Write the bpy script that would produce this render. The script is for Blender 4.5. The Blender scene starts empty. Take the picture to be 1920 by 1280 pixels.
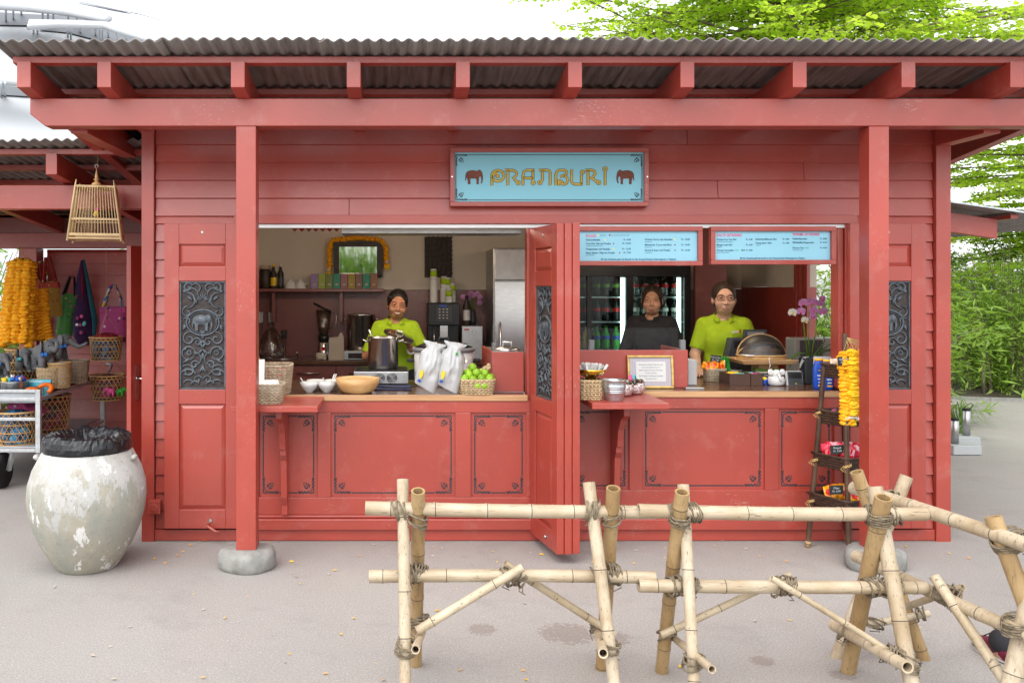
import bpy, bmesh, math, random
import numpy as np
from mathutils import Vector, Matrix, Euler, noise as mnoise
R = math.radians
PI = math.pi
sc = bpy.context.scene
COL = sc.collection
random.seed(7)
# ---------------------------------------------------------------- camera
CY, CZ, F = -5.77, 1.65, 1662.0          # eye position and focal length in photo pixels
cam_d = bpy.data.cameras.new('camera'); cam = bpy.data.objects.new('camera', cam_d); COL.objects.link(cam)
cam.location = (0, CY, CZ); cam.rotation_euler = (R(90), 0, 0)
cam_d.sensor_width = 36; cam_d.lens = F/1920*36
cam_d.shift_x = (960-741)/1920; cam_d.shift_y = -(640-537)/1920
cam_d.clip_start = .05; cam_d.clip_end = 600
sc.camera = cam
# ---------------------------------------------------------------- light
w = bpy.data.worlds.new('World'); sc.world = w; w.use_nodes = True
wn = w.node_tree; wn.nodes.clear()
sky = wn.nodes.new('ShaderNodeTexSky'); sky.sky_type = 'NISHITA'; sky.sun_disc = False
sky.sun_elevation = R(58); sky.sun_rotation = R(205); sky.air_density = 1.0; sky.dust_density = 1.6; sky.ozone_density = .6
hs = wn.nodes.new('ShaderNodeHueSaturation'); hs.inputs['Saturation'].default_value = .16
bg = wn.nodes.new('ShaderNodeBackground'); bg.inputs['Strength'].default_value = .15
wo = wn.nodes.new('ShaderNodeOutputWorld')
wn.links.new(sky.outputs[0], hs.inputs['Color']); wn.links.new(hs.outputs[0], bg.inputs['Color']); wn.links.new(bg.outputs[0], wo.inputs[0])
sun_d = bpy.data.lights.new('sun', 'SUN'); sun_d.energy = .9; sun_d.angle = R(75); sun_d.color = (1, .965, .91)
sun = bpy.data.objects.new('sun', sun_d); COL.objects.link(sun)
sun.rotation_euler = (R(34), 0, R(-22))
sc.view_settings.view_transform = 'Standard'; sc.view_settings.look = 'None'
sc.view_settings.gamma = 1; sc.view_settings.use_curve_mapping = False
sc.view_settings.exposure = 1.42
sc.cycles.use_denoising = True
sc.cycles.max_bounces = 8; sc.cycles.diffuse_bounces = 4; sc.cycles.transparent_max_bounces = 12
sc.cycles.caustics_reflective = False; sc.cycles.caustics_refractive = False
# ---------------------------------------------------------------- helpers
def px(x, y, Y):
    """photo pixel seen at depth Y -> point in the place"""
    d = Y-CY
    return Vector(((x-741)*d/F, Y, CZ-(y-537)*d/F))
def mp(Y): return (Y-CY)/F               # metres per photo pixel at depth Y
ORG = {}
class MB:
    def __init__(s, T=None): s.v = []; s.f = []; s.mi = []; s.sm = []; s.T = T
    def add(s, vs, fs, mi=0, sm=False):
        o = len(s.v)
        if s.T is not None: vs = [s.T @ Vector(v) for v in vs]
        s.v += [tuple(v) for v in vs]
        for f in fs: s.f.append(tuple(i+o for i in f)); s.mi.append(mi); s.sm.append(sm)
        return s
    def box(s, x0, x1, y0, y1, z0, z1, mi=0):
        return s.add([(x0,y0,z0),(x1,y0,z0),(x1,y1,z0),(x0,y1,z0),(x0,y0,z1),(x1,y0,z1),(x1,y1,z1),(x0,y1,z1)],
              [(0,3,2,1),(4,5,6,7),(0,1,5,4),(1,2,6,5),(2,3,7,6),(3,0,4,7)], mi)
    def hexa(s, p, mi=0):    # 8 corners: bottom 4 ccw, top 4 ccw
        return s.add(p, [(0,3,2,1),(4,5,6,7),(0,1,5,4),(1,2,6,5),(2,3,7,6),(3,0,4,7)], mi)
    def bar(s, a, b, w, h, mi=0, up=(0,0,1)):
        a = Vector(a); b = Vector(b); d = (b-a).normalized(); u = Vector(up)
        if abs(d.dot(u)) > .98: u = Vector((0,1,0))
        sd = d.cross(u).normalized(); u = sd.cross(d).normalized()
        q = [-sd*w/2-u*h/2, sd*w/2-u*h/2, sd*w/2+u*h/2, -sd*w/2+u*h/2]
        return s.add([a+k for k in q]+[b+k for k in q], [(0,3,2,1),(4,5,6,7),(0,1,5,4),(1,2,6,5),(2,3,7,6),(3,0,4,7)], mi)
    def tube(s, pts, rad, n=8, mi=0, sm=True, cap=True, flat=1.0, closed=False):
        pts = [Vector(p) for p in pts]; m = len(pts)
        if not hasattr(rad, '__len__'): rad = [rad]*m
        vs = []; fs = []; U = None
        for i, p in enumerate(pts):
            if closed: d = pts[(i+1) % m]-pts[i-1]
            else: d = pts[min(i+1, m-1)]-pts[max(i-1, 0)]
            if d.length < 1e-9: d = Vector((0,0,1))
            d.normalize()
            if U is None:
                U = d.orthogonal().normalized() if abs(d.z) > .9 else d.cross(Vector((0,0,1))).normalized()
            U = (U-d*U.dot(d))
            U = U.normalized() if U.length > 1e-6 else d.orthogonal().normalized()
            V = d.cross(U)
            for k in range(n):
                a = 2*PI*k/n
                vs.append(p+(U*math.cos(a)+V*math.sin(a)*flat)*rad[i])
        L = m if closed else m-1
        for i in range(L):
            j = (i+1) % m
            for k in range(n):
                fs.append((i*n+k, i*n+(k+1) % n, j*n+(k+1) % n, j*n+k))
        s.add(vs, fs, mi, sm)
        if cap and not closed:
            o = len(s.v)-m*n
            s.f.append(tuple(o+k for k in reversed(range(n)))); s.mi.append(mi); s.sm.append(False)
            s.f.append(tuple(o+(m-1)*n+k for k in range(n))); s.mi.append(mi); s.sm.append(False)
        return s
    def lathe(s, prof, c=(0,0,0), n=24, mi=0, sm=True, sx=1, sy=1, cap=True, warp=None):
        c = Vector(c); vs = []; fs = []
        for i, (r, z) in enumerate(prof):
            for k in range(n):
                a = 2*PI*k/n; rr = r if warp is None else r*warp(a, z)
                vs.append(c+Vector((rr*math.cos(a)*sx, rr*math.sin(a)*sy, z)))
        for i in range(len(prof)-1):
            for k in range(n):
                fs.append((i*n+k, i*n+(k+1) % n, (i+1)*n+(k+1) % n, (i+1)*n+k))
        if cap:
            if prof[0][0] > 1e-5: fs.append(tuple(reversed(range(n))))
            if prof[-1][0] > 1e-5: fs.append(tuple((len(prof)-1)*n+k for k in range(n)))
        return s.add(vs, fs, mi, sm)
    def ball(s, c, r, nu=12, nv=8, mi=0, rot=None, sm=True):
        if not hasattr(r, '__len__'): r = (r, r, r)
        c = Vector(c); vs = [(0,0,-1)]; fs = []
        for i in range(1, nv):
            t = -PI/2+PI*i/nv
            for k in range(nu):
                a = 2*PI*k/nu; vs.append((math.cos(t)*math.cos(a), math.cos(t)*math.sin(a), math.sin(t)))
        vs.append((0,0,1)); L = len(vs)-1
        for k in range(nu): fs.append((0, 1+(k+1) % nu, 1+k)); fs.append((L, L-nu+k, L-nu+(k+1) % nu))
        for i in range(nv-2):
            for k in range(nu): fs.append((1+i*nu+k, 1+i*nu+(k+1) % nu, 1+(i+1)*nu+(k+1) % nu, 1+(i+1)*nu+k))
        out = []
        for v in vs:
            q = Vector((v[0]*r[0], v[1]*r[1], v[2]*r[2]))
            if rot is not None: q = rot @ q
            out.append(c+q)
        return s.add(out, fs, mi, sm)
    def prism(s, poly, y0, y1, mi=0):     # poly in (x, z), extruded along y (y0 front, y1 back)
        n = len(poly); ar = sum(poly[i][0]*poly[(i+1) % n][1]-poly[(i+1) % n][0]*poly[i][1] for i in range(n))
        if ar < 0: poly = poly[::-1]
        vs = [(x, y0, z) for x, z in poly]+[(x, y1, z) for x, z in poly]
        fs = [tuple(range(n)), tuple(n+i for i in reversed(range(n)))]
        fs += [(i, n+i, n+(i+1) % n, (i+1) % n) for i in range(n)]
        return s.add(vs, fs, mi)
    def ribbon(s, pts, wd, y0, y1, mi=0, closed=False):   # flat painted stroke in the xz plane with a little thickness
        P = [Vector((p[0], p[1])) for p in pts]; m = len(P)
        if not hasattr(wd, '__len__'): wd = [wd]*m
        L = []; Rr = []
        for i in range(m):
            if closed: d = P[(i+1) % m]-P[i-1]
            else: d = P[min(i+1, m-1)]-P[max(i-1, 0)]
            d = d.normalized() if d.length > 1e-9 else Vector((1, 0))
            nn = Vector((-d.y, d.x))*wd[i]/2
            L.append(P[i]+nn); Rr.append(P[i]-nn)
        vs = [(p.x, y0, p.y) for p in L]+[(p.x, y0, p.y) for p in Rr]+[(p.x, y1, p.y) for p in L]+[(p.x, y1, p.y) for p in Rr]
        fs = []
        for i in range(m if closed else m-1):
            j = (i+1) % m
            fs += [(i, m+i, m+j, j), (i, j, 2*m+j, 2*m+i), (m+i, 3*m+i, 3*m+j, m+j)]
        if not closed: fs += [(0, 2*m, 3*m, m), (m-1, 2*m-1, 4*m-1, 3*m-1)]
        return s.add(vs, fs, mi)
    def text(s, txt, size, pos, mi=0, align='LEFT', ext=.0006, sx=1.0, bold=0.0):
        cu = bpy.data.curves.new('lettering', 'FONT'); cu.body = txt; cu.size = size; cu.extrude = ext; cu.align_x = align; cu.offset = bold
        cu.resolution_u = 2
        o = bpy.data.objects.new('lettering', cu); me = o.to_mesh()
        p = Vector(pos); vs = [(p.x+v.co.x*sx, p.y-v.co.z, p.z+v.co.y) for v in me.vertices]
        fs = [tuple(f.vertices) for f in me.polygons]
        o.to_mesh_clear(); bpy.data.objects.remove(o); bpy.data.curves.remove(cu)
        return s.add(vs, fs, mi)
    def build(s, name, mat, parent=None, org=None, bev=0, label=None, cat=None, group=None, kind=None, seg=2, autosm=False):
        if parent is not None: o0 = ORG[parent.name]
        elif org is not None: o0 = Vector(org)
        else:
            A = np.array(s.v); lo = A.min(0); hi = A.max(0); o0 = Vector(((lo[0]+hi[0])/2, (lo[1]+hi[1])/2, lo[2]))
        me = bpy.data.meshes.new(name)
        A = np.array(s.v, dtype=float)-np.array(o0)
        me.from_pydata(A.tolist(), [], s.f)
        for m_ in (mat if isinstance(mat, (list, tuple)) else [mat]): me.materials.append(MT[m_] if isinstance(m_, str) else m_)
        me.polygons.foreach_set('material_index', s.mi); me.polygons.foreach_set('use_smooth', s.sm); me.update()
        o = bpy.data.objects.new(name, me); COL.objects.link(o)
        ORG[o.name] = o0
        if parent is not None: o.parent = parent
        else: o.location = o0
        if bev:
            b = o.modifiers.new('bevel', 'BEVEL'); b.width = bev; b.segments = seg; b.limit_method = 'ANGLE'; b.angle_limit = R(40)
        return tag(o, label, cat, group, kind)
def tag(o, label=None, cat=None, group=None, kind=None):
    if label: o['label'] = label
    if cat: o['category'] = cat
    if group: o['group'] = group
    if kind: o['kind'] = kind
    return o
def thing(name, label, cat, loc, group=None):
    o = bpy.data.objects.new(name, None); COL.objects.link(o); o.empty_display_size = .1
    o.location = loc; ORG[o.name] = Vector(loc)
    return tag(o, label, cat, group)
def copy_tree(o, loc=None, rotz=None, label=None, parent=None, scale=None, mats=None):
    c = o.copy(); COL.objects.link(c); c.parent = parent; ORG[c.name] = ORG[o.name].copy()
    if loc is not None: c.location = loc
    if rotz is not None: c.rotation_euler.z = rotz
    if scale is not None: c.scale = (scale,)*3 if not hasattr(scale, '__len__') else scale
    if label: c['label'] = label
    for ch in list(o.children): copy_tree(ch, parent=c)
    return c
def arc(cx, cz, r, a0, a1, n=12):
    return [(cx+r*math.cos(R(a0+(a1-a0)*i/n)), cz+r*math.sin(R(a0+(a1-a0)*i/n))) for i in range(n+1)]
def spiral(cx, cz, r0, r1, a0, a1, n=22):
    return [(cx+(r0+(r1-r0)*i/n)*math.cos(R(a0+(a1-a0)*i/n)), cz+(r0+(r1-r0)*i/n)*math.sin(R(a0+(a1-a0)*i/n))) for i in range(n+1)]
# ---------------------------------------------------------------- materials
MT = {}
def nt_new(name):
    m = bpy.data.materials.new(name); m.use_nodes = True; nt = m.node_tree; MT[name] = m
    return m, nt, nt.nodes['Principled BSDF']
def nd(nt, t, **kw):
    n = nt.nodes.new(t)
    for k, v in kw.items():
        if k in n.inputs: n.inputs[k].default_value = v
        else: setattr(n, k, v)
    return n
def coords(nt, scale=(1,1,1), kind='Object'):
    tc = nd(nt, 'ShaderNodeTexCoord'); mpn = nd(nt, 'ShaderNodeMapping'); mpn.inputs['Scale'].default_value = scale
    nt.links.new(tc.outputs[kind], mpn.inputs['Vector']); return mpn.outputs[0]
def noise(nt, vec, scale, detail=4, rough=.55):
    n = nd(nt, 'ShaderNodeTexNoise', Scale=scale, Detail=detail, Roughness=rough); nt.links.new(vec, n.inputs['Vector']); return n.outputs['Fac']
def ramp(nt, fac, lo, hi, a=0.0, b=1.0):
    n = nd(nt, 'ShaderNodeMapRange'); n.inputs[1].default_value = lo; n.inputs[2].default_value = hi; n.inputs[3].default_value = a; n.inputs[4].default_value = b
    nt.links.new(fac, n.inputs[0]); return n.outputs[0]
def mix(nt, fac, a, b, mode='MIX'):
    n = nd(nt, 'ShaderNodeMix', data_type='RGBA', blend_type=mode)
    for i, q in ((0, fac), (6, a), (7, b)):
        if isinstance(q, (int, float)): n.inputs[i].default_value = q
        elif isinstance(q, (tuple, list)): n.inputs[i].default_value = (*q[:3], 1)
        else: nt.links.new(q, n.inputs[i])
    return n.outputs[2]
def math_(nt, op, a, b=0.0):
    n = nd(nt, 'ShaderNodeMath', operation=op)
    for i, q in ((0, a), (1, b)):
        if isinstance(q, (int, float)): n.inputs[i].default_value = q
        else: nt.links.new(q, n.inputs[i])
    return n.outputs[0]
def bump(nt, bs, h, st=.2, dist=.01):
    n = nd(nt, 'ShaderNodeBump', Strength=st, Distance=dist); nt.links.new(h, n.inputs['Height']); nt.links.new(n.outputs[0], bs.inputs['Normal'])
def M(name, col, rough=.5, metal=0, var=.12, vs=6, bmp=0, bsc=80, stretch=(1,1,1), rnd=0, spec=.5, coat=0, trans=0, emit=None, est=1, ior=1.45, sss=0, col2=None, dist=.004):
    m, nt, bs = nt_new(name)
    v = coords(nt, stretch)
    c2 = col2 or tuple(min(1, c*(1+var)) for c in col); c1 = col if col2 else tuple(c*(1-var) for c in col)
    f = ramp(nt, noise(nt, v, vs), .3, .7)
    c = mix(nt, f, c1, c2)
    if rnd:
        oi = nd(nt, 'ShaderNodeObjectInfo'); k = ramp(nt, oi.outputs['Random'], 0, 1, 1-rnd, 1+rnd)
        cc = nd(nt, 'ShaderNodeCombineColor')
        for i in range(3): nt.links.new(k, cc.inputs[i])
        c = mix(nt, 1.0, c, cc.outputs[0], 'MULTIPLY')
    nt.links.new(c, bs.inputs['Base Color'])
    bs.inputs['Metallic'].default_value = metal; bs.inputs['IOR'].default_value = ior; bs.inputs['Specular IOR Level'].default_value = spec
    nt.links.new(ramp(nt, noise(nt, v, vs*2.7), .25, .75, max(.02, rough*.82), min(1, rough*1.18)), bs.inputs['Roughness'])
    if coat: bs.inputs['Coat Weight'].default_value = coat; bs.inputs['Coat Roughness'].default_value = .12
    if trans: bs.inputs['Transmission Weight'].default_value = trans
    if sss: bs.inputs['Subsurface Weight'].default_value = sss; bs.inputs['Subsurface Radius'].default_value = (.012, .005, .003)
    if emit: bs.inputs['Emission Color'].default_value = (*emit, 1); bs.inputs['Emission Strength'].default_value = est
    if bmp: bump(nt, bs, noise(nt, v, bsc, 5, .6), bmp, dist)
    return m
def red_paint(name, col, stretch, chip=.685):
    m, nt, bs = nt_new(name)
    v = coords(nt, (1,1,1)); g = coords(nt, stretch)
    oi = nd(nt, 'ShaderNodeObjectInfo')
    n1 = noise(nt, v, 1.7, 3); n2 = noise(nt, g, 9, 6, .65)
    c = mix(nt, ramp(nt, n1, .3, .7), tuple(k*.84 for k in col), tuple(min(1, k*1.12) for k in col))
    c = mix(nt, ramp(nt, n2, .35, .75, 0, .20), c, (col[0]*1.15, col[1]*1.7, col[2]*1.8))
    k = ramp(nt, oi.outputs['Random'], 0, 1, .93, 1.06)
    cc = nd(nt, 'ShaderNodeCombineColor')
    for i in range(3): nt.links.new(k, cc.inputs[i])
    c = mix(nt, 1.0, c, cc.outputs[0], 'MULTIPLY')
    dirt = noise(nt, v, 5.5, 8, .7)                         # scuffs and pale chips with a shape of their own
    c = mix(nt, ramp(nt, dirt, .55, .74, 0, .20), c, (.52, .30, .26))
    ch = math_(nt, 'ADD', noise(nt, g, 30, 3, .5), ramp(nt, noise(nt, v, 2.6, 4), .45, .70, -.10, .05))
    c = mix(nt, ramp(nt, ch, chip, chip+.012, 0, .7), c, (.62, .42, .34))
    nt.links.new(c, bs.inputs['Base Color'])
    nt.links.new(ramp(nt, n2, .2, .8, .28, .44), bs.inputs['Roughness'])
    bs.inputs['Specular IOR Level'].default_value = .8
    bump(nt, bs, n2, .10, .004)
RED = (.358, .047, .031)
red_paint('red', RED, (1.2, 12, 12)); red_paint('red_v', RED, (12, 12, 1.2)); red_paint('red_y', RED, (12, 1.2, 12))
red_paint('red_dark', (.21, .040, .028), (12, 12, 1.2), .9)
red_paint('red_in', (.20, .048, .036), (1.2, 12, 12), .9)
M('dark_paint', (.028, .034, .042), .55, var=.25, vs=30)
M('iron', (.085, .102, .118), .42, .25, var=.35, vs=25, bmp=.25, bsc=160, rnd=.08)
M('iron_back', (.045, .035, .033), .7, var=.4, vs=40)
M('steel', (.62, .61, .60), .22, 1, var=.08, vs=14, stretch=(1,1,9))
M('steel_dull', (.46, .46, .46), .38, 1, var=.12, vs=10, bmp=.06)
M('galv', (.52, .55, .57), .36, .85, var=.2, vs=26)
M('galv_rail', (.50, .52, .53), .42, .6, var=.15, vs=26)
M('white_metal', (.70, .70, .69), .4, 0, var=.06)
M('porcelain', (.68, .69, .68), .12, 0, var=.02, coat=.4)
M('white_cloth', (.78, .78, .77), .8, var=.05, bmp=.3, bsc=40)
M('plastic_white', (.47, .475, .475), .38, var=.06, vs=3, bmp=.15, bsc=18, dist=.02)
M('black', (.012, .012, .013), .35, var=.3)
M('black_matte', (.018, .018, .019), .75, var=.3)
M('dark_grey', (.045, .05, .056), .45, var=.2)
M('grey', (.20, .21, .22), .45, var=.12)
M('counter_wood', (.085, .040, .024), .26, var=.3, vs=5, stretch=(1, 14, 14), col2=(.13, .062, .036), bmp=.05, coat=.25)
M('counter_edge', (.40, .21, .10), .4, stretch=(1, 14, 14), col2=(.56, .33, .17), vs=4)
M('wood', (.42, .23, .10), .5, stretch=(1, 14, 14), col2=(.62, .40, .21), vs=4, bmp=.08)
M('turned_wood', (.50, .27, .10), .42, col2=(.68, .44, .20), vs=7, stretch=(1, 1, 3), bmp=.08)
M('dark_wood', (.030, .018, .013), .5, var=.4, vs=20, bmp=.2)
M('brown_box', (.075, .038, .026), .5, var=.1)
M('kraft', (.46, .40, .33), .85, var=.06)
M('paper', (.66, .65, .63), .75, var=.03)
M('cream_wall', (.64, .58, .49), .7, var=.05, vs=2)
M('cream_trim', (.66, .60, .50), .5, var=.05)
M('wicker', (.42, .29, .15), .6, rnd=.06, vs=30, col2=(.62, .47, .29), bmp=.2, bsc=200)
M('wicker_grey', (.34, .27, .18), .65, vs=30, col2=(.52, .43, .31), bmp=.2, bsc=200)
M('cane', (.45, .26, .09), .5, vs=30, col2=(.63, .41, .18))
M('cage_bamboo', (.50, .35, .17), .55, vs=14, col2=(.66, .50, .28), stretch=(1, 1, .3))
M('rope', (.11, .085, .055), .9, vs=60, col2=(.27, .215, .145), bmp=.6, bsc=220)
M('jute', (.42, .27, .09), .9, vs=60, col2=(.58, .40, .17), bmp=.5, bsc=200)
M('marigold', (.88, .36, .008), .7, vs=40, col2=(.95, .52, .014), rnd=.05)
M('marigold_yellow', (.80, .50, .012), .7, vs=40, col2=(.92, .62, .02), rnd=.05)
M('leaf_small', (.11, .22, .02), .5, var=.3, vs=30)
M('lime', (.17, .36, .012), .32, rnd=.2, vs=12, col2=(.30, .50, .03), bmp=.12, bsc=180)
M('chili', (.50, .008, .008), .2, var=.3, vs=30)
M('ginger', (.52, .38, .22), .8, var=.2, vs=30, bmp=.4)
M('gold', (.72, .42, .06), .25, 1, var=.15, vs=20)
M('gilt', (.55, .36, .12), .38, .7, var=.3, vs=30)
M('silver_foil', (.80, .74, .74), .22, .9, var=.1, vs=60, bmp=.9, bsc=55, dist=.02)
M('lime_shirt', (.36, .53, .014), .85, var=.06, vs=7, bmp=.3, bsc=9, dist=.03)
M('jacket', (.022, .020, .024), .8, var=.2, bmp=.25, bsc=12, dist=.02)
M('jacket_blue', (.02, .03, .085), .8, var=.2)
M('trousers', (.02, .02, .025), .85, var=.2)
M('skin_tan', (.47, .225, .125), .5, var=.06, vs=12, sss=.12)
M('skin_mid', (.56, .30, .19), .5, var=.06, vs=12, sss=.12)
M('skin_pale', (.64, .39, .28), .5, var=.06, vs=12, sss=.12)
M('lips', (.40, .12, .10), .4, var=.1)
M('teeth', (.82, .80, .74), .25, var=.02)
M('eye_white', (.70, .69, .66), .2, var=.02)
M('hair_black', (.014, .010, .009), .42, var=.3, vs=90, stretch=(1,1,.15), bmp=.5, bsc=150)
M('hair_brown', (.034, .019, .012), .5, var=.35, vs=90, stretch=(1,1,.15), bmp=.5, bsc=150)
M('plush', (.15, .153, .16), .95, var=.14, vs=25, bmp=.5, bsc=300)
M('plush_pale', (.30, .30, .31), .95, var=.1, bmp=.4, bsc=300)
M('lamp_glow', (.8, .75, .65), .5, emit=(1, .85, .65), est=3)
M('turquoise', (.10, .50, .50), .5)
M('blue_bow', (.03, .16, .50), .6, var=.15)
M('bag_plastic', (.010, .011, .013), .20, var=.2, vs=5, bmp=.35, bsc=14, dist=.02)
M('stone', (.19, .19, .178), .9, vs=14, col2=(.31, .305, .285), bmp=.7, bsc=60)
M('granite', (.32, .34, .35), .7, vs=120, col2=(.50, .52, .52), bmp=.1)
M('soil', (.06, .045, .03), .95, var=.4, vs=6, bmp=.8, bsc=30, dist=.03)
M('bark', (.10, .075, .055), .9, vs=10, col2=(.19, .15, .11), stretch=(3, 3, .6), bmp=.6, bsc=20)
M('rubber', (.015, .015, .016), .75, var=.2)
M('tray_metal', (.46, .49, .52), .45, .5, var=.15)
M('sign_blue', (.235, .565, .68), .42, var=.03, vs=2)
M('menu_blue', (.27, .56, .70), .38, var=.02)
M('menu_ink', (.02, .11, .17), .6, var=.1)
M('menu_pink', (.68, .03, .14), .6, var=.1)
M('menu_green', (.02, .50, .20), .6); M('menu_yellow', (.80, .76, .05), .6); M('menu_maroon', (.22, .01, .03), .6)
M('sign_gold', (.52, .36, .035), .45, var=.12, vs=30)
M('elephant_red', (.17, .045, .025), .6, var=.2, vs=40)
M('blackboard', (.022, .027, .030), .6); M('chalk', (.62, .63, .62), .8)
M('orange', (.75, .16, .012), .35, var=.15, vs=10)
M('yellow', (.80, .55, .02), .4, var=.1)
M('pink', (.75, .10, .32), .6, var=.2, vs=30); M('green', (.03, .32, .03), .5, var=.2); M('blue', (.012, .07, .42), .35, var=.1)
M('purple', (.055, .02, .085), .85, var=.3, vs=6, bmp=.3, bsc=30); M('teal_cloth', (.01, .10, .13), .85, var=.2)
M('red_cloth', (.24, .012, .022), .85, var=.3)
M('sky_card', (.06, .42, .55), .4, var=.3, vs=6)
def multi(name, cols, scale, rough=.8, kind='VORONOI', stretch=(1,1,1), rings=True):
    """printed or packed things of many colours: one random colour per cell"""
    m, nt, bs = nt_new(name); v = coords(nt, stretch)
    vo = nd(nt, 'ShaderNodeTexVoronoi', Scale=scale); nt.links.new(v, vo.inputs['Vector'])
    sp = nd(nt, 'ShaderNodeSeparateColor'); nt.links.new(vo.outputs['Color'], sp.inputs[0])
    cr = nd(nt, 'ShaderNodeValToRGB'); cr.color_ramp.interpolation = 'CONSTANT'
    el = cr.color_ramp.elements
    while len(el) < len(cols): el.new(.5)
    for i, c in enumerate(cols): el[i].position = i/len(cols); el[i].color = (*c, 1)
    nt.links.new(sp.outputs[0], cr.inputs[0]); c = cr.outputs[0]
    if rings: c = mix(nt, ramp(nt, vo.outputs['Distance'], .25, .3), c, mix(nt, .5, cols[0], cols[-1]))
    nt.links.new(c, bs.inputs['Base Color']); bs.inputs['Roughness'].default_value = rough
    bump(nt, bs, vo.outputs['Distance'], .3, .004)
multi('print_red', [(.42,.03,.02), (.55,.33,.03), (.10,.02,.02), (.60,.45,.25), (.30,.05,.03)], 22)
multi('print_gold', [(.45,.28,.03), (.38,.05,.02), (.50,.36,.10), (.20,.10,.02)], 26)
multi('print_green', [(.05,.22,.03), (.02,.08,.06), (.30,.40,.05), (.35,.05,.20), (.03,.12,.03)], 22)
multi('print_pink', [(.60,.02,.20), (.05,.03,.07), (.65,.50,.55), (.45,.01,.10), (.10,.07,.13)], 20)
multi('toys', [(.02,.12,.55), (.75,.60,.03), (.55,.02,.03), (.03,.30,.50), (.70,.70,.68)], 28, .35, rings=False)
multi('blue_stuff', [(.02,.18,.40), (.01,.08,.22), (.05,.30,.50), (.01,.03,.08)], 24, .5, rings=False)
multi('mixed_stuff', [(.20,.02,.03), (.03,.02,.03), (.35,.05,.15), (.10,.05,.02), (.05,.03,.10)], 26, .6, rings=False)
multi('candy_red', [(.62,.01,.03), (.70,.05,.10), (.45,.01,.02), (.75,.35,.40)], 36, .18, rings=False)
multi('candy_orange', [(.80,.17,.01), (.85,.35,.02), (.75,.08,.01), (.80,.55,.30)], 40, .2, rings=False)
multi('candy_yellow', [(.80,.40,.01), (.80,.30,.01), (.65,.03,.02), (.85,.50,.02)], 24, .2, rings=False)
multi('beige_pack', [(.55,.38,.25), (.65,.50,.38), (.45,.25,.14), (.70,.62,.55)], 40, .25, rings=False)
multi('jars_pods', [(.012,.02,.016), (.02,.035,.03), (.40,.16,.08), (.01,.012,.012)], 60, .3, rings=False)
def glassy(name, col=(1,1,1), rough=.02, alpha=.14):
    m, nt, bs = nt_new(name); out = nt.nodes['Material Output']
    tr = nd(nt, 'ShaderNodeBsdfTransparent'); tr.inputs[0].default_value = (*col, 1)
    gl = nd(nt, 'ShaderNodeBsdfGlossy', Roughness=rough); fr = nd(nt, 'ShaderNodeFresnel', IOR=1.45)
    a = math_(nt, 'ADD', math_(nt, 'MULTIPLY', fr.outputs[0], .55), alpha); ms = nd(nt, 'ShaderNodeMixShader')
    nt.links.new(a, ms.inputs[0]); nt.links.new(tr.outputs[0], ms.inputs[1]); nt.links.new(gl.outputs[0], ms.inputs[2]); nt.links.new(ms.outputs[0], out.inputs[0])
glassy('glass', (.93, .96, .98), .02, .0); glassy('clear_plastic', (.88, .88, .86), .12, .10); glassy('mesh_net', (.30, .30, .31), .5, .06)
glassy('fridge_glass', (.80, .88, .86), .03, .0)
def leafmat(name, c1, c2, tcol, tw=.45, vs=1.2):
    m, nt, bs = nt_new(name); out = nt.nodes['Material Output']
    v = coords(nt); gi = nd(nt, 'ShaderNodeNewGeometry')
    f = math_(nt, 'ADD', math_(nt, 'MULTIPLY', gi.outputs['Random Per Island'], .6), math_(nt, 'MULTIPLY', noise(nt, v, vs, 2), .4))
    c = mix(nt, f, c1, c2); nt.links.new(c, bs.inputs['Base Color']); bs.inputs['Roughness'].default_value = .45
    t = nd(nt, 'ShaderNodeBsdfTranslucent'); nt.links.new(mix(nt, 1.0, c, tcol, 'MULTIPLY'), t.inputs[0])
    ms = nd(nt, 'ShaderNodeMixShader'); ms.inputs[0].default_value = tw
    nt.links.new(bs.outputs[0], ms.inputs[1]); nt.links.new(t.outputs[0], ms.inputs[2]); nt.links.new(ms.outputs[0], out.inputs[0])
leafmat('leaf_tree', (.26, .41, .03), (.47, .59, .075), (1.7, 1.68, 1.2), .66)
leafmat('leaf_bamboo', (.10, .21, .022), (.25, .37, .05), (1.9, 1.8, 1.2), .4)
leafmat('leaf_dark', (.025, .085, .012), (.07, .16, .02), (1.5, 1.6, 1), .3)
leafmat('grass', (.07, .16, .02), (.17, .28, .05), (1.5, 1.5, 1), .35)
leafmat('petal_pink', (.55, .22, .50), (.70, .40, .66), (1.3, 1.2, 1.3), .3)
leafmat('petal_white', (.72, .72, .66), (.80, .80, .74), (1, 1, 1), .3)
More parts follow.
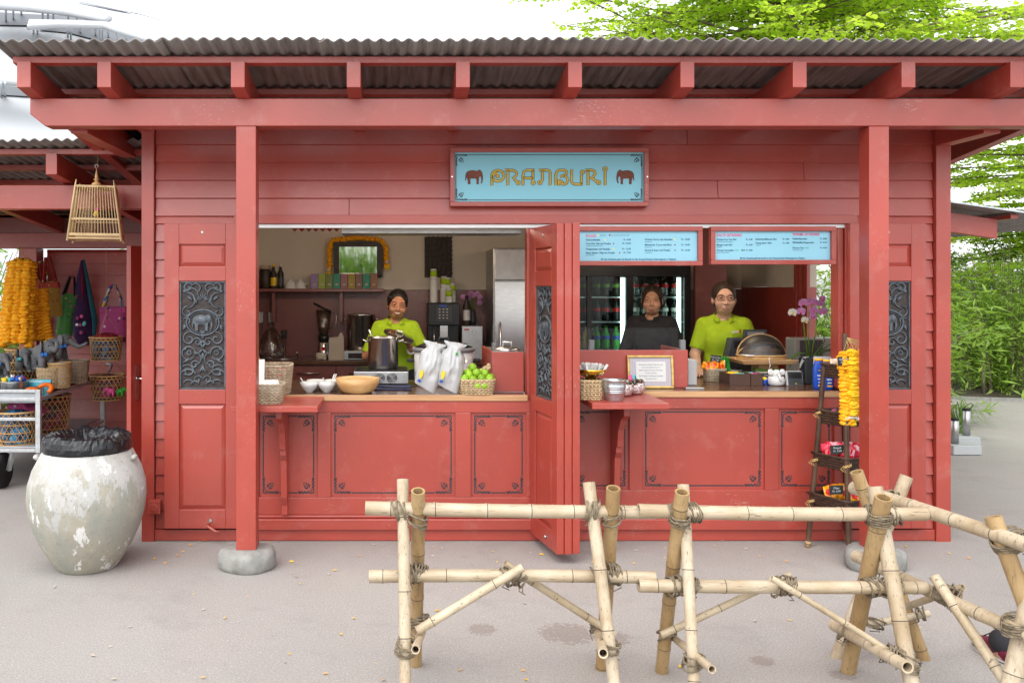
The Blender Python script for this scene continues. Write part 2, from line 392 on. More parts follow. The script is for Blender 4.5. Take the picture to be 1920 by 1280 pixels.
def special():
    # ground: warm grey worn asphalt with fine grit, faint pale patches and two damp splashes
    m, nt, bs = nt_new('ground'); v = coords(nt)
    c = mix(nt, ramp(nt, noise(nt, v, .55, 5), .3, .7), (.312, .294, .277), (.375, .356, .338))
    c = mix(nt, ramp(nt, noise(nt, v, 1.3, 6, .7), .42, .72, 0, .75), c, (.355, .316, .292)); c = mix(nt, ramp(nt, noise(nt, v, 2.3, 8, .75), .52, .75, 0, .5), c, (.205, .188, .176))
    gr = noise(nt, v, 120, 4, .75)
    c = mix(nt, ramp(nt, gr, .38, .62, 0, .55), (.25, .225, .21), c) if False else mix(nt, ramp(nt, gr, .38, .56, .48, 0), c, (.12, .105, .10))
    c = mix(nt, ramp(nt, noise(nt, v, 75, 2), .63, .70, 0, .5), c, (.50, .47, .45))
    tc = nd(nt, 'ShaderNodeTexCoord')
    for (x, y, r, sc_) in ((.82, -1.55, .30, 9), (1.02, -1.6, .2, 10), (1.62, -1.86, .13, 14), (.42, -1.5, .16, 12), (1.9, -2.0, .12, 14)):
        dn = nd(nt, 'ShaderNodeVectorMath', operation='DISTANCE'); dn.inputs[1].default_value = (x, y, 0); nt.links.new(tc.outputs['Object'], dn.inputs[0])
        k = math_(nt, 'MULTIPLY', ramp(nt, dn.outputs['Value'], r*.25, r, 1, 0), noise(nt, v, sc_*4.0, 5, .75))
        c = mix(nt, ramp(nt, k, .385, .40, 0, .40), c, (.13, .085, .065))
    nt.links.new(c, bs.inputs['Base Color']); bs.inputs['Roughness'].default_value = .88
    bump(nt, bs, gr, .35, .006)
    # corrugated sheet: weathered grey-brown fibre cement with streaks along the fall and some rust
    m, nt, bs = nt_new('roof'); v = coords(nt, (14, 1.0, 1)); u = coords(nt)
    c = mix(nt, ramp(nt, noise(nt, v, 3, 6, .65), .3, .72), (.10, .087, .081), (.26, .230, .212))
    c = mix(nt, ramp(nt, noise(nt, u, 2.2, 4), .45, .75, 0, .6), c, (.31, .28, .26))
    c = mix(nt, ramp(nt, noise(nt, v, 2.1, 5, .6), .64, .72, 0, .55), c, (.19, .075, .03))
    nt.links.new(c, bs.inputs['Base Color']); bs.inputs['Roughness'].default_value = .62; bump(nt, bs, noise(nt, u, 60, 5), .3, .004)
    # big jar: flaking white limewash over grey-green glaze, brown at the foot
    m, nt, bs = nt_new('jar'); v = coords(nt); v2 = coords(nt, (1, 1, .4)); tc = nd(nt, 'ShaderNodeTexCoord'); sx = nd(nt, 'ShaderNodeSeparateXYZ'); nt.links.new(tc.outputs['Object'], sx.inputs[0])
    white = mix(nt, ramp(nt, noise(nt, v2, 6, 5), .3, .7), (.39, .385, .37), (.48, .475, .46))
    green = mix(nt, ramp(nt, noise(nt, v, 5, 6, .6), .3, .7), (.24, .26, .23), (.40, .36, .28))
    hgt = ramp(nt, sx.outputs['Z'], .05, .66, .0, -.56)
    k = math_(nt, 'ADD', math_(nt, 'MULTIPLY', noise(nt, v2, 5.5, 10, .72), 1.75), hgt)
    c = mix(nt, ramp(nt, k, .47, .55, 0, .9), white, green)
    fl = noise(nt, v2, 9, 8, .7)
    c = mix(nt, ramp(nt, noise(nt, v, 3.3, 6, .7), .50, .66, 0, .55), c, (.30, .27, .21)); c = mix(nt, ramp(nt, noise(nt, v, 60, 4), .60, .66, 0, .5), c, (.22, .21, .19)); c = mix(nt, ramp(nt, fl, .585, .60), c, (.66, .65, .63))
    c = mix(nt, ramp(nt, noise(nt, v2, 12, 5), .70, .73, 0, .7), c, (.42, .20, .12))
    nt.links.new(c, bs.inputs['Base Color']); bs.inputs['Roughness'].default_value = .85; bs.inputs['Specular IOR Level'].default_value = .25; bump(nt, bs, math_(nt, 'ADD', fl, k), .6, .006)
    # bamboo poles: pale sun-bleached with tan flecks and dark splits
    for nm, a, b, st in (('bamboo', (.34, .25, .148), (.52, .44, .325), (9, 9, .8)), ('bamboo_h', (.34, .25, .148), (.52, .44, .325), (.8, 9, 9)), ('bamboo_tan', (.29, .18, .075), (.42, .29, .145), (9, 9, .8)), ('bamboo_dark', (.045, .022, .014), (.13, .07, .04), (9, 9, 1)), ('bamboo_thin', (.34, .26, .16), (.55, .46, .33), (2, 6, 2))):
        m, nt, bs = nt_new(nm); v = coords(nt); s = coords(nt, st)
        c = mix(nt, ramp(nt, noise(nt, v, 4, 5), .33, .66), a, b)
        c = mix(nt, ramp(nt, noise(nt, s, 7, 5, .65), .50, .72, 0, .55), c, tuple(k*.60 for k in a))
        c = mix(nt, ramp(nt, noise(nt, s, 16, 3), .655, .675, 0, .75), c, (.10, .07, .05))
        c = mix(nt, ramp(nt, noise(nt, v, 45, 3), .67, .73, 0, .5), c, (.12, .09, .06))
        nt.links.new(c, bs.inputs['Base Color']); bs.inputs['Roughness'].default_value = .42; bs.inputs['Specular IOR Level'].default_value = .4
        bump(nt, bs, noise(nt, s, 12, 4), .15, .003)
    # distant white hall roof
    M('dome_white', (.47, .49, .51), .4, var=.05, vs=.1); M('dome_shade', (.15, .16, .175), .6, var=.15, vs=.2)
    # mirror
    m, nt, bs = nt_new('mirror'); bs.inputs['Metallic'].default_value = 1; bs.inputs['Roughness'].default_value = .03; bs.inputs['Base Color'].default_value = (.85, .87, .86, 1)
    # woven border of the little notice: blue diamonds on pale ground
    m, nt, bs = nt_new('notice_border'); v = coords(nt, (1, 1, 1)); sp = nd(nt, 'ShaderNodeSeparateXYZ'); nt.links.new(v, sp.inputs[0])
    a = math_(nt, 'PINGPONG', sp.outputs['X'], .0085); b = math_(nt, 'PINGPONG', sp.outputs['Z'], .0060)
    d = math_(nt, 'ADD', math_(nt, 'MULTIPLY', a, 1/.0085), math_(nt, 'MULTIPLY', b, 1/.0060))
    d2 = math_(nt, 'PINGPONG', d, .5)
    c = mix(nt, ramp(nt, d2, .22, .28), (.68, .65, .62), (.10, .14, .36)); c = mix(nt, ramp(nt, d, 1.35, 1.45), c, (.50, .30, .20))
    nt.links.new(c, bs.inputs['Base Color'])
special()
M('tray_weave', (.030, .016, .010), .55, var=.4, vs=40, col2=(.085, .045, .028), bmp=.3, bsc=150)
M('fridge_light', (.8, .9, .88), .5, emit=(.62, .85, .80), est=2.6)
M('maroon', (.14, .008, .032), .8, var=.15, bmp=.2, bsc=200)
# ================================================================ setting: ground
g = MB(); n = 24
for i in range(n):
    pass
g.add([(-150,-40,0),(150,-40,0),(150,260,0),(-150,260,0)], [(0,1,2,3)])
g.build('ground', 'ground', org=(0,0,0), kind='structure')
# planting beds behind, with a low stone edge
b = MB(); out = [(7.2,7.6),(8.6,7.05),(10.2,6.7),(13,6.4),(20,6.2),(20,18),(5.0,18),(5.6,9.4)]
b.add([(x,y,.012) for x,y in out]+[(sum(p[0] for p in out)/8, 11, .16)], [(i,(i+1)%8,8) for i in range(8)], sm=False)
b.build('planting_bed', 'soil', org=(0,0,0), kind='structure')
b = MB(); out = [(-4.6,4.3),(-3.2,4.6),(3,4.7),(4.4,5.2),(4.8,18),(-16,18),(-16,4.3)]
b.add([(x,y,.012) for x,y in out]+[(-2, 9, .14)], [(i,(i+1)%7,7) for i in range(7)])
b.build('back_bed', 'soil', org=(0,0,0), kind='structure')
k = MB()
for i in range(4):
    a = Vector((*[(7.2,7.6),(8.6,7.05),(10.2,6.7),(13,6.4),(20,6.2)][i], .02)); c = Vector((*[(7.2,7.6),(8.6,7.05),(10.2,6.7),(13,6.4),(20,6.2)][i+1], .02))
    k.bar(a, c, .09, .05)
k.build('kerb', 'stone', org=(0,0,0), kind='structure')

# ================================================================ kiosk
kiosk = thing('food_kiosk', 'red painted timber food kiosk with open serving counter and corrugated roof', 'kiosk', (.98, 0, 0))
XL, XR = -1.642, 3.597
OL, OR = -.99, 2.935            # serving opening
LZ, RZ = .949, .973             # counter heights of the two bays
def siding(parent, x0, x1, z0, z1, yf, mat='red', seams=()):
    z = z0; pitch = .1165; i = 0
    while z < z1-.01:
        t = min(z+pitch+.012, z1+.012)
        cuts = [x0]+[s for (r, s) in seams if r == i]+[x1]
        for a, c in zip(cuts, cuts[1:]):
            m = MB(); e = .0012
            m.hexa([(a+e,yf-.021,z),(c-e,yf-.021,z),(c-e,yf+.008,z),(a+e,yf+.008,z),(a+e,yf-.002,t),(c-e,yf-.002,t),(c-e,yf+.008,t),(a+e,yf+.008,t)])
            m.build('siding_board', mat, parent, bev=.0015, seg=1)
        z += pitch; i += 1
siding(kiosk, XL+.082, OL-.004, .078, 2.108, .012)
siding(kiosk, OR+.004, XR-.097, .078, 2.108, .012)
siding(kiosk, XL+.082, XR-.097, 2.108, 2.70, .012, seams=((1, 2.1), (2, 2.66), (3, .62), (0, -.3), (4, 1.9)))
m = MB(); m.box(XL+.03, OL, .022, .10, 0, 2.74); m.build('wall_left_of_hatch', 'red_dark', kiosk)
m = MB(); m.box(OR, XR-.03, .022, .10, 0, 2.74); m.build('wall_right_of_hatch', 'red_dark', kiosk)
m = MB(); m.box(OL, OR, .022, .10, 2.06, 2.74); m.build('wall_above_hatch', 'red_dark', kiosk)
for a, c in ((XL, XL+.08), (XR-.095, XR)):
    m = MB(); m.box(a, c, -.034, .06, -.01, 2.72); m.build('corner_board', 'red_v', kiosk, bev=.003)
# side boards of the corners, seen from beside
for x0, x1 in ((XL+.002, XL+.03), (XR-.03, XR-.002)):
    m = MB()
    for i in range(23): m.hexa([(x0, .062, .05+i*.1165), (x1, .062, .05+i*.1165), (x1, 3.3, .05+i*.1165), (x0, 3.3, .05+i*.1165), (x0+.006, .062, .164+i*.1165), (x1-.006, .062, .164+i*.1165), (x1-.006, 3.3, .164+i*.1165), (x0+.006, 3.3, .164+i*.1165)]) if x0 < 0 else None
    if x0 < 0: m.build('side_cladding', 'red_y', kiosk)
# skirt, ledge, lintel, jambs
for a, c in ((XL+.081, .93), (.932, XR-.096)):
    m = MB(); m.box(a, c, -.022, .018, 0.004, .074); m.build('skirting_board', 'red', kiosk, bev=.003)
m = MB(); m.box(OL-.055, OR+.06, -.030, .02, 2.056, 2.112); m.build('lintel', 'red', kiosk, bev=.003)
m = MB(); m.box(OL, OR, -.012, .03, 2.030, 2.0545); m.build('track', 'white_metal', kiosk, bev=.002)
m = MB(); m.box(OR-.016, OR+.022, -.026, .11, .10, 2.052); m.box(OR-.052, OR-.020, -.004, .10, .99, 2.028); m.build('jamb', 'red_v', kiosk, bev=.003)
m = MB(); m.box(OL-.02, OL+.018, -.026, .11, .10, 2.052); m.build('jamb', 'red_v', kiosk, bev=.003)
m = MB(); m.box(.86, 1.0, .0, .12, .10, 2.029); m.build('mullion', 'red_v', kiosk, bev=.003)

# painted corner ornament -------------------------------------------------
def corner(mb, x, z, sx, sz, y0, y1, s=1.0):
    def P(u, v): return (x+sx*u*s, z+sz*v*s)
    mb.ribbon([P(0, .030), P(0, 0), P(.030, 0)], .009*s, y0, y1)
    mb.ribbon([P(.012, .026), P(.012, .012), P(.026, .012)], .0055*s, y0, y1)
    for i in range(3):
        a = .028+.021*i
        mb.ribbon([P(a, .009), P(a+.008, .006), P(a+.017, -.001), P(a+.026, -.003)], [.006*s, .0105*s, .0105*s, .005*s], y0, y1)
        mb.ribbon([P(.009, a), P(.006, a+.008), P(-.001, a+.017), P(-.003, a+.026)], [.006*s, .0105*s, .0105*s, .005*s], y0, y1)
    mb.ribbon([P(.09, -.003), P(.102, .004), P(.094, .010), P(.086, .005)], .0065*s, y0, y1)
    mb.ribbon([P(-.003, .09), P(.004, .102), P(.010, .094), P(.005, .086)], .0065*s, y0, y1)
    mb.prism([P(.024, .030), P(.024, .052), P(.034, .060), P(.037, .045), P(.030, .040)], y0, y1)
    mb.prism([P(.030, .024), P(.052, .024), P(.060, .034), P(.045, .037), P(.040, .030)], y0, y1)
    mb.prism([P(.034, .034), P(.043, .034), P(.043, .043), P(.034, .043)], y0, y1)
    mb.ribbon([P(.048, .048), P(.064, .046), P(.064, .064), P(.046, .064), P(.048, .048)], .005*s, y0, y1)
    mb.prism([P(.051, .039), P(.062, .037), P(.062, .043), P(.052, .044)], y0, y1)
    mb.prism([P(.039, .051), P(.037, .062), P(.043, .062), P(.044, .052)], y0, y1)
def border(mb, x0, x1, z0, z1, y0, y1, s=1.0, lw=.0075):
    for sx, x in ((1, x0), (-1, x1)):
        for sz, z in ((1, z0), (-1, z1)): corner(mb, x, z, sx, sz, y0, y1, s)
    e = .107*s
    for z in (z0, z1): mb.ribbon([(x0+e, z), (x1-e, z)], lw*s, y0, y1)
    for x in (x0, x1): mb.ribbon([(x, z0+e), (x, z1-e)], lw*s, y0, y1)
# counter fronts -----------------------------------------------------------
def bay(x0, x1, top, panels, pz0, pz1):
    fr = MB(); y0, y1 = -.018, .02
    xs = [x0]+[v for p in panels for v in p]+[x1]
    for a, c in zip(xs[0::2], xs[1::2]): fr.box(a, c, y0, y1, pz0, pz1)
    fr.box(x0, x1, y0, y1, pz1, top); fr.box(x0, x1, y0, y1, .17, pz0)
    f = fr.build('counter_frame', 'red', kiosk, bev=.004)
    for a, c in panels:
        p = MB(); p.box(a-.01, c+.01, .000, .018, pz0-.01, pz1+.01); po = p.build('counter_panel', 'red_v', kiosk)
        o = MB(); border(o, a+.026, c-.026, pz0+.026, pz1-.024, -.0016, .0002); o.build('painted_border', 'dark_paint', po)
    l = MB(); l.prism([(0,0)]*0 or [(x0, .078), (x1, .078), (x1, .150), (x0, .150)], -.050, .02); l.build('ledge', 'red', kiosk, bev=.006)
    l = MB(); l.box(x0, x1, -.032, .02, .151, .170); l.build('ledge_moulding', 'red', kiosk, bev=.006)
bay(OL+.0, .93, LZ-.04, [(-.885, -.505), (-.418, .390), (.492, .852)], .283, .832)
bay(.935, OR-.017, RZ-.04, [(1.14, 1.52), (1.605, 2.400), (2.490, 2.850)], .330, .858)
for x0, x1, top in ((OL+.02, .858, LZ), (1.002, OR-.054, RZ)):
    m = MB(); m.box(x0, x1, -.020, .90, top-.034, top); m.build('countertop', 'counter_wood', kiosk, bev=.002)
    m = MB(); m.box(x0, x1, -.028, -.0202, top-.040, top-.0012); m.build('countertop_edge', 'counter_edge', kiosk, bev=.002)
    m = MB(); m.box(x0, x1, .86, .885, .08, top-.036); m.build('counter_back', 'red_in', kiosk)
# fold-down shelves with shaped brackets
def shelf(x0, x1, top, bx):
    m = MB(); m.box(x0, x1, -.49, -.029, top-.036, top); s = m.build('folding_shelf', 'red', kiosk, bev=.003)
    z = top-.037
    pr = [(0, z), (-.33, z), (-.33, z-.06), (-.25, z-.10), (-.19, z-.17), (-.17, z-.24), (-.165, z-.28), (-.135, z-.285), (-.135, z-.32), (-.10, z-.36), (-.085, z-.60), (-.05, z-.66), (-.05, z-.72), (0, z-.72)]
    m = MB(); n = len(pr)
    vs = [(bx-.019, y-.0185, zz) for y, zz in pr]+[(bx+.019, y-.0185, zz) for y, zz in pr]
    m.add(vs, [tuple(range(n)), tuple(n+i for i in reversed(range(n)))]+[(i, n+i, n+(i+1) % n, (i+1) % n) for i in range(n)])
    m.build('shelf_bracket', 'red_v', s, bev=.003)
shelf(-.98, -.4615, LZ-.012, -.712); shelf(1.174, 1.633, RZ-.018, 1.418)

# shutters -----------------------------------------------------------------
EL = [(.02,.50),(.05,.60),(.12,.68),(.25,.73),(.40,.75),(.55,.73),(.66,.71),(.72,.77),(.80,.77),(.88,.70),(.93,.60),(.95,.48),(.965,.35),(.955,.22),(.925,.10),(.88,.035),(.84,.05),(.87,.10),(.89,.20),(.875,.32),(.85,.42),(.80,.40),(.76,.38),(.745,.25),(.735,.10),(.745,.0),(.61,.0),(.62,.12),(.60,.28),(.50,.30),(.38,.29),(.285,.30),(.275,.15),(.285,.0),(.145,.0),(.15,.12),(.12,.27),(.09,.36),(.05,.30),(.025,.18),(.0,.19),(.015,.34)]
def elephant(mb, x, z, wd, y0, y1, flip=False, mi=0):
    pts = [((x+wd*(1-u) if flip else x+wd*u), z+wd*v) for u, v in EL]
    mb.prism(pts, y0, y1, mi)
def carve(mb, W, H, y):      # scrolls of the cast panel, mirrored left and right; origin bottom left
    c = W/2
    def st(pts, r=.0055, fl=1.0):
        for sg in (1, -1):
            n = len(pts)
            rr = [r*(.45+.75*math.sin(PI*(.12+.76*i/max(1, n-1)))) for i in range(n)]
            mb.tube([(c+sg*(p[0]-c), y-.004, p[1]) for p in pts], rr, 5)
    q = H/.698
    def Q(pts): return [(p[0]*W/.30, p[1]*q) for p in pts]
    S = [spiral(.055, .655, .034, .006, 20, 430), spiral(.110, .650, .040, .008, 200, -190), spiral(.050, .57, .055, .045, 100, -95, 14), spiral(.215-.13, .60, .06, .035, 130, 10, 10),
         spiral(.050, .497, .040, .006, 80, 460), spiral(.045, .44, .022, .02, 150, -60, 8), spiral(.062, .325, .048, .008, 60, 500), spiral(.115, .305, .030, .006, 170, -260),
         spiral(.058, .232, .044, .040, -20, 330), spiral(.100, .19, .05, .03, 100, -80, 10), spiral(.098, .158, .030, .005, 10, 420), spiral(.055, .118, .046, .007, 150, -300),
         spiral(.060, .075, .06, .05, 170, 20, 10), spiral(.118, .062, .030, .006, 0, 420), spiral(.06, .03, .035, .03, 170, 10, 10), spiral(.105, .03, .03, .02, 180, 0, 8)]
    for s_ in S: st(Q(s_))
    for a, b_ in (((.15,.32),(.12,.28)), ((.15,.262),(.11,.225)), ((.15,.262),(.13,.30)), ((.08,.57),(.05,.60)), ((.02,.25),(.045,.27)), ((.02,.17),(.06,.20)), ((.025,.10),(.05,.09)), ((.15,.15),(.125,.11)), ((.15,.35),(.135,.38)), ((.02,.38),(.035,.42)), ((.09,.59),(.11,.55))):
        (x0, z0), (x1, z1) = a, b_; st(Q([(x0, z0), ((x0+x1)/2+.006, (z0+z1)/2), (x1, z1)]), .008)
    for zz in (.135, .345, .215): mb.ball((c, y-.004, zz*q), (.012, .007, .022), 8, 6)
    for i in range(7):          # palmette at the top
        a = R(20+140*i/6); mb.ball((c+.026*math.cos(a), y-.004, .570*q+.030*math.sin(a)), (.006, .006, .018), 6, 5, rot=Matrix.Rotation(PI/2-a, 3, 'Y'))
    for sg in (1, -1):          # rosettes
        x = c+sg*.088
        for i in range(8):
            a = 2*PI*i/8; mb.ball((x+.013*math.cos(a), y-.005, .235*q+.013*math.sin(a)), (.0065, .005, .0065), 6, 4)
        mb.ball((x, y-.006, .235*q), .005, 6, 4)
        for zz in (.632, .405): mb.ball((c+sg*.118, y-.005, zz*q), (.012, .006, .012), 7, 5)
    ov = [(c+.105*math.cos(t), y-.006, .430*q+.082*math.sin(t)) for t in [2*PI*i/32 for i in range(32)]]
    mb.tube(ov, .0065, 6, closed=True)
    ov = [(c+.091*math.cos(t), y-.004, .430*q+.069*math.sin(t)) for t in [2*PI*i/32 for i in range(32)]]
    mb.tube(ov, .003, 5, closed=True)
def make_shutter():
    W, H, T = .49, 1.962, .044
    fr = MB(); st = .095; zs = [(0, .122), (.80, .893), (1.591, 1.684), (1.828, H)]
    fr.box(0, st, 0, T, 0, H); fr.box(W-st, W, 0, T, 0, H)
    for a, c in zs: fr.box(st, W-st, .0004, T-.0004, a, c)
    o = fr.build('shutter', 'red_v', org=(0,0,0), bev=.003)
    for a, c in ((.122, .80), (1.684, 1.828)):
        m = MB(); x0, x1 = st-.005, W-st+.005; e = .028
        m.box(x0, x1, .017, .027, a-.005, c+.005)
        q = [(st+.004, .0165, a+.004), (W-st-.004, .0165, a+.004), (W-st-.004, .0165, c-.004), (st+.004, .0165, c-.004), (st+e, .005, a+e), (W-st-e, .005, a+e), (W-st-e, .005, c-e), (st+e, .005, c-e)]
        m.add(q, [(4,5,6,7), (0,1,5,4), (1,2,6,5), (2,3,7,6), (3,0,4,7)])
        m.build('raised_panel', 'red_v', o)
    m = MB(); m.box(st-.004, W-st+.004, .022, .030, .889, 1.595); bk = m.build('carved_panel', 'iron_back', o)
    m = MB(Matrix.Translation((st, 0, .893))); w2, h2 = W-2*st, .698
    for a, c, d, e in ((0, w2, 0, .013), (0, w2, h2-.013, h2), (0, .013, .013, h2-.013), (w2-.013, w2, .013, h2-.013)): m.box(a+.002, c-.002, .010, .0218, d+.002, e-.002)
    carve(m, w2, h2, .021)
    elephant(m, w2/2-.068, .430*h2/.698-.052, .136, .009, .0215); m.ball((w2/2-.01, .012, .445*h2/.698), (.045, .008, .026), 10, 8); m.ball((w2/2+.042, .010, .452*h2/.698), (.018, .008, .026), 10, 8)
    m.build('scrollwork', 'iron', bk)
    m = MB(); m.tube([(.245, -.004, 1.905), (.245, .004, 1.905)], .008, 8); m.build('bolt', 'steel_dull', o)
    m = MB(); m.tube([(.30, -.012, .055), (.30, .004, .055)], .010, 8); m.build('bolt', 'steel_dull', o)
    return o
sh = make_shutter()
def put_shutter(o, x, y, z, rz):
    o.parent = kiosk; o.location = Vector((x, y, z))-ORG[kiosk.name]; o.rotation_euler.z = rz
put_shutter(sh, -1.486, -.068, .094, 0)
put_shutter(copy_tree(sh), 2.926, -.068, .094, 0)
th = math.atan2(-.49, .088)
for i in range(3):
    s2 = copy_tree(sh); put_shutter(s2, .872+.0475*i, -.035, .062 if i < 2 else .066, th)
m = MB()                       # handle and latch hook under the left shutter
m.tube([(-1.20, -.075, .125), (-1.20, -.095, .115), (-1.15, -.10, .085), (-1.12, -.10, .080)], .009, 8); m.build('shutter_hook', 'red', kiosk)
m = MB(); m.box(-1.585, -1.51, -.085, -.02, .19, .275); m.tube([(-1.548, -.085, .235), (-1.548, -.095, .235)], .026, 14); m.build('socket_box', 'red', kiosk, bev=.006)

# posts, beam, rafters, roof -------------------------------------------------
SL = -.13
for x in (-.867, 2.812):
    m = MB(); m.box(x-.058, x+.058, -.62, -.505, .118, 2.580); m.build('post', 'red_v', kiosk, bev=.004)
m = MB(); m.prism([(-2.122, 2.741), (-2.122, 2.650), (-2.035, 2.581), (4.3, 2.581), (4.3, 2.741)], -.621, -.500); m.build('beam', 'red', kiosk, bev=.004)
for x in (-2.122, -1.672, -.922, -.272, .341, .97, 1.60, 2.23, 2.84, 3.45, 4.06):
    def zb(y): return 2.765+SL*(y+.80)
    m = MB(); a = x; c = x+.078
    m.hexa([(a,-.80,zb(-.80)),(c,-.80,zb(-.80)),(c,3.4,zb(3.4)),(a,3.4,zb(3.4)),(a,-.80,zb(-.80)+.148),(c,-.80,zb(-.80)+.148),(c,3.4,zb(3.4)+.148),(a,3.4,zb(3.4)+.148)])
    m.build('rafter', 'red_y', kiosk, bev=.003)
for y in (-.765, -.25, .45, 1.1, 1.9, 2.7, 3.3):
    z = 2.9155+SL*(y+.80); m = MB(); m.hexa([(-2.16,y,z),(4.3,y,z),(4.3,y+.05,z+SL*.05),(-2.16,y+.05,z+SL*.05),(-2.16,y,z+.036),(4.3,y,z+.036),(4.3,y+.05,z+.036+SL*.05),(-2.16,y+.05,z+.036+SL*.05)])
    m.build('batten', 'red', kiosk, bev=.002)
m = MB(); m.box(3.50, 3.60, -.499, -.036, 2.56, 2.70); m.build('tie_beam', 'red_y', kiosk, bev=.003)
m = MB(); m.box(-1.93, -1.83, -.499, .5, 2.56, 2.70); m.build('tie_beam', 'red_y', kiosk, bev=.003)
m = MB(); m.box(-1.93, 3.62, 3.32, 3.42, 2.0, 2.19); m.build('rear_beam', 'red', kiosk)
def sheet(parent, x0, x1, y0, y1, zf, seed, pitch=.0745, amp=.0092, mat='roof'):
    rnd = random.Random(seed); n = int((x1-x0)/pitch*8); vs = []; fs = []; ys = [y0+rnd.uniform(-.008, .008), y0+.25, (y0+y1)/2, y1]
    dz = rnd.uniform(-.002, .004); tl = rnd.uniform(-.004, .004)
    for j, y in enumerate(ys):
        for i in range(n+1):
            x = x0+(x1-x0)*i/n; vs.append((x, y, zf(y)+amp*math.cos(2*PI*x/pitch)+dz+tl*(i/n)))
    for j in range(3):
        for i in range(n): a = j*(n+1)+i; fs.append((a, a+1, a+n+2, a+n+1))
    m = MB(); m.add(vs, fs, sm=True); o = m.build('roof_sheet', mat, parent)
    s = o.modifiers.new('solid', 'SOLIDIFY'); s.thickness = .006; s.offset = 1
x = -2.19; i = 0
while x < 4.25:
    sheet(kiosk, x, min(x+.92, 4.33), -.945, 3.55, lambda y, i=i: 2.984+SL*(y+.945)+.0065*(i % 2), 10+i); x += .885; i += 1
# the dark ceiling inside and the shell of the room
m = MB(); m.box(XL+.03, XR-.03, .101, 3.2, 2.30, 2.34); m.build('ceiling', 'cream_wall', kiosk)
m = MB(); m.box(XL+.03, XR-.03, .101, 3.22, .004, .03); m.build('floor', 'dark_grey', kiosk)
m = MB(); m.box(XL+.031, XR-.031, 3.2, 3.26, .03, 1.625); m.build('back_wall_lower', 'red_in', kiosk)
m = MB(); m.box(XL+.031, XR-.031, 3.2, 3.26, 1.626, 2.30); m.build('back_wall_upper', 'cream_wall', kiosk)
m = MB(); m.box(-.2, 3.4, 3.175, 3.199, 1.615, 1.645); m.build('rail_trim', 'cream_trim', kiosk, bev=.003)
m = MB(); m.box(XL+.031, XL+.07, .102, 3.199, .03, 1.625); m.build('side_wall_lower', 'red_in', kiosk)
m = MB(); m.box(XL+.031, XL+.07, .102, 3.199, 1.626, 2.299); m.build('side_wall_upper', 'cream_wall', kiosk)
for y0, y1 in ((.102, 1.18), (1.72, 3.199)):
    m = MB(); m.box(3.50, 3.56, y0, y1, .03, 1.645); m.build('side_wall_lower', 'red_v', kiosk)
    m = MB(); m.box(3.50, 3.56, y0, y1, 1.646, 2.299); m.build('side_wall_upper', 'cream_trim', kiosk)
m = MB(); m.box(3.50, 3.56, 1.18, 1.72, .03, 1.10); m.build('side_wall_lower', 'red_v', kiosk)
for y in (1.705, 1.80, 1.90): m = MB(); m.box(3.47, 3.499, y, y+.05, .9, 2.25); m.build('window_post', 'red_v', kiosk, bev=.003)
m = MB(); m.box(3.46, 3.565, 1.15, 1.75, 1.101, 1.125); m.build('window_sill', 'red_v', kiosk, bev=.003)
# dividing wall piece beside the drinks fridge
m = MB(); m.box(2.735, 3.02, 2.30, 2.36, .03, 2.299); m.build('partition', 'red_in', kiosk, bev=.003)
# back counter
m = MB(); m.box(-1.56, .93, 2.60, 3.199, .912, .950); m.build('back_counter_top', 'counter_wood', kiosk, bev=.003)
for i in range(5):
    a = -1.555+i*.497
    if i == 3: continue
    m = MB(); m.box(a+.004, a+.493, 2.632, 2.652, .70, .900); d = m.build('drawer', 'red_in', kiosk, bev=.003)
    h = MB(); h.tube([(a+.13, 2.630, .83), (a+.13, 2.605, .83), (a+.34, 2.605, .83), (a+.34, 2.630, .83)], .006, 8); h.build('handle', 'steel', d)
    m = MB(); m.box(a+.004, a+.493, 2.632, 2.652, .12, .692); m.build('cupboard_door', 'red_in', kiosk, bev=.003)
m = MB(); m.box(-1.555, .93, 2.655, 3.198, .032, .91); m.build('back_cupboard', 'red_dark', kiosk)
m = MB(); m.box(-.064, .428, 2.628, 2.652, .12, .905); m.build('dishwasher_front', 'grey', kiosk, bev=.003)
m = MB(); m.box(-1.56, -.11, 2.93, 3.199, 1.598, 1.628); s = m.build('wall_shelf', 'red_in', kiosk, bev=.002)
for x in (-1.22, -.55): m = MB(); m.box(x, x+.03, 3.0, 3.198, 1.30, 1.597); m.build('bracket', 'red_in', s)
# steel light rail over the hatch with its three spotlights
m = MB(); m.box(-.36, .85, .16, .44, 2.004, 2.046); rail = m.build('light_rail', 'steel_dull', kiosk, bev=.004)

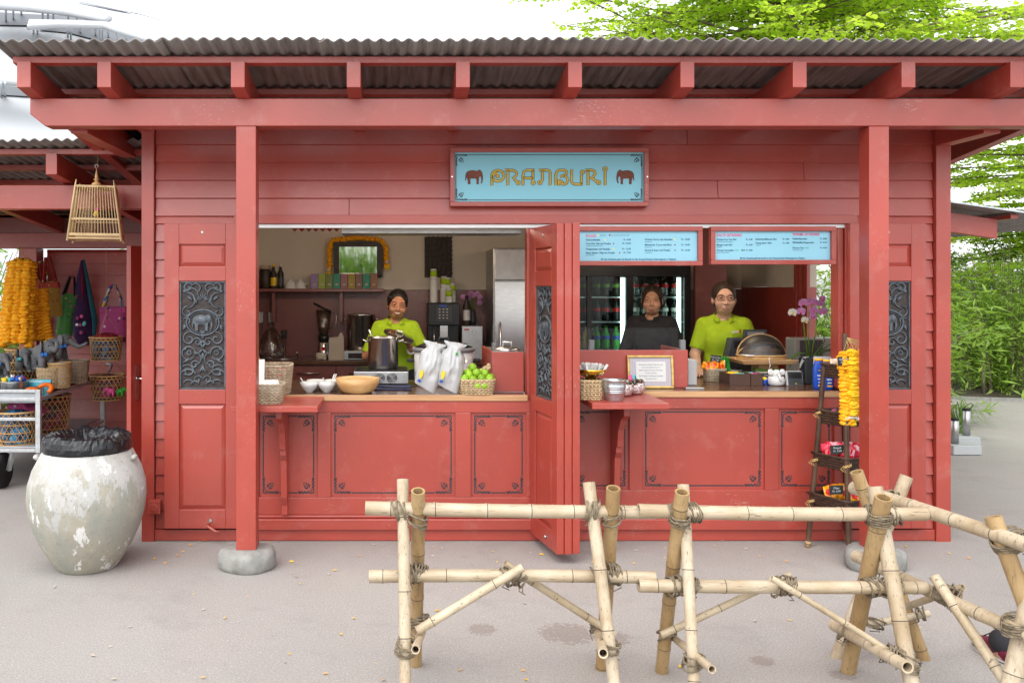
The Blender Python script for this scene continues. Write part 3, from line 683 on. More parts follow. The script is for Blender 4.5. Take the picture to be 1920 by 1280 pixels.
# ================================================================ annex shop on the left
annex = thing('shop_annex', 'open red timber lean-to shop with lower corrugated roof', 'building', (-3.2, 2.0, 0))
AS = -.085
def za(y): return 2.43+AS*(y-.41)
for x in (-4.45, -3.43, -2.437, -1.76):
    m = MB(); a, c = x, x+.079
    m.hexa([(a,.41,za(.41)),(c,.41,za(.41)),(c,3.5,za(3.5)),(a,3.5,za(3.5)),(a,.41,za(.41)+.15),(c,.41,za(.41)+.15),(c,3.5,za(3.5)+.15),(a,3.5,za(3.5)+.15)])
    m.build('rafter', 'red_y', annex, bev=.003)
m = MB(); m.box(-5.2, -1.648, .70, .82, 2.215, 2.39); m.build('front_beam', 'red', annex, bev=.004)
m = MB(); m.box(-5.2, -1.648, 3.18, 3.30, 2.035, 2.19); m.build('rear_beam', 'red', annex, bev=.004)
for y in (.45, .95, 1.5, 2.1, 2.7, 3.2):
    z = za(y)+.152; m = MB(); m.hexa([(-5.2,y,z),(-1.65,y,z),(-1.65,y+.05,z-.004),(-5.2,y+.05,z-.004),(-5.2,y,z+.034),(-1.65,y,z+.034),(-1.65,y+.05,z+.030),(-5.2,y+.05,z+.030)])
    m.build('batten', 'red', annex)
x = -5.2; i = 0
while x < -1.75:
    sheet(annex, x, min(x+.92, -1.655), .27, 3.7, lambda y, i=i: za(y)+.197+.006*(i % 2), 60+i); x += .885; i += 1
siding(annex, -3.60, -1.65, .02, 2.02, 3.40, 'red')
m = MB(); m.box(-3.60, -1.65, 3.41, 3.46, 0, 2.030); m.build('back_wall', 'red_dark', annex)
m = MB(); m.box(-3.785, -3.605, 3.14, 3.32, 0, 2.034); m.build('post', 'red_v', annex, bev=.004)
m = MB(); m.box(-5.2, -1.65, 3.20, 3.26, 2.191, 2.37); m.build('rear_fascia', 'red_dark', annex)
# open door with its carved light and lever handles
door = MB(); hx, hy, fx, fy = -1.655, 1.50, -2.01, .86
dd = Vector((fx-hx, fy-hy, 0)); dl = dd.length; ang = math.atan2(dd.y, dd.x)
T = Matrix.Translation((hx, hy, 0)) @ Matrix.Rotation(ang, 4, 'Z')
door = MB(T); st = .11; Hd = 1.955
door.box(0, st, 0, .045, .03, Hd); door.box(dl-st, dl, 0, .045, .03, Hd)
for a, c in ((.03, .20), (.86, 1.0), (1.66, 1.75), (1.88, Hd)): door.box(st, dl-st, .0005, .0445, a, c)
do = door.build('door', 'red_v', annex, bev=.003)
m = MB(T); m.box(st-.005, dl-st+.005, .017, .028, .195, .865); m.box(st-.005, dl-st+.005, .017, .028, 1.745, 1.885); m.build('door_panel', 'red_v', do)
m = MB(T @ Matrix.Translation((st, .045, 1.0)) @ Matrix.Scale(-1, 4, (0,1,0))); m.box(0, dl-2*st, .016, .026, 0, .66); carve(m, dl-2*st, .66, .014); m.build('carved_panel', 'iron', do)
for sg, yy in ((1, .045), (-1, 0)):
    m = MB(T); m.box(dl-.075, dl-.045, min(yy, yy+sg*.008), max(yy, yy+sg*.008), .80, 1.06); m.tube([(dl-.06, yy, .96), (dl-.06, yy+sg*.055, .96), (dl-.19, yy+sg*.058, .96)], .009, 8); m.build('door_handle', 'steel', do)
# ================================================================ lean-to canopy on the far side
can = thing('side_canopy', 'small corrugated side roof with red rafter beyond the right corner', 'canopy', (4.4, 2.4, 0))
def zc(x): return 2.405-.145*(x-4.05)
for i in range(3):
    m = MB(); n = 60; vs = []; fs = []
    y0 = 1.45+.62*i; y1 = y0+.64
    for xx in (3.56, 5.75):
        for k in range(n+1): yy = y0+(y1-y0)*k/n; vs.append((xx, yy, zc(xx)+.0085*math.cos(2*PI*yy/.0745)+.003*(i % 2)))
    for k in range(n): fs.append((k, k+1, n+2+k, n+1+k))
    m.add(vs, fs, sm=True); o = m.build('roof_sheet', 'roof', can); s_ = o.modifiers.new('solid', 'SOLIDIFY'); s_.thickness = .006
m = MB(); m.bar((3.6, 1.448, zc(3.6)+.004), (5.75, 1.448, zc(5.75)+.004), .012, .014); m.build('edge_flashing', 'galv', can)
for y in (1.62, 2.9):
    m = MB(); m.hexa([(3.56,y,zc(3.56)-.215),(5.02,y,zc(5.02)-.215),(5.02,y+.08,zc(5.02)-.215),(3.56,y+.08,zc(3.56)-.215),(3.56,y,zc(3.56)-.055),(5.02,y,zc(5.02)-.055),(5.02,y+.08,zc(5.02)-.055),(3.56,y+.08,zc(3.56)-.055)])
    m.build('rafter', 'red', can, bev=.003)
for x in (3.7, 4.42, 5.05):
    m = MB(); m.box(x, x+.06, 1.50, 3.3, zc(x)-.054, zc(x)-.018); m.build('batten', 'red_y', can, bev=.002)
m = MB(); m.box(4.9, 4.98, 2.9, 2.98, 0, zc(4.98)-.216); m.build('post', 'red_v', can)
# ================================================================ the white hall roof far behind, upper left
dome = thing('domed_hall', 'huge white domed hall roof with raised panels on steel struts', 'building', (-30, 62, 0))
DC = Vector((-35, 62, -47.4)); DR = 69.7
m = MB(); na, ne = 72, 26; vs = []; fs = []
for j in range(ne+1):
    for i in range(na+1):
        az, el = R(360*i/na), R(43+47*j/ne); vs.append(DC+Vector((math.sin(az)*math.cos(el), -math.cos(az)*math.cos(el), math.sin(el)))*DR)
for j in range(ne):
    for i in range(na): a = j*(na+1)+i; fs.append((a, a+1, a+na+2, a+na+1))
m.add(vs, fs, sm=True); m.build('shell', 'dome_white', dome)
def on_dome(x, y, h):
    o = Vector((0, CY, CZ)); d = (px(x, y, 0)-o).normalized(); oc = o-DC; b_ = oc.dot(d); r = DR+h; q = b_*b_-oc.dot(oc)+r*r
    return o+d*(-b_-math.sqrt(max(0, q)))
def lerp_poly(P, t):
    k = t*(len(P)-1); i = min(int(k), len(P)-2); f = k-i; return (P[i][0]+(P[i+1][0]-P[i][0])*f, P[i][1]+(P[i+1][1]-P[i][1])*f)
def patch(name, top, bot, h, mat, thick, parent=dome):
    vs = []; fs = []; nu, nv = 24, 4
    for j in range(nv+1):
        for i in range(nu+1):
            a = lerp_poly(top, i/nu); c = lerp_poly(bot, i/nu); t = j/nv; vs.append(on_dome(a[0]+(c[0]-a[0])*t, a[1]+(c[1]-a[1])*t, h))
    for j in range(nv):
        for i in range(nu): a = j*(nu+1)+i; fs.append((a, a+1, a+nu+2, a+nu+1))
    p = MB(); p.add(vs, fs, sm=True); o = p.build(name, mat, parent)
    if thick: s_ = o.modifiers.new('solid', 'SOLIDIFY'); s_.thickness = thick; s_.offset = 0
    return o
patch('gap_shade', [(-60,20), (60,27), (140,31), (195,44)], [(-60,46), (60,48), (150,50), (195,46)], .05, 'dome_shade', 0)  # grey patches on the shell: shade in the panel gaps, painted as colour
patch('gap_shade', [(85,50), (160,50), (220,53), (285,74)], [(70,56), (130,62), (200,80), (280,92)], .05, 'dome_shade', 0)
patch('gap_shade', [(145,3), (200,14), (260,26), (310,40)], [(150,5), (205,17), (262,28), (310,41)], .05, 'dome_shade', 0)
patch('gap_shade', [(-60,158), (0,160), (40,164), (80,175)], [(-60,176), (0,178), (40,180), (80,182)], .05, 'dome_shade', 0)
p1 = patch('roof_panel', [(-80,-22), (40,-14), (110,2), (210,36)], [(-80,10), (60,20), (130,28), (198,41)], 1.5, 'dome_white', .16)
p2 = patch('roof_panel', [(54,40), (130,41), (200,44), (310,82)], [(50,53), (110,50), (195,52), (285,80)], 1.6, 'dome_white', .16)
p3 = patch('roof_panel', [(-80,120), (0,126), (60,138), (110,160)], [(-80,152), (0,156), (50,160), (100,170)], 1.3, 'dome_white', .16)
for par, pts in ((p1, [(11,12,40), (25,14,36), (40,17,27), (80,22,38), (90,25,40), (100,27,36), (128,29,40), (144,31,42), (162,33,42)]), (p2, [(63,53,61), (70,53,61), (127,51,74), (133,51,75), (150,51,60), (179,52,66), (187,52,83), (193,52,84), (203,53,70), (220,56,82), (237,60,80), (255,67,76)]), (p3, [(2,156,180), (9,156,180)])):
    for x, y0, y1 in pts:
        q = MB(); q.tube([on_dome(x, y1, .02), on_dome(x, y0-1, 1.4)], .045, 6); q.build('strut', 'galv', par)

# lit ceiling lamps of the kitchen
for i, (x, y) in enumerate(((-.6, .75), (.35, .75), (2.2, .60))):
    t = thing('ceiling_lamp', ('round ceiling lamp inside the hatch over the stove side', 'round ceiling lamp inside the hatch over the food warmer side', 'round ceiling lamp over the drinks counter')[i], 'lamp', (x, y, 2.26), 'ceiling lamps inside the kiosk')
    m = MB(); m.lathe([(.09, 2.299), (.095, 2.28), (.085, 2.262)], (x, y, 0), 20); m.build('lamp_body', 'white_metal', t)
    m = MB(); m.lathe([(.08, 2.263), (.06, 2.256), (.001, 2.254)], (x, y, 0), 20); m.build('diffuser', 'lamp_glow', t)
    ld = bpy.data.lights.new('lamp_light', 'POINT'); ld.energy = (7.5, 7.5, 6)[i]; ld.color = (1, .82, .62); ld.shadow_soft_size = .08; lo = bpy.data.objects.new('lamp_light', ld); COL.objects.link(lo); lo.parent = t; lo.location = (0, 0, -.06)
# ================================================================ stones under the posts
for x, lab in ((-.867, 'rounded grey foundation stone under the post beside the left shutter'), (2.812, 'rounded grey foundation stone under the post by the ladder shelf')):
    m = MB(); rn = random.Random(int(x*100))
    prof = [(.12, -.02), (.158, .0), (.168, .022), (.171, .050), (.170, .080), (.160, .104), (.140, .116), (.11, .1195), (0.001, .121)]
    m.lathe(prof, (x, -.562, 0), 40, warp=lambda a, z: 1+.04*math.sin(3*a+x)+.025*math.sin(5*a+2+z*20)+.012*math.sin(11*a+z*60), sy=.86)
    m.build('foundation_stone', 'stone', label=lab, cat='stone', group='stones carrying the kiosk posts')
# ================================================================ big pot used as a bin
JX, JY = -1.815, -.54
m = MB(); prof = [(.160, 0), (.172, .012), (.212, .07), (.260, .15), (.299, .24), (.325, .33), (.336, .42), (.330, .50), (.307, .58), (.272, .65), (.246, .70), (.236, .72), (.238, .755), (.226, .765), (.216, .75), (.21, .58), (.001, .53)]
pr2 = []
for i in range(len(prof)-1):
    for t in (0, .5): pr2.append((prof[i][0]*(1-t)+prof[i+1][0]*t, prof[i][1]*(1-t)+prof[i+1][1]*t))
pr2.append(prof[-1])
m.lathe(pr2, (JX, JY, 0), 64, warp=lambda a, z: 1+.006*math.sin(2*a+1)+.004*math.sin(5*a+z*9), cap=True)
for sg in (-1, 1): m.tube([(JX+sg*.272, JY-.05, .645), (JX+sg*.287, JY-.055, .655), (JX+sg*.29, JY-.03, .655), (JX+sg*.272, JY-.01, .65)], .014, 8)
m.build('clay_pot', 'jar', label='large weathered white clay pot with flaking paint used as a bin', cat='pot')
m = MB(); n = 110; vs = []; fs = []
prb = [(.252, .690), (.257, .702), (.256, .728), (.250, .755), (.236, .777), (.215, .786), (.190, .784), (.165, .770), (.14, .745), (.10, .71), (.05, .68), (.004, .675)]
for j, (r, z) in enumerate(prb):
    for i in range(n):
        a = 2*PI*i/n; q = mnoise.noise(Vector((math.cos(a)*5, math.sin(a)*5, j*.8)))+.6*mnoise.noise(Vector((math.cos(a)*13, math.sin(a)*13, j*1.3+5)))
        amp = (.004, .005, .005, .010, .016, .020, .022, .03, .03, .02, .01, .0)[j]
        vs.append((JX+(r+q*amp*.8)*math.cos(a), JY+(r+q*amp*.8)*math.sin(a), z+q*amp*1.0))
for j in range(len(prb)-1):
    for i in range(n): fs.append((j*n+i, j*n+(i+1) % n, (j+1)*n+(i+1) % n, (j+1)*n+i))
m.add(vs, fs, sm=False); m.build('bin_liner', 'bag_plastic', label='crumpled black plastic bin bag stretched over the mouth of the big pot', cat='bin bag')
# ================================================================ bamboo barriers
def pole(mb, a, b, r, seed=0, nodes=None, taper=.06):
    a = Vector(a); b = Vector(b); L = (b-a).length; rn = random.Random(seed); d = (b-a)/L
    bow = d.orthogonal().normalized()*rn.uniform(-.006, .006)*L
    def c(t): return a+(b-a)*t+bow*math.sin(PI*t)
    ts = nodes or []
    if not nodes:
        t = rn.uniform(.05, .16)/L
        while t < .97: ts.append(t); t += rn.uniform(.17, .29)/L
    P = [(0, 1)]
    for t in ts:
        e = .010/L; P += [(t-e*1.6, 1), (t-e*.5, 1.045), (t-e*.12, 1.07), (t, .985), (t+e*.12, 1.06), (t+e*.6, 1.02), (t+e*1.8, .995)]
    for t in ts:
        e_ = c(t); mb.tube([e_-d*.0016, e_+d*.0016], r*1.062*(1-taper*t), 14, mi=1, cap=False)
    P.append((1, 1)); P = sorted(p for p in P if 0 <= p[0] <= 1)
    mb.tube([c(t) for t, k in P], [r*k*(1-taper*t) for t, k in P], 14, cap=False)
    for t, s in ((0, 1), (1, -1)):       # hollow ends
        rr = r*(1-taper*t); e = c(t); dd = d*s
        mb.tube([e, e+dd*.0008, e+dd*.06], [rr, rr*.74, rr*.72], 14, cap=False, sm=False); mb.ball(e+dd*.05, (rr*.72, rr*.72, rr*.72), 8, 4, mi=1)
def lash(p, d, r, w=.05, turns=7, seed=0, spread=.7):
    turns = int(turns*1.7); w *= .9
    """rope wound round a joint: p centre, d axis of the pole it is wound on"""
    rn = random.Random(seed); d = Vector(d).normalized(); u = d.orthogonal().normalized(); v = d.cross(u); pts = []
    p = Vector(p); N = turns*14
    for i in range(N+1):
        t = i/N; a = 2*PI*turns*t; k = 2*abs(((t*3.3+seed*.37) % 1)-.5)
        off = (k-.5)*w*1.3+.014*math.sin(a+seed)*spread
        rr = r*1.05+.0032+.0055*abs(math.sin(t*PI*5+seed))+rn.uniform(-.0012, .002)
        pts.append(p+d*off+(u*math.cos(a)+v*math.sin(a))*rr)
    m = MB(); m.tube(pts, [.0030+.0008*math.sin(i*2.1) for i in range(N+1)], 5)
    for q in range(3):
        e = pts[rn.randrange(N)]; m.tube([e, e+Vector((rn.uniform(-.02, .02), rn.uniform(-.02, .02), -.018)), e+Vector((rn.uniform(-.03, .03), rn.uniform(-.03, .03), -.03))], .002, 4)
    return m
def barrier(label, parts, lashes, loc):
    t = thing('bamboo_barrier', label, 'barrier', loc, 'bamboo barriers in front of the kiosk')
    for i, (nm, a, b, r, mat) in enumerate(parts):
        m = MB(); pole(m, a, b, r, seed=int(loc[0]*100)+i*7); m.build(nm, [mat, 'iron_back'], t)
    for i, (p, d, r, w_, tn) in enumerate(lashes): lash(p, d, r, w_, tn, seed=i+int(loc[0]*10)).build('rope_lashing', 'rope', t)
    return t
ZY = lambda zc: zc+CY
def Q(x, y, zc): return px(x, y, ZY(zc))
# first barrier
P = [('rail', Q(685, 952, 3.60), Q(1228, 960, 3.60), .0283, 'bamboo_h'), ('rail', Q(692, 1080, 3.60), Q(1228, 1082, 3.60), .0262, 'bamboo_h'),
     ('leg', Q(755, 898, 3.64), Q(760, 1346, 3.37), .0245, 'bamboo'), ('leg', Q(784, 920, 3.56), Q(779, 1246, 3.865), .0285, 'bamboo_tan'),
     ('leg', Q(1104, 904, 3.64), Q(1160, 1350, 3.36), .0255, 'bamboo'), ('leg', Q(1150, 915, 3.56), Q(1128, 1258, 3.83), .0285, 'bamboo_tan'),
     ('tie', Q(779, 1217, 3.27), Q(800, 1165, 3.98), .0165, 'bamboo_thin'), ('tie', Q(1131, 1224, 3.25), Q(1118, 1172, 3.95), .0185, 'bamboo_thin'),
     ('brace', Q(782, 1182, 3.52), Q(980, 1063, 3.545), .0185, 'bamboo_thin'), ('brace', Q(946, 1056, 3.655), Q(1152, 1188, 3.70), .0165, 'bamboo_thin')]
Lh = [(Q(750, 957, 3.60), (1,0,0), .030, .05, 8), (Q(783, 975, 3.58), (.05,-.3,1), .030, .05, 6), (Q(768, 1075, 3.60), (1,0,.2), .030, .05, 8), (Q(783, 1074, 3.62), (1,0,-.3), .030, .05, 7),
      (Q(1110, 957, 3.60), (1,0,0), .030, .05, 8), (Q(1148, 968, 3.58), (-.05,-.3,1), .030, .045, 6), (Q(1128, 1078, 3.60), (1,0,.2), .030, .05, 8), (Q(1148, 1074, 3.62), (1,0,-.3), .030, .05, 7),
      (Q(953, 1080, 3.58), (1,.1,.3), .029, .04, 6), (Q(975, 1082, 3.61), (1,0,-.4), .028, .035, 6), (Q(762, 1212, 3.44), (.25,-.2,1), .030, .05, 8), (Q(785, 1164, 3.78), (.2,.2,1), .030, .05, 7),
      (Q(1142, 1214, 3.43), (.2,-.2,1), .030, .05, 8), (Q(1124, 1176, 3.76), (.1,.2,1), .030, .05, 7)]
barrier('bamboo trestle barrier nearest the big pot, below the white bags', P, Lh, (.45, ZY(3.6), 0))
# second barrier
P = [('rail', Q(1197, 957, 3.57), Q(1736, 963, 3.57), .0283, 'bamboo_h'), ('rail', Q(1197, 1097, 3.57), Q(1736, 1101, 3.57), .0268, 'bamboo_h'),
     ('leg', Q(1279, 922, 3.51), Q(1240, 1262, 3.80), .0285, 'bamboo_tan'), ('leg', Q(1281, 908, 3.62), Q(1305, 1352, 3.36), .0235, 'bamboo'),
     ('leg', Q(1657, 932, 3.50), Q(1590, 1258, 3.80), .0325, 'bamboo_tan'), ('leg', Q(1640, 912, 3.63), Q(1722, 1352, 3.37), .0300, 'bamboo'),
     ('tie', Q(1335, 1254, 3.24), Q(1250, 1184, 3.86), .0150, 'bamboo_thin'), ('tie', Q(1702, 1250, 3.24), Q(1562, 1172, 3.86), .0225, 'bamboo_thin'),
     ('brace', Q(1240, 1190, 3.62), Q(1482, 1077, 3.64), .0150, 'bamboo_thin'), ('brace', Q(1446, 1083, 3.50), Q(1686, 1232, 3.46), .0125, 'bamboo_thin')]
Lh = [(Q(1268, 962, 3.57), (1,0,.1), .031, .045, 7), (Q(1298, 960, 3.58), (1,0,0), .030, .04, 7), (Q(1274, 974, 3.545), (-.1,-.3,1), .030, .035, 5), (Q(1265, 1098, 3.58), (1,0,.2), .030, .05, 8), (Q(1292, 1100, 3.55), (1,0,-.2), .029, .045, 7),
      (Q(1634, 965, 3.57), (1,0,.1), .031, .04, 7), (Q(1675, 966, 3.58), (1,0,.1), .030, .04, 6), (Q(1650, 972, 3.53), (-.15,-.3,1), .034, .045, 7), (Q(1636, 1100, 3.58), (1,0,.2), .029, .05, 8), (Q(1672, 1103, 3.55), (1,0,-.2), .030, .05, 8),
      (Q(1460, 1098, 3.56), (1,0,.2), .028, .04, 6), (Q(1480, 1098, 3.58), (1,0,-.2), .028, .035, 5), (Q(1300, 1238, 3.42), (.1,-.2,1), .028, .05, 8), (Q(1250, 1186, 3.74), (-.1,.2,1), .030, .045, 6),
      (Q(1702, 1240, 3.42), (.15,-.2,1), .034, .055, 8), (Q(1675, 1228, 3.44), (.8,-.6,-.3), .026, .05, 7), (Q(1584, 1185, 3.74), (.8,-.6,-.3), .028, .04, 6)]
barrier('bamboo trestle barrier in front of the drinks counter', P, Lh, (1.65, ZY(3.57), 0))
# third barrier, turned at right angles
P = [('rail', Q(1600, 914, 3.99), Q(2010, 1051, 3.0), .0290, 'bamboo'), ('rail', Q(1604, 1042, 3.99), Q(2010, 1228, 3.0), .0270, 'bamboo'),
     ('leg', Q(1606, 884, 3.90), Q(1733, 1236, 3.93), .0275, 'bamboo_tan'), ('leg', Q(1700, 892, 3.96), Q(1566, 1238, 3.95), .0275, 'bamboo'),
     ('leg', Q(1862, 968, 3.30), Q(2034, 1420, 3.12), .0300, 'bamboo_tan'), ('leg', Q(1966, 975, 3.24), Q(1868, 1400, 3.18), .0330, 'bamboo'),
     ('tie', Q(1628, 1170, 3.90), Q(1742, 1149, 3.88), .0165, 'bamboo_thin'), ('brace', Q(1752, 1080, 3.52), Q(1900, 1300, 3.22), .0205, 'bamboo_thin'), ('brace', Q(1806, 1100, 3.58), Q(1690, 1140, 3.80), .0150, 'bamboo_thin')]
Lh = [(Q(1640, 938, 3.93), (.4,0,1), .030, .04, 6), (Q(1668, 935, 3.92), (.4,-.8,-.1), .031, .045, 6), (Q(1885, 1020, 3.28), (.4,.2,-.5), .034, .04, 7), (Q(1905, 1010, 3.30), (.3,-.8,-.1), .032, .05, 7), (Q(1775, 1115, 3.50), (.3,-.8,-.1), .030, .045, 7), (Q(1790, 1118, 3.50), (.5,-.4,-.5), .026, .04, 6),
      (Q(1905, 1172, 3.20), (0,0,1), .036, .045, 7), (Q(1726, 1150, 3.88), (1,0,.2), .020, .04, 6), (Q(1640, 1168, 3.90), (.6,0,1), .028, .04, 6), (Q(1650, 1060, 3.93), (.3,0,1), .030, .04, 6)]
barrier('bamboo trestle barrier turned sideways at the right edge', P, Lh, (2.15, ZY(3.5), 0))
# ================================================================ fallen leaves
m = MB(); rn = random.Random(3)
for i in range(210):
    y = rn.uniform(-3.0, .3) if i < 150 else rn.uniform(-.5, -.04); x = rn.uniform(-2.6, 4.2) if i < 150 else rn.uniform(-1.6, 3.5)
    s = rn.uniform(.006, .017); a = rn.uniform(0, 6.28); T = Matrix.Translation((x, y, .006)) @ Matrix.Rotation(a, 4, 'Z') @ Matrix.Rotation(rn.uniform(-.4, .4), 4, 'X')
    m.T = T; m.add([(-s,0,0),(0,-s*.55,.002),(s,0,.003),(0,s*.55,.002)], [(0,1,2,3)], mi=rn.randrange(3))
m.T = None; m.build('fallen_leaves', ['marigold_yellow', 'marigold', 'kraft'], org=(0,0,0), label='small yellow leaves scattered over the paving', cat='leaves', kind='stuff')
# ================================================================ name board
SX0, SX1, SZ0, SZ1 = px(844, 0, -.05).x, px(1216, 0, -.05).x, px(0, 387, -.05).z, px(0, 277, -.05).z
sign = thing('name_sign', 'light blue PRANBURI name sign with two elephants in red frame', 'sign', ((SX0+SX1)/2, -.05, SZ0))
fw = .030
for nm, a, c, d, e in (('frame_rail', SX0, SX1, SZ1-fw, SZ1), ('frame_rail', SX0, SX1, SZ0, SZ0+fw), ('frame_stile', SX0, SX0+fw, SZ0+fw, SZ1-fw), ('frame_stile', SX1-fw, SX1, SZ0+fw, SZ1-fw)):
    m = MB(); m.box(a, c, -.062, -.006, d, e); m.build(nm, 'red', sign, bev=.003)
m = MB(); m.box(SX0+fw-.004, SX1-fw+.004, -.040, -.008, SZ0+fw-.004, SZ1-fw+.004); face = m.build('sign_face', 'sign_blue', sign)
def zpx(u, v): p = px(820+u/4.571, 260+v/4.571, -.045); return (p.x, p.z)
m = MB(); a = zpx(160, 525); c = zpx(1755, 138); border(m, a[0], c[0], a[1], c[1], -.0412, -.0402, s=.74, lw=.0055); m.build('border', 'dark_paint', face)
for u, fl in ((238, False), (1530, True)):
    q0 = zpx(u, 390); m = MB(); elephant(m, q0[0], q0[1], 160/4.571*mp(-.045), -.0413, -.0402, fl); eo = m.build('elephant_emblem', 'dark_paint', face)
    m = MB(); k = .95; ww = 160/4.571*mp(-.045)
    pts = [((q0[0]+ww/2+(1 if not fl else -1)*(uu-.5)*ww*.955), q0[1]+.38*ww+(vv-.38)*ww*.945) for uu, vv in EL]; m.prism(pts, -.0422, -.0414); m.build('emblem_fill', 'elephant_red', eo)
LET = {'P': [[(468,400),(468,322)]+[(520+52*math.cos(R(t)), 318-46*math.sin(R(t))) for t in range(172, -135, -12)]+[(520+(50-i*4.6)*math.cos(R(-140-i*26)), 322-(44-i*4)*math.sin(R(-140-i*26))) for i in range(6)]],
 'R': [[(580,270),(640,270),(668,278),(682,298),(674,322),(650,334),(668,352),(684,372)], [(605,270),(605,400)]],
 'A': [[(735,400),(735,310),(742,284),(764,270),(836,270)], [(820,270),(820,372)], [(735,337),(820,337)]],
 'N': [[(872,270),(945,270),(962,276),(968,292),(968,400)], [(902,270),(902,355),(890,370)]],
 'B': [[(1017,400),(1017,305),(1026,280),(1050,270),(1092,270),(1112,282),(1108,302),(1085,316),(1052,326)], [(1085,316),(1112,332),(1120,356),(1108,382),(1085,394),(1066,384)], [(1040,400),(1040,345)]],
 'U': [[(1152,262),(1152,365),(1160,384),(1180,390),(1248,390)], [(1236,390),(1236,310)]],
 'S': [[(1268,270),(1325,270),(1350,280),(1354,302),(1338,326),(1312,334),(1340,348),(1370,370)], [(1293,270),(1293,400)]],
 'I': [[(1440,280),(1440,400)]]}
RING = {'P': (518,322,13), 'R': (693,378,17), 'A': (822,378,17), 'N': (880,376,17), 'B': (1064,374,16), 'U': (1244,288,17), 'S': (1384,376,18), 'I': (1440,260,19)}
for L in 'PRANBUSI':
    o_ = MB(); g_ = MB()
    for st_ in LET[L]:
        pts = [zpx(u, v) for u, v in st_]; e0 = Vector(pts[0])-Vector(pts[1]); 
        o_.ribbon([tuple(Vector(pts[0])+e0.normalized()*.0008)]+pts[1:], .0192, -.0414, -.0402); g_.ribbon(pts, .0130, -.0424, -.0416)
    u, v, r = RING[L]; c_ = zpx(u, v); rr = r/4.571*mp(-.045)
    for mb, wd, y0, y1 in ((o_, .0150, -.04145, -.0403), (g_, .0092, -.0425, -.0417)):
        mb.ribbon([(c_[0]+rr*.72*math.cos(2*PI*i/20), c_[1]+rr*.72*math.sin(2*PI*i/20)) for i in range(20)], wd, y0, y1, closed=True)
    lo = o_.build('letter', 'dark_paint', face); g_.build('letter_face', 'sign_gold', lo)
for x in (SX0+.012, SX1-.012):
    m = MB(); m.tube([(x, -.066, (SZ0+SZ1)/2), (x, -.06, (SZ0+SZ1)/2)], .005, 8); m.build('screw', 'steel', sign)
# ================================================================ menu boards
def menu(x0, x1, y0, y1, label, ink, pink, extra):
    Y = -.03; a = px(x0, y1, Y); c = px(x1, y0, Y); t = thing('menu_board', label, 'menu board', ((a.x+c.x)/2, Y, a.z)); f = .030
    for nm, q in (('frame_rail', (a.x, c.x, c.z-f, c.z)), ('frame_rail', (a.x, c.x, a.z, a.z+f)), ('frame_stile', (a.x, a.x+f, a.z+f, c.z-f)), ('frame_stile', (c.x-f, c.x, a.z+f, c.z-f))):
        m = MB(); m.box(q[0], q[1], Y-.030, Y+.015, q[2], q[3]); m.build(nm, 'red', t, bev=.003)
    m = MB(); m.box(a.x+f-.003, c.x-f+.003, Y-.008, Y+.010, a.z+f-.003, c.z-f+.003); fo = m.build('menu_face', 'menu_blue', t)
    def zz(u, v): p = px(1070+u/3.765, 420+v/3.765, Y); return (p.x, Y-.0088, p.z)
    for mat, rows in (('menu_ink', ink), ('menu_pink', pink)):
        m = MB()
        for (u, v, s, al, tx, w_) in rows: m.text(tx, s/3.765*mp(Y), zz(u, v), align=al, sx=w_, ext=.0004, bold=.0004 if s > 13 else 0)
        m.build('lettering', mat, fo)
    for mat, kind, u, v, r in extra:
        m = MB(); p = zz(u, v)
        if kind == 'dot': m.prism([(p[0]+r/3.765*mp(Y)*math.cos(i*PI/5), p[2]+r/3.765*mp(Y)*math.sin(i*PI/5)) for i in range(10)], p[1], p[1]+.0006)
        else: m.text(kind, r/3.765*mp(Y), p, ext=.0004)
        m.build('mark', mat, fo)
ink = []
for v, s, p, sub in ((118, 'Glasnudelsalat', '9.50', ''), (144, 'Tom Kha Gai mit Poulet', '12.50', 'Kokossuppe mit Poulet und Reis'), (183, 'Thaigemüse mit Nudeln', '12.50', ''), (209, 'Satay Spiess 100g mit Poulet', '7.50', 'mit Erdnusssauce')):
    ink += [(104, v, 17, 'LEFT', s, 1.05), (422, v-2, 16, 'RIGHT', 'Fr. '+p, 1.05)]
    if sub: ink.append((104, v+13, 9, 'LEFT', sub, 1))
for v, s, p, sub in ((115, 'Grünes Curry mit Gemüse', '12.50', 'mit Jasminreis'), (153, 'Massaman Curry mit Rind', '16.50', 'mit Jasminreis'), (191, 'Sweet & Sour mit Poulet', '16.50', 'mit Jasminreis')):
    ink += [(520, v, 17, 'LEFT', s, 1.05), (838, v-1, 16, 'RIGHT', 'Fr. '+p, 1.05), (520, v+14, 9, 'LEFT', sub, 1)]
foot = '2% des Umsatzes geht als Spende an den Kaeng Krachan Nationalpark in Thailand'
ink += [(475, 254, 16, 'CENTER', foot, 1.0), (204, 83, 10, 'LEFT', 'Vegetarisch', 1), (282, 83, 10, 'LEFT', 'alle Gerichte auf Wunsch scharf', 1)]
menu(1066, 1315, 425, 498, 'blue menu board headed FOOD in a red frame', ink, [(104, 94, 26, 'LEFT', 'FOOD', 1.0)],
     [('menu_yellow', 'dot', 194, 79, 6), ('menu_maroon', 'dot', 273, 79, 6), ('menu_yellow', 'dot', 240, 112, 6), ('menu_maroon', 'dot', 301, 138, 5), ('menu_yellow', 'dot', 302, 177, 6), ('menu_maroon', 'dot', 344, 203, 5), ('menu_yellow', 'dot', 734, 110, 6), ('menu_maroon', 'dot', 733, 148, 5), ('menu_maroon', 'dot', 733, 186, 5)])
ink = []
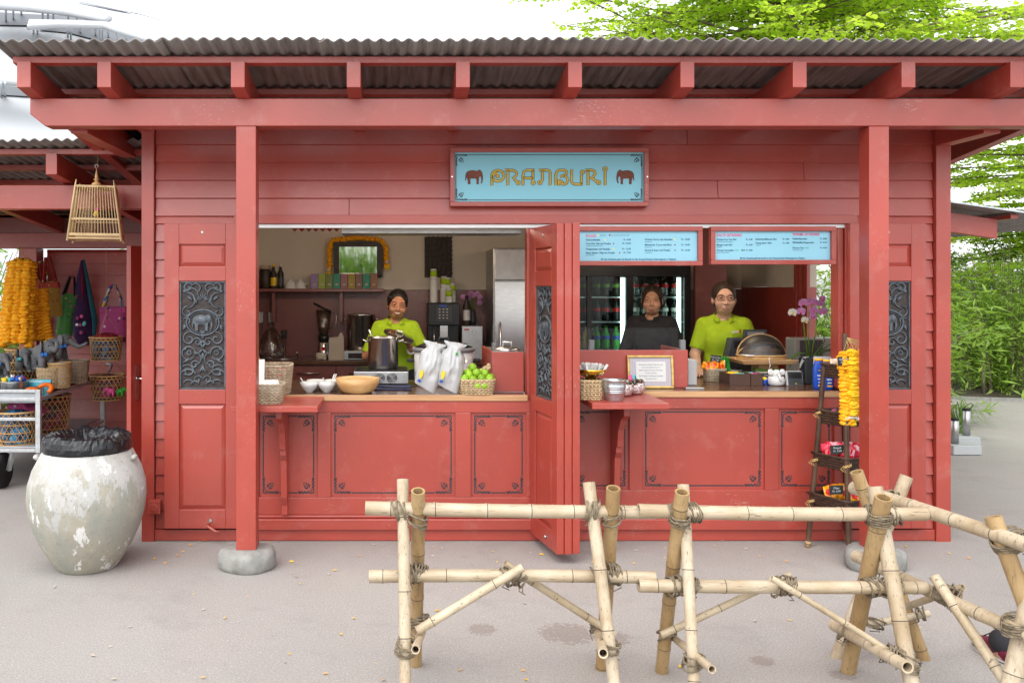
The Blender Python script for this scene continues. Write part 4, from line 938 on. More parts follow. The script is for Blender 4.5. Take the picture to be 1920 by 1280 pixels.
for u, ur, v, s, p, sub in ((1028, 1280, 115, 'Pranburi Ice Tea 30cl', '3.80', 'Hausgemacht mit Zitronengras'), (1028, 1280, 153, 'Mango Lassi 30cl', '6.50', 'Mangosaft'), (1028, 1180, 191, 'Froozer Smoothie', '', 'Beeren, Mango, Ananas'), (1300, 1538, 113, 'Softdrinks/Mineral 50cl', '4.50', ''), (1300, 1538, 140, 'Chang Beer* 33cl', '6.50', '* Ausweis'),
                            (1562, 1802, 110, 'Kaffee/Espresso', '3.80', ''), (1562, 1802, 136, 'Milchkaffee/Cappuccino', '4.10', ''), (1562, 1802, 174, 'Sirocco Tee', '4.40', 'verschiedene Sorten')):
    ink += [(u, v, 16, 'LEFT', s, 1.0)]+([(ur, v-1, 15, 'RIGHT', 'Fr. '+p, 1.0)] if p else [])+([(u, v+13, 9, 'LEFT', sub, 1)] if sub else [])
ink += [(1280, 190, 15, 'RIGHT', '25cl  Fr. 6.50', 1.0), (1420, 246, 15, 'CENTER', foot, .92)]
menu(1330, 1564, 425, 496, 'blue drinks menu board in a red frame beside the jamb', ink, [(1028, 88, 26, 'LEFT', 'KALTE GETRÄNKE', .82), (1562, 82, 26, 'LEFT', 'WARME GETRÄNKE', .82)], [('menu_green', 'BIO', 1158, 191, 16), ('menu_green', 'BIO', 1652, 174, 16)])
# ================================================================ bird cage hung in the annex
BY = .46
cage = thing('bird_cage', 'tapered bamboo bird cage with turned finial hanging under the annex roof', 'bird cage', px(182, 455, BY))
def cq(x, y, dy=0): p = px(x, y, BY); return Vector((p.x, BY+dy, p.z))
zt, zb_, zm = cq(0, 353).z, cq(0, 442).z, cq(0, 414).z
cx = px(181, 0, BY).x; ht, hb = .128, .170        # half widths
rotc = R(14)
def cg(u, v, z):
    t = (zt-z)/(zt-zb_); h = ht+(hb-ht)*t; a = Vector((u*h, v*h, 0)); a.rotate(Euler((0, 0, rotc))); return Vector((cx+a.x, BY+a.y, z))
for u in (-1, 1):
    for v in (-1, 1): m = MB(); m.tube([cg(u, v, zb_-.045), cg(u, v, zt), cg(u, v, zt+.045)], [.0085, .0075, .003], 6); m.build('corner_post', 'cage_bamboo', cage)
for z, h in ((zt, .014), (zm, .011), (zb_, .017), (zb_-.026, .009)):
    for a, b_ in (((-1,-1),(1,-1)), ((1,-1),(1,1)), ((1,1),(-1,1)), ((-1,1),(-1,-1))): m = MB(); m.bar(cg(*a, z), cg(*b_, z), .008, h); m.build('rail', 'cage_bamboo', cage)
for (fu, fv) in (((0,1),-1), ((0,1),1), ((1,0),-1), ((1,0),1)):
    for i in range(15):
        s = -1+2*(i+1)/16
        u, v = (s, fv) if fu == (0,1) else (fv, s)
        m = MB(); m.tube([cg(u, v, zb_), cg(u, v, zt)], .0026, 5); m.build('bar', 'cage_bamboo', cage)
m = MB(); m.add([cg(-1,-1,zb_-.02), cg(1,-1,zb_-.02), cg(1,1,zb_-.02), cg(-1,1,zb_-.02)], [(0,1,2,3)]); m.build('floor', 'cage_bamboo', cage)
m = MB(); m.add([cg(-1,-1,zt), cg(1,-1,zt), cg(1,1,zt), cg(-1,1,zt)], [(0,1,2,3)]); m.build('top', 'cage_bamboo', cage)
m = MB(); m.lathe([(.006, .004), (.010, .012), (.030, .018), (.034, .026), (.028, .036), (.012, .044), (.010, .052), (.020, .058), (.019, .064), (.010, .068), (.012, .08), (.006, .112), (.003, .125)], (cx, BY, zt), 16); m.build('finial', 'turned_wood', cage)
m = MB(); m.tube([(cx, BY, zt+.12), (cx, BY, zt+.14)]+[(cx+.011*math.cos(R(a)), BY, zt+.153+.013*math.sin(R(a))) for a in range(230, -60, -30)], .0022, 6); m.build('hook', 'steel_dull', cage)
m = MB(); m.tube([(cx+.009, BY, zt+.160), (cx+.01, BY, zt+.30)], .0012, 5); m.build('cord', 'jute', cage)
m = MB(); m.tube([cg(-1, .1, zm+.02), cg(1, .1, zm+.02)], .004, 6); m.build('perch', 'cage_bamboo', cage)
bz = zm+.024; m = MB(); m.ball((cx-.004, BY, bz+.026), (.016, .014, .026), 10, 8, rot=Matrix.Rotation(R(25), 3, 'Y')); m.ball((cx+.004, BY-.002, bz+.056), .0135, 10, 8, mi=1); m.tube([(cx-.010, BY, bz+.016), (cx-.045, BY, bz+.006)], [.008, .003], 6, mi=2); m.tube([(cx+.014, BY-.004, bz+.056), (cx+.022, BY-.005, bz+.053)], [.004, .0008], 6, mi=3); m.tube([(cx, BY, bz-.006), (cx, BY, bz+.008)], .0025, 5, mi=3)
m.build('toy_bird', ['yellow', 'pink', 'blue', 'orange'], label='small yellow and pink toy bird perched inside the hanging cage', cat='bird')
# ================================================================ bollard-like umbrella feet on slabs, right background
for i, (bx, by, x0, x1) in enumerate(((1790, 858, 1776, 1830), (1812, 850, 1806, 1858))):
    zc_ = CZ*F/((by-8)-537); Y = zc_+CY; c = px(bx, by, Y); t = thing('parasol_base', ('short steel parasol tube on granite slabs nearest the kiosk corner', 'taller steel parasol tube on granite slabs farther from the corner')[i], 'parasol base', (c.x, Y, 0), 'parasol bases beside the path')
    s = mp(Y); a = px(x0, by, Y).x; b_ = px(x1, by, Y).x
    m = MB(); m.box(a, b_-.006 if i == 0 else b_, Y-.10+.25*i, Y+.14+.25*i, .005, .095); m.build('slab', 'granite', t, bev=.006)
    xx = px((1790, 1812)[i], 0, Y+.02+.25*i).x; h = .095+(.25, .28)[i]
    m = MB(); m.lathe([(.036, .096), (.036, h), (.030, h+.002), (.030, h-.1)], (xx, Y+.02+.25*i, 0), 20); m.build('tube', 'steel_dull', t)
    m = MB(); m.lathe([(.037, h-.022), (.038, h+.003), (.001, h+.004)], (xx, Y+.02+.25*i, 0), 20); m.build('cap', 'black_matte', t)
# ================================================================ vegetation
def leafmesh(name, P, N, S, mat, parent, aspect=1.0, nv=6, U=None, kind=None):
    """P centres, N normals, S sizes; each leaf a small flat blade folded along its midrib"""
    P = np.array(P); N = np.array(N); S = np.array(S); n = len(P); rs = np.random.RandomState(n)
    N /= np.linalg.norm(N, axis=1)[:, None]+1e-9
    A = rs.normal(size=(n, 3)) if U is None else np.array(U); A -= N*(A*N).sum(1)[:, None]; A /= np.linalg.norm(A, axis=1)[:, None]+1e-9
    B = np.cross(N, A)
    if nv == 6: sh = [(-1, 0), (-.5, -.8), (.45, -.85), (1.05, 0), (.45, .85), (-.5, .8)]
    else: sh = [(-1, 0), (-.2, -1), (1, 0), (-.2, 1)]
    V = np.stack([P+A*(u*S)[:, None]+B*(v*S*aspect)[:, None]+N*(abs(v)*S*aspect*.22)[:, None] for u, v in sh], 1).reshape(-1, 3)
    k = len(sh); o0 = ORG[parent.name] if parent is not None else Vector((0,0,0)); V = V-np.array(o0)
    me = bpy.data.meshes.new(name); me.vertices.add(n*k); me.vertices.foreach_set('co', V.ravel()); me.loops.add(n*k); me.loops.foreach_set('vertex_index', np.arange(n*k)); me.polygons.add(n); me.polygons.foreach_set('loop_start', np.arange(n)*k); me.polygons.foreach_set('loop_total', np.full(n, k)); me.update(calc_edges=True); me.validate()
    me.materials.append(MT[mat]); o = bpy.data.objects.new(name, me); COL.objects.link(o); ORG[o.name] = o0
    if parent is not None: o.parent = parent
    if kind: o['kind'] = kind
    return o
def layered_tree(label, base, stems, zlo, zhi, rad, nl, seed, droop=0.0, mat='leaf_tree', lsize=.035, name='katsura_tree'):
    rn = random.Random(seed); t = thing(name, label, 'tree', base); bx, by, _ = base
    P = []; N = []; S = []; tw = MB()
    for s in range(stems):
        a = 2*PI*s/stems+rn.uniform(-.4, .4); lean = rn.uniform(.03, .13); H = zhi*rn.uniform(.82, 1.0); pts = []
        for i in range(9):
            q = i/8; pts.append(Vector((bx+math.cos(a)*(.18+lean*H*q)+.10*math.sin(q*7+s), by+math.sin(a)*(.18+lean*H*q), H*q)))
        m = MB(); m.tube(pts, [.105*(1-.85*i/8) for i in range(9)], 8); m.build('trunk', 'bark', t)
        nb = nl//stems
        for b in range(nb):
            q = rn.uniform(max(.05, (zlo+.3)/H), .98); k = q*8; i = min(7, int(k)); o = pts[i].lerp(pts[i+1], k-i)
            ang = rn.uniform(0, 2*PI); f = (o.z-zlo)/(zhi-zlo); L = rad*(1.0-.55*max(0, f))*rn.uniform(.45, 1.0)
            d = Vector((math.cos(ang), math.sin(ang), rn.uniform(.02, .35)-droop*(1-f))); bp = []
            for j in range(7):
                u = j/6; bp.append(o+d*L*u+Vector((.08*math.sin(u*5+b), .08*math.cos(u*4+b), -.10*L*u*u)))
            tw.tube(bp, [.020*(1-.85*j/6)+.003 for j in range(7)], 5, cap=False)
            ns = int(L*10)
            for w_ in range(ns):
                u = rn.uniform(.18, 1.0); kk = u*6; ii = min(5, int(kk)); oo = bp[ii].lerp(bp[ii+1], kk-ii); a2 = ang+rn.choice((-1, 1))*rn.uniform(.4, 1.2); tl = rn.uniform(.25, .75)*(1.2-u*.5)
                dd = Vector((math.cos(a2), math.sin(a2), rn.uniform(-.18, .12))); e = oo+dd*tl+Vector((0, 0, -.05*tl))
                if w_ % 2 == 0: tw.tube([oo, oo.lerp(e, .5)+Vector((0,0,.02)), e], [.005, .0035, .002], 4, cap=False)
                cnt = int(tl/.036)
                for c in range(cnt):
                    v = (c+rn.random())/cnt; sd = Vector((-dd.y, dd.x, 0))*rn.choice((-1, 1))*rn.uniform(.01, .06)
                    P.append(tuple(oo.lerp(e, v)+sd+Vector((0, 0, rn.uniform(-.035, .015))))); N.append((rn.gauss(0, .55), rn.gauss(-.25, .55), 1)); S.append(lsize*rn.uniform(.65, 1.2))
    tw.build('branches', 'bark', t)
    leafmesh('crown', P, N, S, mat, t)
    return t, len(P)
cnts = []
cnts.append(layered_tree('tall light green tree with several stems rising behind the kiosk roof', (5.6, 7.6, 0), 5, 4.3, 8.8, 5.0, 200, 5)[1])
cnts.append(layered_tree('light green tree with low layered sprays behind the right corner', (12.6, 9.4, 0), 4, 2.0, 7.6, 5.4, 190, 9, droop=.14)[1])
def bamboo_clump(label, base, rx, ry, H, n_canes, n_leaf, seed, mat='leaf_bamboo', ll=.075):
    rn = random.Random(seed); t = thing('bamboo_shrub', label, 'shrub', base); bx, by, _ = base; P = []; N = []; S = []; U = []; cm = MB(); canes = []
    for c in range(n_canes):
        a = rn.uniform(0, 2*PI); r = math.sqrt(rn.random()); x = bx+rx*.6*r*math.cos(a); y = by+ry*.6*r*math.sin(a); h = H*rn.uniform(.7, 1.0)*(1-.25*r); l = Vector((math.cos(a)*rx*.75*r, math.sin(a)*ry*.75*r, 0))
        pts = [Vector((x, y, 0))+l*(q*q)*1.0+Vector((0, 0, h*q-.25*h*q**4*r)) for q in [i/7 for i in range(8)]]; canes.append(pts)
        cm.tube(pts, [.012*(1-.8*i/7)+.002 for i in range(8)], 5, cap=False)
    cm.build('canes', 'bark', t)
    for i in range(n_leaf):
        pts = rn.choice(canes); q = rn.uniform(.10, 1.0)**.8; k = q*7; j = min(6, int(k)); o = pts[j].lerp(pts[j+1], k-j); sp = .16+.24*math.sin(PI*min(1, q+.1))
        cl = i//7; r2 = random.Random(cl*31+seed); off = Vector((r2.gauss(0, sp), r2.gauss(0, sp), r2.gauss(0, .12)))
        pts = canes[cl % len(canes)]; q = r2.uniform(.06, 1.0); k = q*7; j = min(6, int(k)); o = pts[j].lerp(pts[j+1], k-j)
        p = o+off+Vector((rn.gauss(0, .045), rn.gauss(0, .045), rn.gauss(0, .03)))
        if p.z < .04: p.z = rn.uniform(.05, .3)
        P.append(tuple(p)); d = Vector((rn.gauss(0, 1), rn.gauss(0, 1), rn.uniform(-.9, .25))).normalized(); U.append(tuple(d)); N.append((rn.gauss(0, .5), rn.gauss(-.2, .5), .8)); S.append(ll*rn.uniform(.6, 1.2))
    leafmesh('foliage', P, N, S, mat, t, aspect=.17, nv=4, U=U); return t
bamboo_clump('full bushy bamboo shrub beside the path at the right edge', (9.7, 8.2, 0), 1.5, 1.0, 2.75, 90, 40000, 21, 'leaf_bamboo', .046)
bamboo_clump('tall darker bamboo shrub filling in behind the path shrub', (12.2, 11.5, 0), 2.6, 1.4, 3.6, 60, 13000, 22, 'leaf_dark', .10)
bamboo_clump('green shrub seen past the left end of the annex wall', (-5.6, 5.6, 0), 1.5, 1.0, 2.6, 40, 9000, 23, 'leaf_bamboo', .09)
bamboo_clump('shrub showing as a green slit behind the annex wall', (-2.9, 5.8, 0), 1.4, .8, 2.7, 36, 8000, 24, 'leaf_bamboo', .09)
bamboo_clump('pale bamboo shrub outside the kiosk side window', (5.9, 5.2, 0), 1.2, .8, 2.5, 40, 8000, 25, 'leaf_bamboo', .085)
# grass tuft by the corner and a slim prop stem in front of the shrub
for i, (gx, gy, lab) in enumerate(((1788, 800, 'arching grass tuft behind the steel parasol tubes'), (1745+55, 775, 'second arching grass tuft close to the kiosk corner'))):
    zc_ = CZ*F/(gy+20-537); c = px(gx, 0, zc_+CY); m = MB(); rn = random.Random(i)
    for k in range(60):
        a = rn.uniform(0, 6.28); L = rn.uniform(.2, .5); d = Vector((math.cos(a), math.sin(a), 0)); sd = Vector((-d.y, d.x, 0))*.006; o = Vector((c.x, c.y, 0))+d*rn.uniform(0, .06); up = rn.uniform(.5, .95)
        q = [o, o+d*L*.3+Vector((0,0,L*up*.7)), o+d*L*.75+Vector((0,0,L*up*.8)), o+d*L*1.1+Vector((0,0,L*up*.5))]
        m.add([q[0]-sd, q[0]+sd, q[1]-sd, q[1]+sd, q[2]-sd*.8, q[2]+sd*.8, q[3]], [(0,1,3,2), (2,3,5,4), (4,5,6)])
    m.build('grass_tuft', 'grass', label=lab, cat='grass')
zc_ = CZ*F/(742-537); c = px(1844, 742, zc_+CY)
m = MB(); m.tube([c, c+Vector((0,0,.5))], .022, 8); m.build('garden_stake', 'bark', label='short brown garden stake in front of the bamboo shrub', cat='stake')

print('leaves', cnts)
# ================================================================ generators for goods
def on(x, y, Z):
    zc = (CZ-Z)*F/(y-537); return px(x, y, zc+CY)
def sell(a, k=4.0):      # superellipse radius factor for rounded rectangles
    return (abs(math.cos(a))**k+abs(math.sin(a))**k)**(-1/k)
def wicker(mb, c, wx, wy, h, rows=9, stakes=26, flare=1.12, r=.0042, sq=4.0, rim=.007):
    c = Vector(c); n = stakes*4
    def P(a, z, off):
        t = z/h; f = (1/flare+(1-1/flare)*t)*sell(a, sq); return c+Vector(((wx/2*f+off)*math.cos(a), (wy/2*f+off)*math.sin(a), z))
    for j in range(rows):
        z = h*(j+.5)/rows
        mb.tube([P(2*PI*i/n, z+.0012*math.sin(i*1.7+j), .0042*math.cos(PI*i/2*1.0+PI*j)) for i in range(n)], r*h/rows/.0105 if False else r, 5, closed=True, flat=1.25)
    for i in range(stakes*2 if False else stakes):
        a = 2*PI*(i*2)/stakes if False else 2*PI*i/stakes; mb.tube([P(a, 0, 0), P(a, h, 0)], r*.9, 5)
    for k in range(2): mb.tube([P(2*PI*i/n, h+.002+.003*math.sin(i*.8+k*PI), .003*math.cos(i*.8+k*PI)) for i in range(n)], rim*.75, 5, closed=True)
    m_ = len(mb.v); mb.add([P(2*PI*i/n, .004, -.004) for i in range(n)], [tuple(range(n))])
def hex_basket(mb, c, r0, r1, h, n=22, s=.0036, hoops=4):
    c = Vector(c)
    def P(a, t): r = r0+(r1-r0)*t; return c+Vector((r*math.cos(a), r*math.sin(a), h*t))
    sp = h/((r0+r1)/2)*.62
    for k in range(n):
        for sg in (1, -1):
            a0 = 2*PI*k/n; mb.tube([P(a0+sg*sp*(i/5-.5), i/5) for i in range(6)], s, 4, flat=.5, sm=False)
    for j in range(1, hoops+1): mb.tube([P(2*PI*i/40, (j-.5)/hoops) for i in range(40)], s, 4, closed=True, sm=False)
    for t, q in ((0, 1.2), (1, 2.0)): mb.tube([P(2*PI*i/40, t) for i in range(40)], s*q, 6, closed=True)
    mb.lathe([(r0*.98, .003), (.001, .003)], c, 24)
def fill(name, c, r, h, z0, mat, parent=None, sx=1, sy=1, **kw):    # heaped contents
    m = MB(); n = 28; c = Vector(c); prof = [(1, 0), (.96, .25), (.8, .62), (.55, .88), (.28, 1.0), (.001, 1.02)]
    m.lathe([(r*a, z0+h*b) for a, b in [(.93, -.9), (1, 0)]+prof[1:]], c, n, sx=sx, sy=sy, sm=False, warp=lambda a, z: 1+.10*mnoise.noise(Vector((math.cos(a)*3, math.sin(a)*3, z*40))))
    for i, v in enumerate(m.v): q = mnoise.noise(Vector(v)*38); m.v[i] = (v[0], v[1], v[2]+q*h*.35)
    return m.build(name, mat, parent, **kw)
def pillow(mb, c, w, h, t, rot=None, mi=0, crump=.25, seed=0):        # crimped plastic pack, w by h, thickness t, standing in xz
    nu, nv = 9, 7; c = Vector(c); V = []
    for s in (1, -1):
        for j in range(nv+1):
            for i in range(nu+1):
                u = i/nu*2-1; v = j/nv*2-1; e = max(0, (1-u**4)*(1-v**4))**.6; q = mnoise.noise(Vector((u*2.2+seed, v*2.2, s*3)))
                p = Vector((u*w/2*(1-.05*(1-v*v)*0-.04*v*v), -s*t/2*e*(1+crump*q*1.6), v*h/2*(1-.05*u*u)+crump*q*.06*h))
                V.append(c+(rot @ p if rot is not None else p))
    Fs = []; m_ = (nu+1)*(nv+1)
    for s in range(2):
        for j in range(nv):
            for i in range(nu):
                a = s*m_+j*(nu+1)+i; q = (a, a+1, a+nu+2, a+nu+1); Fs.append(q if s == 0 else q[::-1])
    mb.add(V, Fs, mi, True)
def rotm(x=0, y=0, z=0): return Euler((R(x), R(y), R(z))).to_matrix()
def steel_pot(name, c, r, h, label, lid=False, ladle=False):
    t = thing(name, label, 'pot', c); c = Vector(c)
    m = MB(); m.lathe([(r*.96, 0), (r, .008), (r, h-.006), (r+.006, h), (r+.005, h+.004), (r-.004, h), (r-.005, .012), (.001, .012)], c, 40); m.build('pot_body', 'steel', t)
    for s in (-1, 1):
        m = MB(); m.tube([c+Vector((s*(r-.002), -.035, h*.86)), c+Vector((s*(r+.035), -.03, h*.92)), c+Vector((s*(r+.035), .03, h*.92)), c+Vector((s*(r-.002), .035, h*.86))], .006, 8); m.build('handle', 'steel', t)
    if lid: m = MB(); m.lathe([(r+.004, h+.004), (r*.6, h+.018), (.001, h+.026)], c, 36); m.build('lid', 'steel', t)
    return t
def flower(mb, c, r, n=14, mi=0, seed=0, ax=None):
    rn = random.Random(seed); T = Matrix.Translation(c) @ (ax.to_4x4() if ax is not None else Matrix.Identity(4)); o = mb.T; mb.T = T
    for ring, (rr, z0, z1) in enumerate(((1.0, -.10, -.05), (.86, .06, .22), (.6, .2, .36))):
        vs = [(0, 0, z0*r)]; k = n*2
        for i in range(k): a = 2*PI*i/k+ring*.2; q = (1.0 if i % 2 else .80)*rn.uniform(.88, 1.1); vs.append((r*rr*q*math.cos(a), r*rr*q*math.sin(a), r*(z1+rn.uniform(-.08, .1))))
        mb.add(vs, [(0, 1+i, 1+(i+1) % k) for i in range(k)], mi)
    mb.T = o
def puff(mb, c, r, ax, seed):
    rn = random.Random(seed); nu, nv = 11, 5; vs = []; fs = []; c = Vector(c)
    for i in range(nv+1):
        t = -PI/2+PI*(i+.35)/(nv+.7)
        for k in range(nu): a = 2*PI*(k+.5*(i % 2))/nu; q = r*rn.uniform(.84, 1.14); vs.append(c+ax @ Vector((q*math.cos(t)*math.cos(a), q*math.cos(t)*math.sin(a), q*.46*math.sin(t))))
    for i in range(nv):
        for k in range(nu): fs.append((i*nu+k, i*nu+(k+1) % nu, (i+1)*nu+(k+1) % nu, (i+1)*nu+k))
    fs.append(tuple(reversed(range(nu)))); fs.append(tuple(nv*nu+k for k in range(nu))); mb.add(vs, fs)
def strand(name, pts, r, mat, parent, seed=0, step=.62):
    m = MB(); rn = random.Random(seed); pts = [Vector(p) for p in pts]; L = [0]
    for a, b in zip(pts, pts[1:]): L.append(L[-1]+(b-a).length)
    s = 0; k = 0
    while s < L[-1]:
        i = max(j for j in range(len(L)) if L[j] <= s); i = min(i, len(pts)-2); f = (s-L[i])/(L[i+1]-L[i]); p = pts[i].lerp(pts[i+1], f); d = (pts[i+1]-pts[i]).normalized()
        q = d.to_track_quat('Z', 'Y').to_matrix() @ rotm(rn.uniform(-9, 9), rn.uniform(-9, 9), rn.uniform(0, 360))
        puff(m, p+Vector((rn.uniform(-.1, .1)*r, rn.uniform(-.1, .1)*r, 0)), r*rn.uniform(.88, 1.1), q, seed*100+k); s += r*step*1.12; k += 1
    return m.build(name, mat, parent)
def price_tag(c, w, h, lines, label, rz=0, stand=None):
    t = thing('price_tag', label, 'price tag', c, 'small black price tags'); T = Matrix.Translation(c) @ Matrix.Rotation(rz, 4, 'Y')
    m = MB(T); m.box(-w/2, w/2, -.002, .002, 0, h); b = m.build('tag_board', 'blackboard', t)
    m = MB(T)
    for i, s in enumerate(lines): m.text(s, h*.30, (0, -.0026, h*(.62-.36*i)), align='CENTER', ext=.0003)
    m.build('lettering', 'chalk', b)
    m = MB(T); m.box(-.009, .009, -.006, -.001, -.045, -.004); m.build('clip', 'clear_plastic', t)
# ================================================================ left counter
for i, (yc, z0, h, dep, lab) in enumerate(((-.33, LZ-.012, .115, .20, 'low wicker basket of white napkins on the left folding shelf'), (.06, LZ, .185, .26, 'deeper wicker basket of red chillies at the left end of counter'))):
    m = MB(); wicker(m, (-.815, yc, z0), .27, dep, h, rows=11 if i == 0 else 17, stakes=30, flare=1.16, r=.0045)
    m.build('wicker_basket', 'wicker_grey', label=lab, cat='basket')
m = MB(); pillow(m, (-.80, -.36, LZ+.085), .20, .13, .05, rotm(-50, 0, 20), crump=.6, seed=3); m.build('napkins', 'white_cloth', label='folded white napkins spilling from the low wicker basket', cat='napkins')
for i in range(1):
    m = MB(); m.T = Matrix.Translation((-.905+.006*i, -.16+.012*i, LZ+.03)) @ Matrix.Rotation(R(-8+5*i), 4, 'X') @ Matrix.Rotation(R(4*i), 4, 'Y'); m.box(-.075, .075, -.0006, .0006, 0, .21); m.build('paper_sheet', 'paper', label='white paper sheet standing upright between the two wicker baskets', cat='paper', group='paper sheets between the baskets')
rn = random.Random(4)
m = MB(); m.tube([(0,0,0), (.02,.002,.004), (.045,0,.002), (.065,-.003,-.004)], [.008, .0085, .006, .001], 7); m.tube([(0,0,0), (-.012,0,.006)], [.003, .002], 5, mi=1)
ch = m.build('chilli', ['chili', 'leaf_small'], org=(0,0,0), label='fresh red chilli heaped in the deeper wicker basket', cat='chilli', group='red chillies in the wicker basket')
for i in range(34):
    o = ch if i == 0 else copy_tree(ch); o.location = (-.835+rn.uniform(-.115, .115), .03+rn.uniform(-.08, .09), LZ+.125+rn.uniform(0, .035)); o.rotation_euler = (rn.uniform(-.5, .5), rn.uniform(-.7, .4), rn.uniform(0, 6.28))
m = MB(); m.box(-.95, -.72, -.05, .17, LZ+.02, LZ+.115); m.build('chilli_box', 'chili', label='red bed of chillies filling the deeper wicker basket', cat='chillies', kind='stuff')
m = MB(); m.tube([(-.87, .05, LZ+.16), (-.93, .09, LZ+.30)], [.005, .006], 6); m.tube([(-.93, .09, LZ+.30), (-.955, .105, LZ+.36)], [.010, .003], 6, mi=1); m.build('tongs', ['wood', 'steel'], label='wooden handled utensil leaning out of the chilli basket', cat='utensil')
bowl_p = [(.026, 0), (.028, .008), (.045, .022), (.058, .045), (.063, .066), (.060, .067), (.054, .045), (.040, .024), (.001, .016)]
for i, (x, y, dy, sp, lab) in enumerate(((580, 735, 0, (-.06, .075), 'front white china bowl with spoon, nearer the wicker baskets'), (613, 735, 0, (.05, .10), 'front white china bowl with two spoons beside the wooden bowl'), (588, 735, .14, (.055, .06), 'rear white china bowl behind the one nearer the baskets'), (621, 735, .14, (.05, .05), 'rear white china bowl partly behind the wooden bowl'))):
    p = on(x, y, LZ); p.y += dy; t = thing('bowl', lab, 'bowl', p, 'white china bowls on the left counter')
    m = MB(); m.lathe(bowl_p, p, 32); m.build('bowl_body', 'porcelain', t)
    for k in range(2 if i == 1 else 1): m = MB(); m.tube([p+Vector((sp[0]*.3+.01*k, 0, .03)), p+Vector((sp[0]+.012*k, .01, sp[1]+.02))], [.003, .0045], 6); m.build('spoon', 'porcelain', t)
p = on(669, 740, LZ); p.y += .11; m = MB(); m.lathe([(.09, 0), (.115, .02), (.138, .06), (.146, .098), (.136, .100), (.125, .07), (.10, .03), (.001, .02)], p, 48, warp=lambda a, z: 1+.012*math.sin(3*a)+.008*math.sin(7*a+z*30)); m.build('wooden_bowl', 'turned_wood', label='turned pale wooden bowl on the left counter', cat='bowl')
# induction stove with two fan grilles
sx0, sx1 = px(663, 0, .50).x, px(766, 0, .50).x; st = thing('induction_stove', 'stainless steel induction stove with two round fan grilles', 'stove', ((sx0+sx1)/2, .62, LZ))
m = MB(); m.box(sx0, sx1, .50, .86, LZ+.012, LZ+.098); m.build('stove_body', 'steel_dull', st, bev=.004)
m = MB(); m.box(sx0+.01, sx1-.01, .51, .85, LZ+.0985, LZ+.106); m.build('glass_top', 'black', st, bev=.002)
for x in (px(712, 0, .5).x, px(735, 0, .5).x):
    m = MB()
    for r in (.010, .019, .028, .036): m.tube([(x+r*math.cos(2*PI*i/24), .497, LZ+.055+r*math.sin(2*PI*i/24)) for i in range(24)], .0024, 5, closed=True)
    for a in range(4): m.bar((x, .4975, LZ+.055), (x+.036*math.cos(a*PI/2+.78), .4975, LZ+.055+.036*math.sin(a*PI/2+.78)), .004, .003)
    f = m.build('fan_grille', 'steel_dull', st); m = MB(); m.tube([(x, .4992, LZ+.055), (x, .4999, LZ+.055)], .038, 24); m.build('fan_opening', 'black', f)
m = MB(); m.box(px(700, 0, .2).x, px(772, 0, .2).x, .20, .48, LZ+.002, LZ+.009); m.build('blue_cloth', 'jacket_blue', label='folded blue cloth lying under the stove', cat='cloth', bev=.003)
MT['jacket_blue'].node_tree.nodes['Principled BSDF']
m = MB(); m.tube([(px(690, 0, .3).x, .40, LZ+.010), (px(725, 0, .3).x, .28, LZ+.014), (px(760, 0, .3).x, .24, LZ+.012), (px(780, 0, .3).x, .34, LZ+.012)], .005, 6); m.build('power_cable', 'black', label='black power cable curled in front of the stove', cat='cable')
pc = px(718.5, 0, .66); steel_pot('stock_pot', (pc.x, .66, LZ+.107), .109, .225, 'shiny steel stock pot standing on the induction stove')
m = MB(); a = Vector((pc.x-.06, .64, LZ+.30)); m.tube([a, a+Vector((-.045, -.02, .09))], .006, 7); m.build('ladle', 'steel', label='steel ladle handle sticking out of the stove pot', cat='ladle')
# enamel slow cooker
cc = px(832, 0, .58); c = Vector((cc.x, .58, LZ)); ck = thing('slow_cooker', 'large white enamel cooker with grey rim and dark glass lid', 'cooker', c)
m = MB(); m.lathe([(.185, 0), (.205, .02), (.212, .06), (.212, .235)], c, 44, sy=.8); m.build('cooker_body', 'porcelain', ck)
m = MB(); m.lathe([(.212, .2352), (.224, .240), (.228, .258), (.215, .268), (.19, .262)], c, 44, sy=.8); m.build('rim', 'grey', ck)
m = MB(); m.lathe([(.205, .268), (.16, .292), (.08, .306), (.001, .309)], c, 36, sy=.8); l = m.build('lid', 'black', ck)
m = MB(); m.tube([c+Vector((-.035, 0, .306)), c+Vector((-.03, 0, .335)), c+Vector((.03, 0, .335)), c+Vector((.035, 0, .306))], .008, 8); m.build('lid_handle', 'dark_grey', l)
for s in (-1, 1): m = MB(); m.box(*sorted((c.x+s*.213, c.x+s*.262)), .55, .61, LZ+.16, LZ+.185); m.build('side_handle', 'black', ck, bev=.006)
m = MB(); m.box(c.x-.03, c.x+.03, c.y-.174, c.y-.166, LZ+.17, LZ+.205); m.build('badge', 'chili', ck, bev=.003)
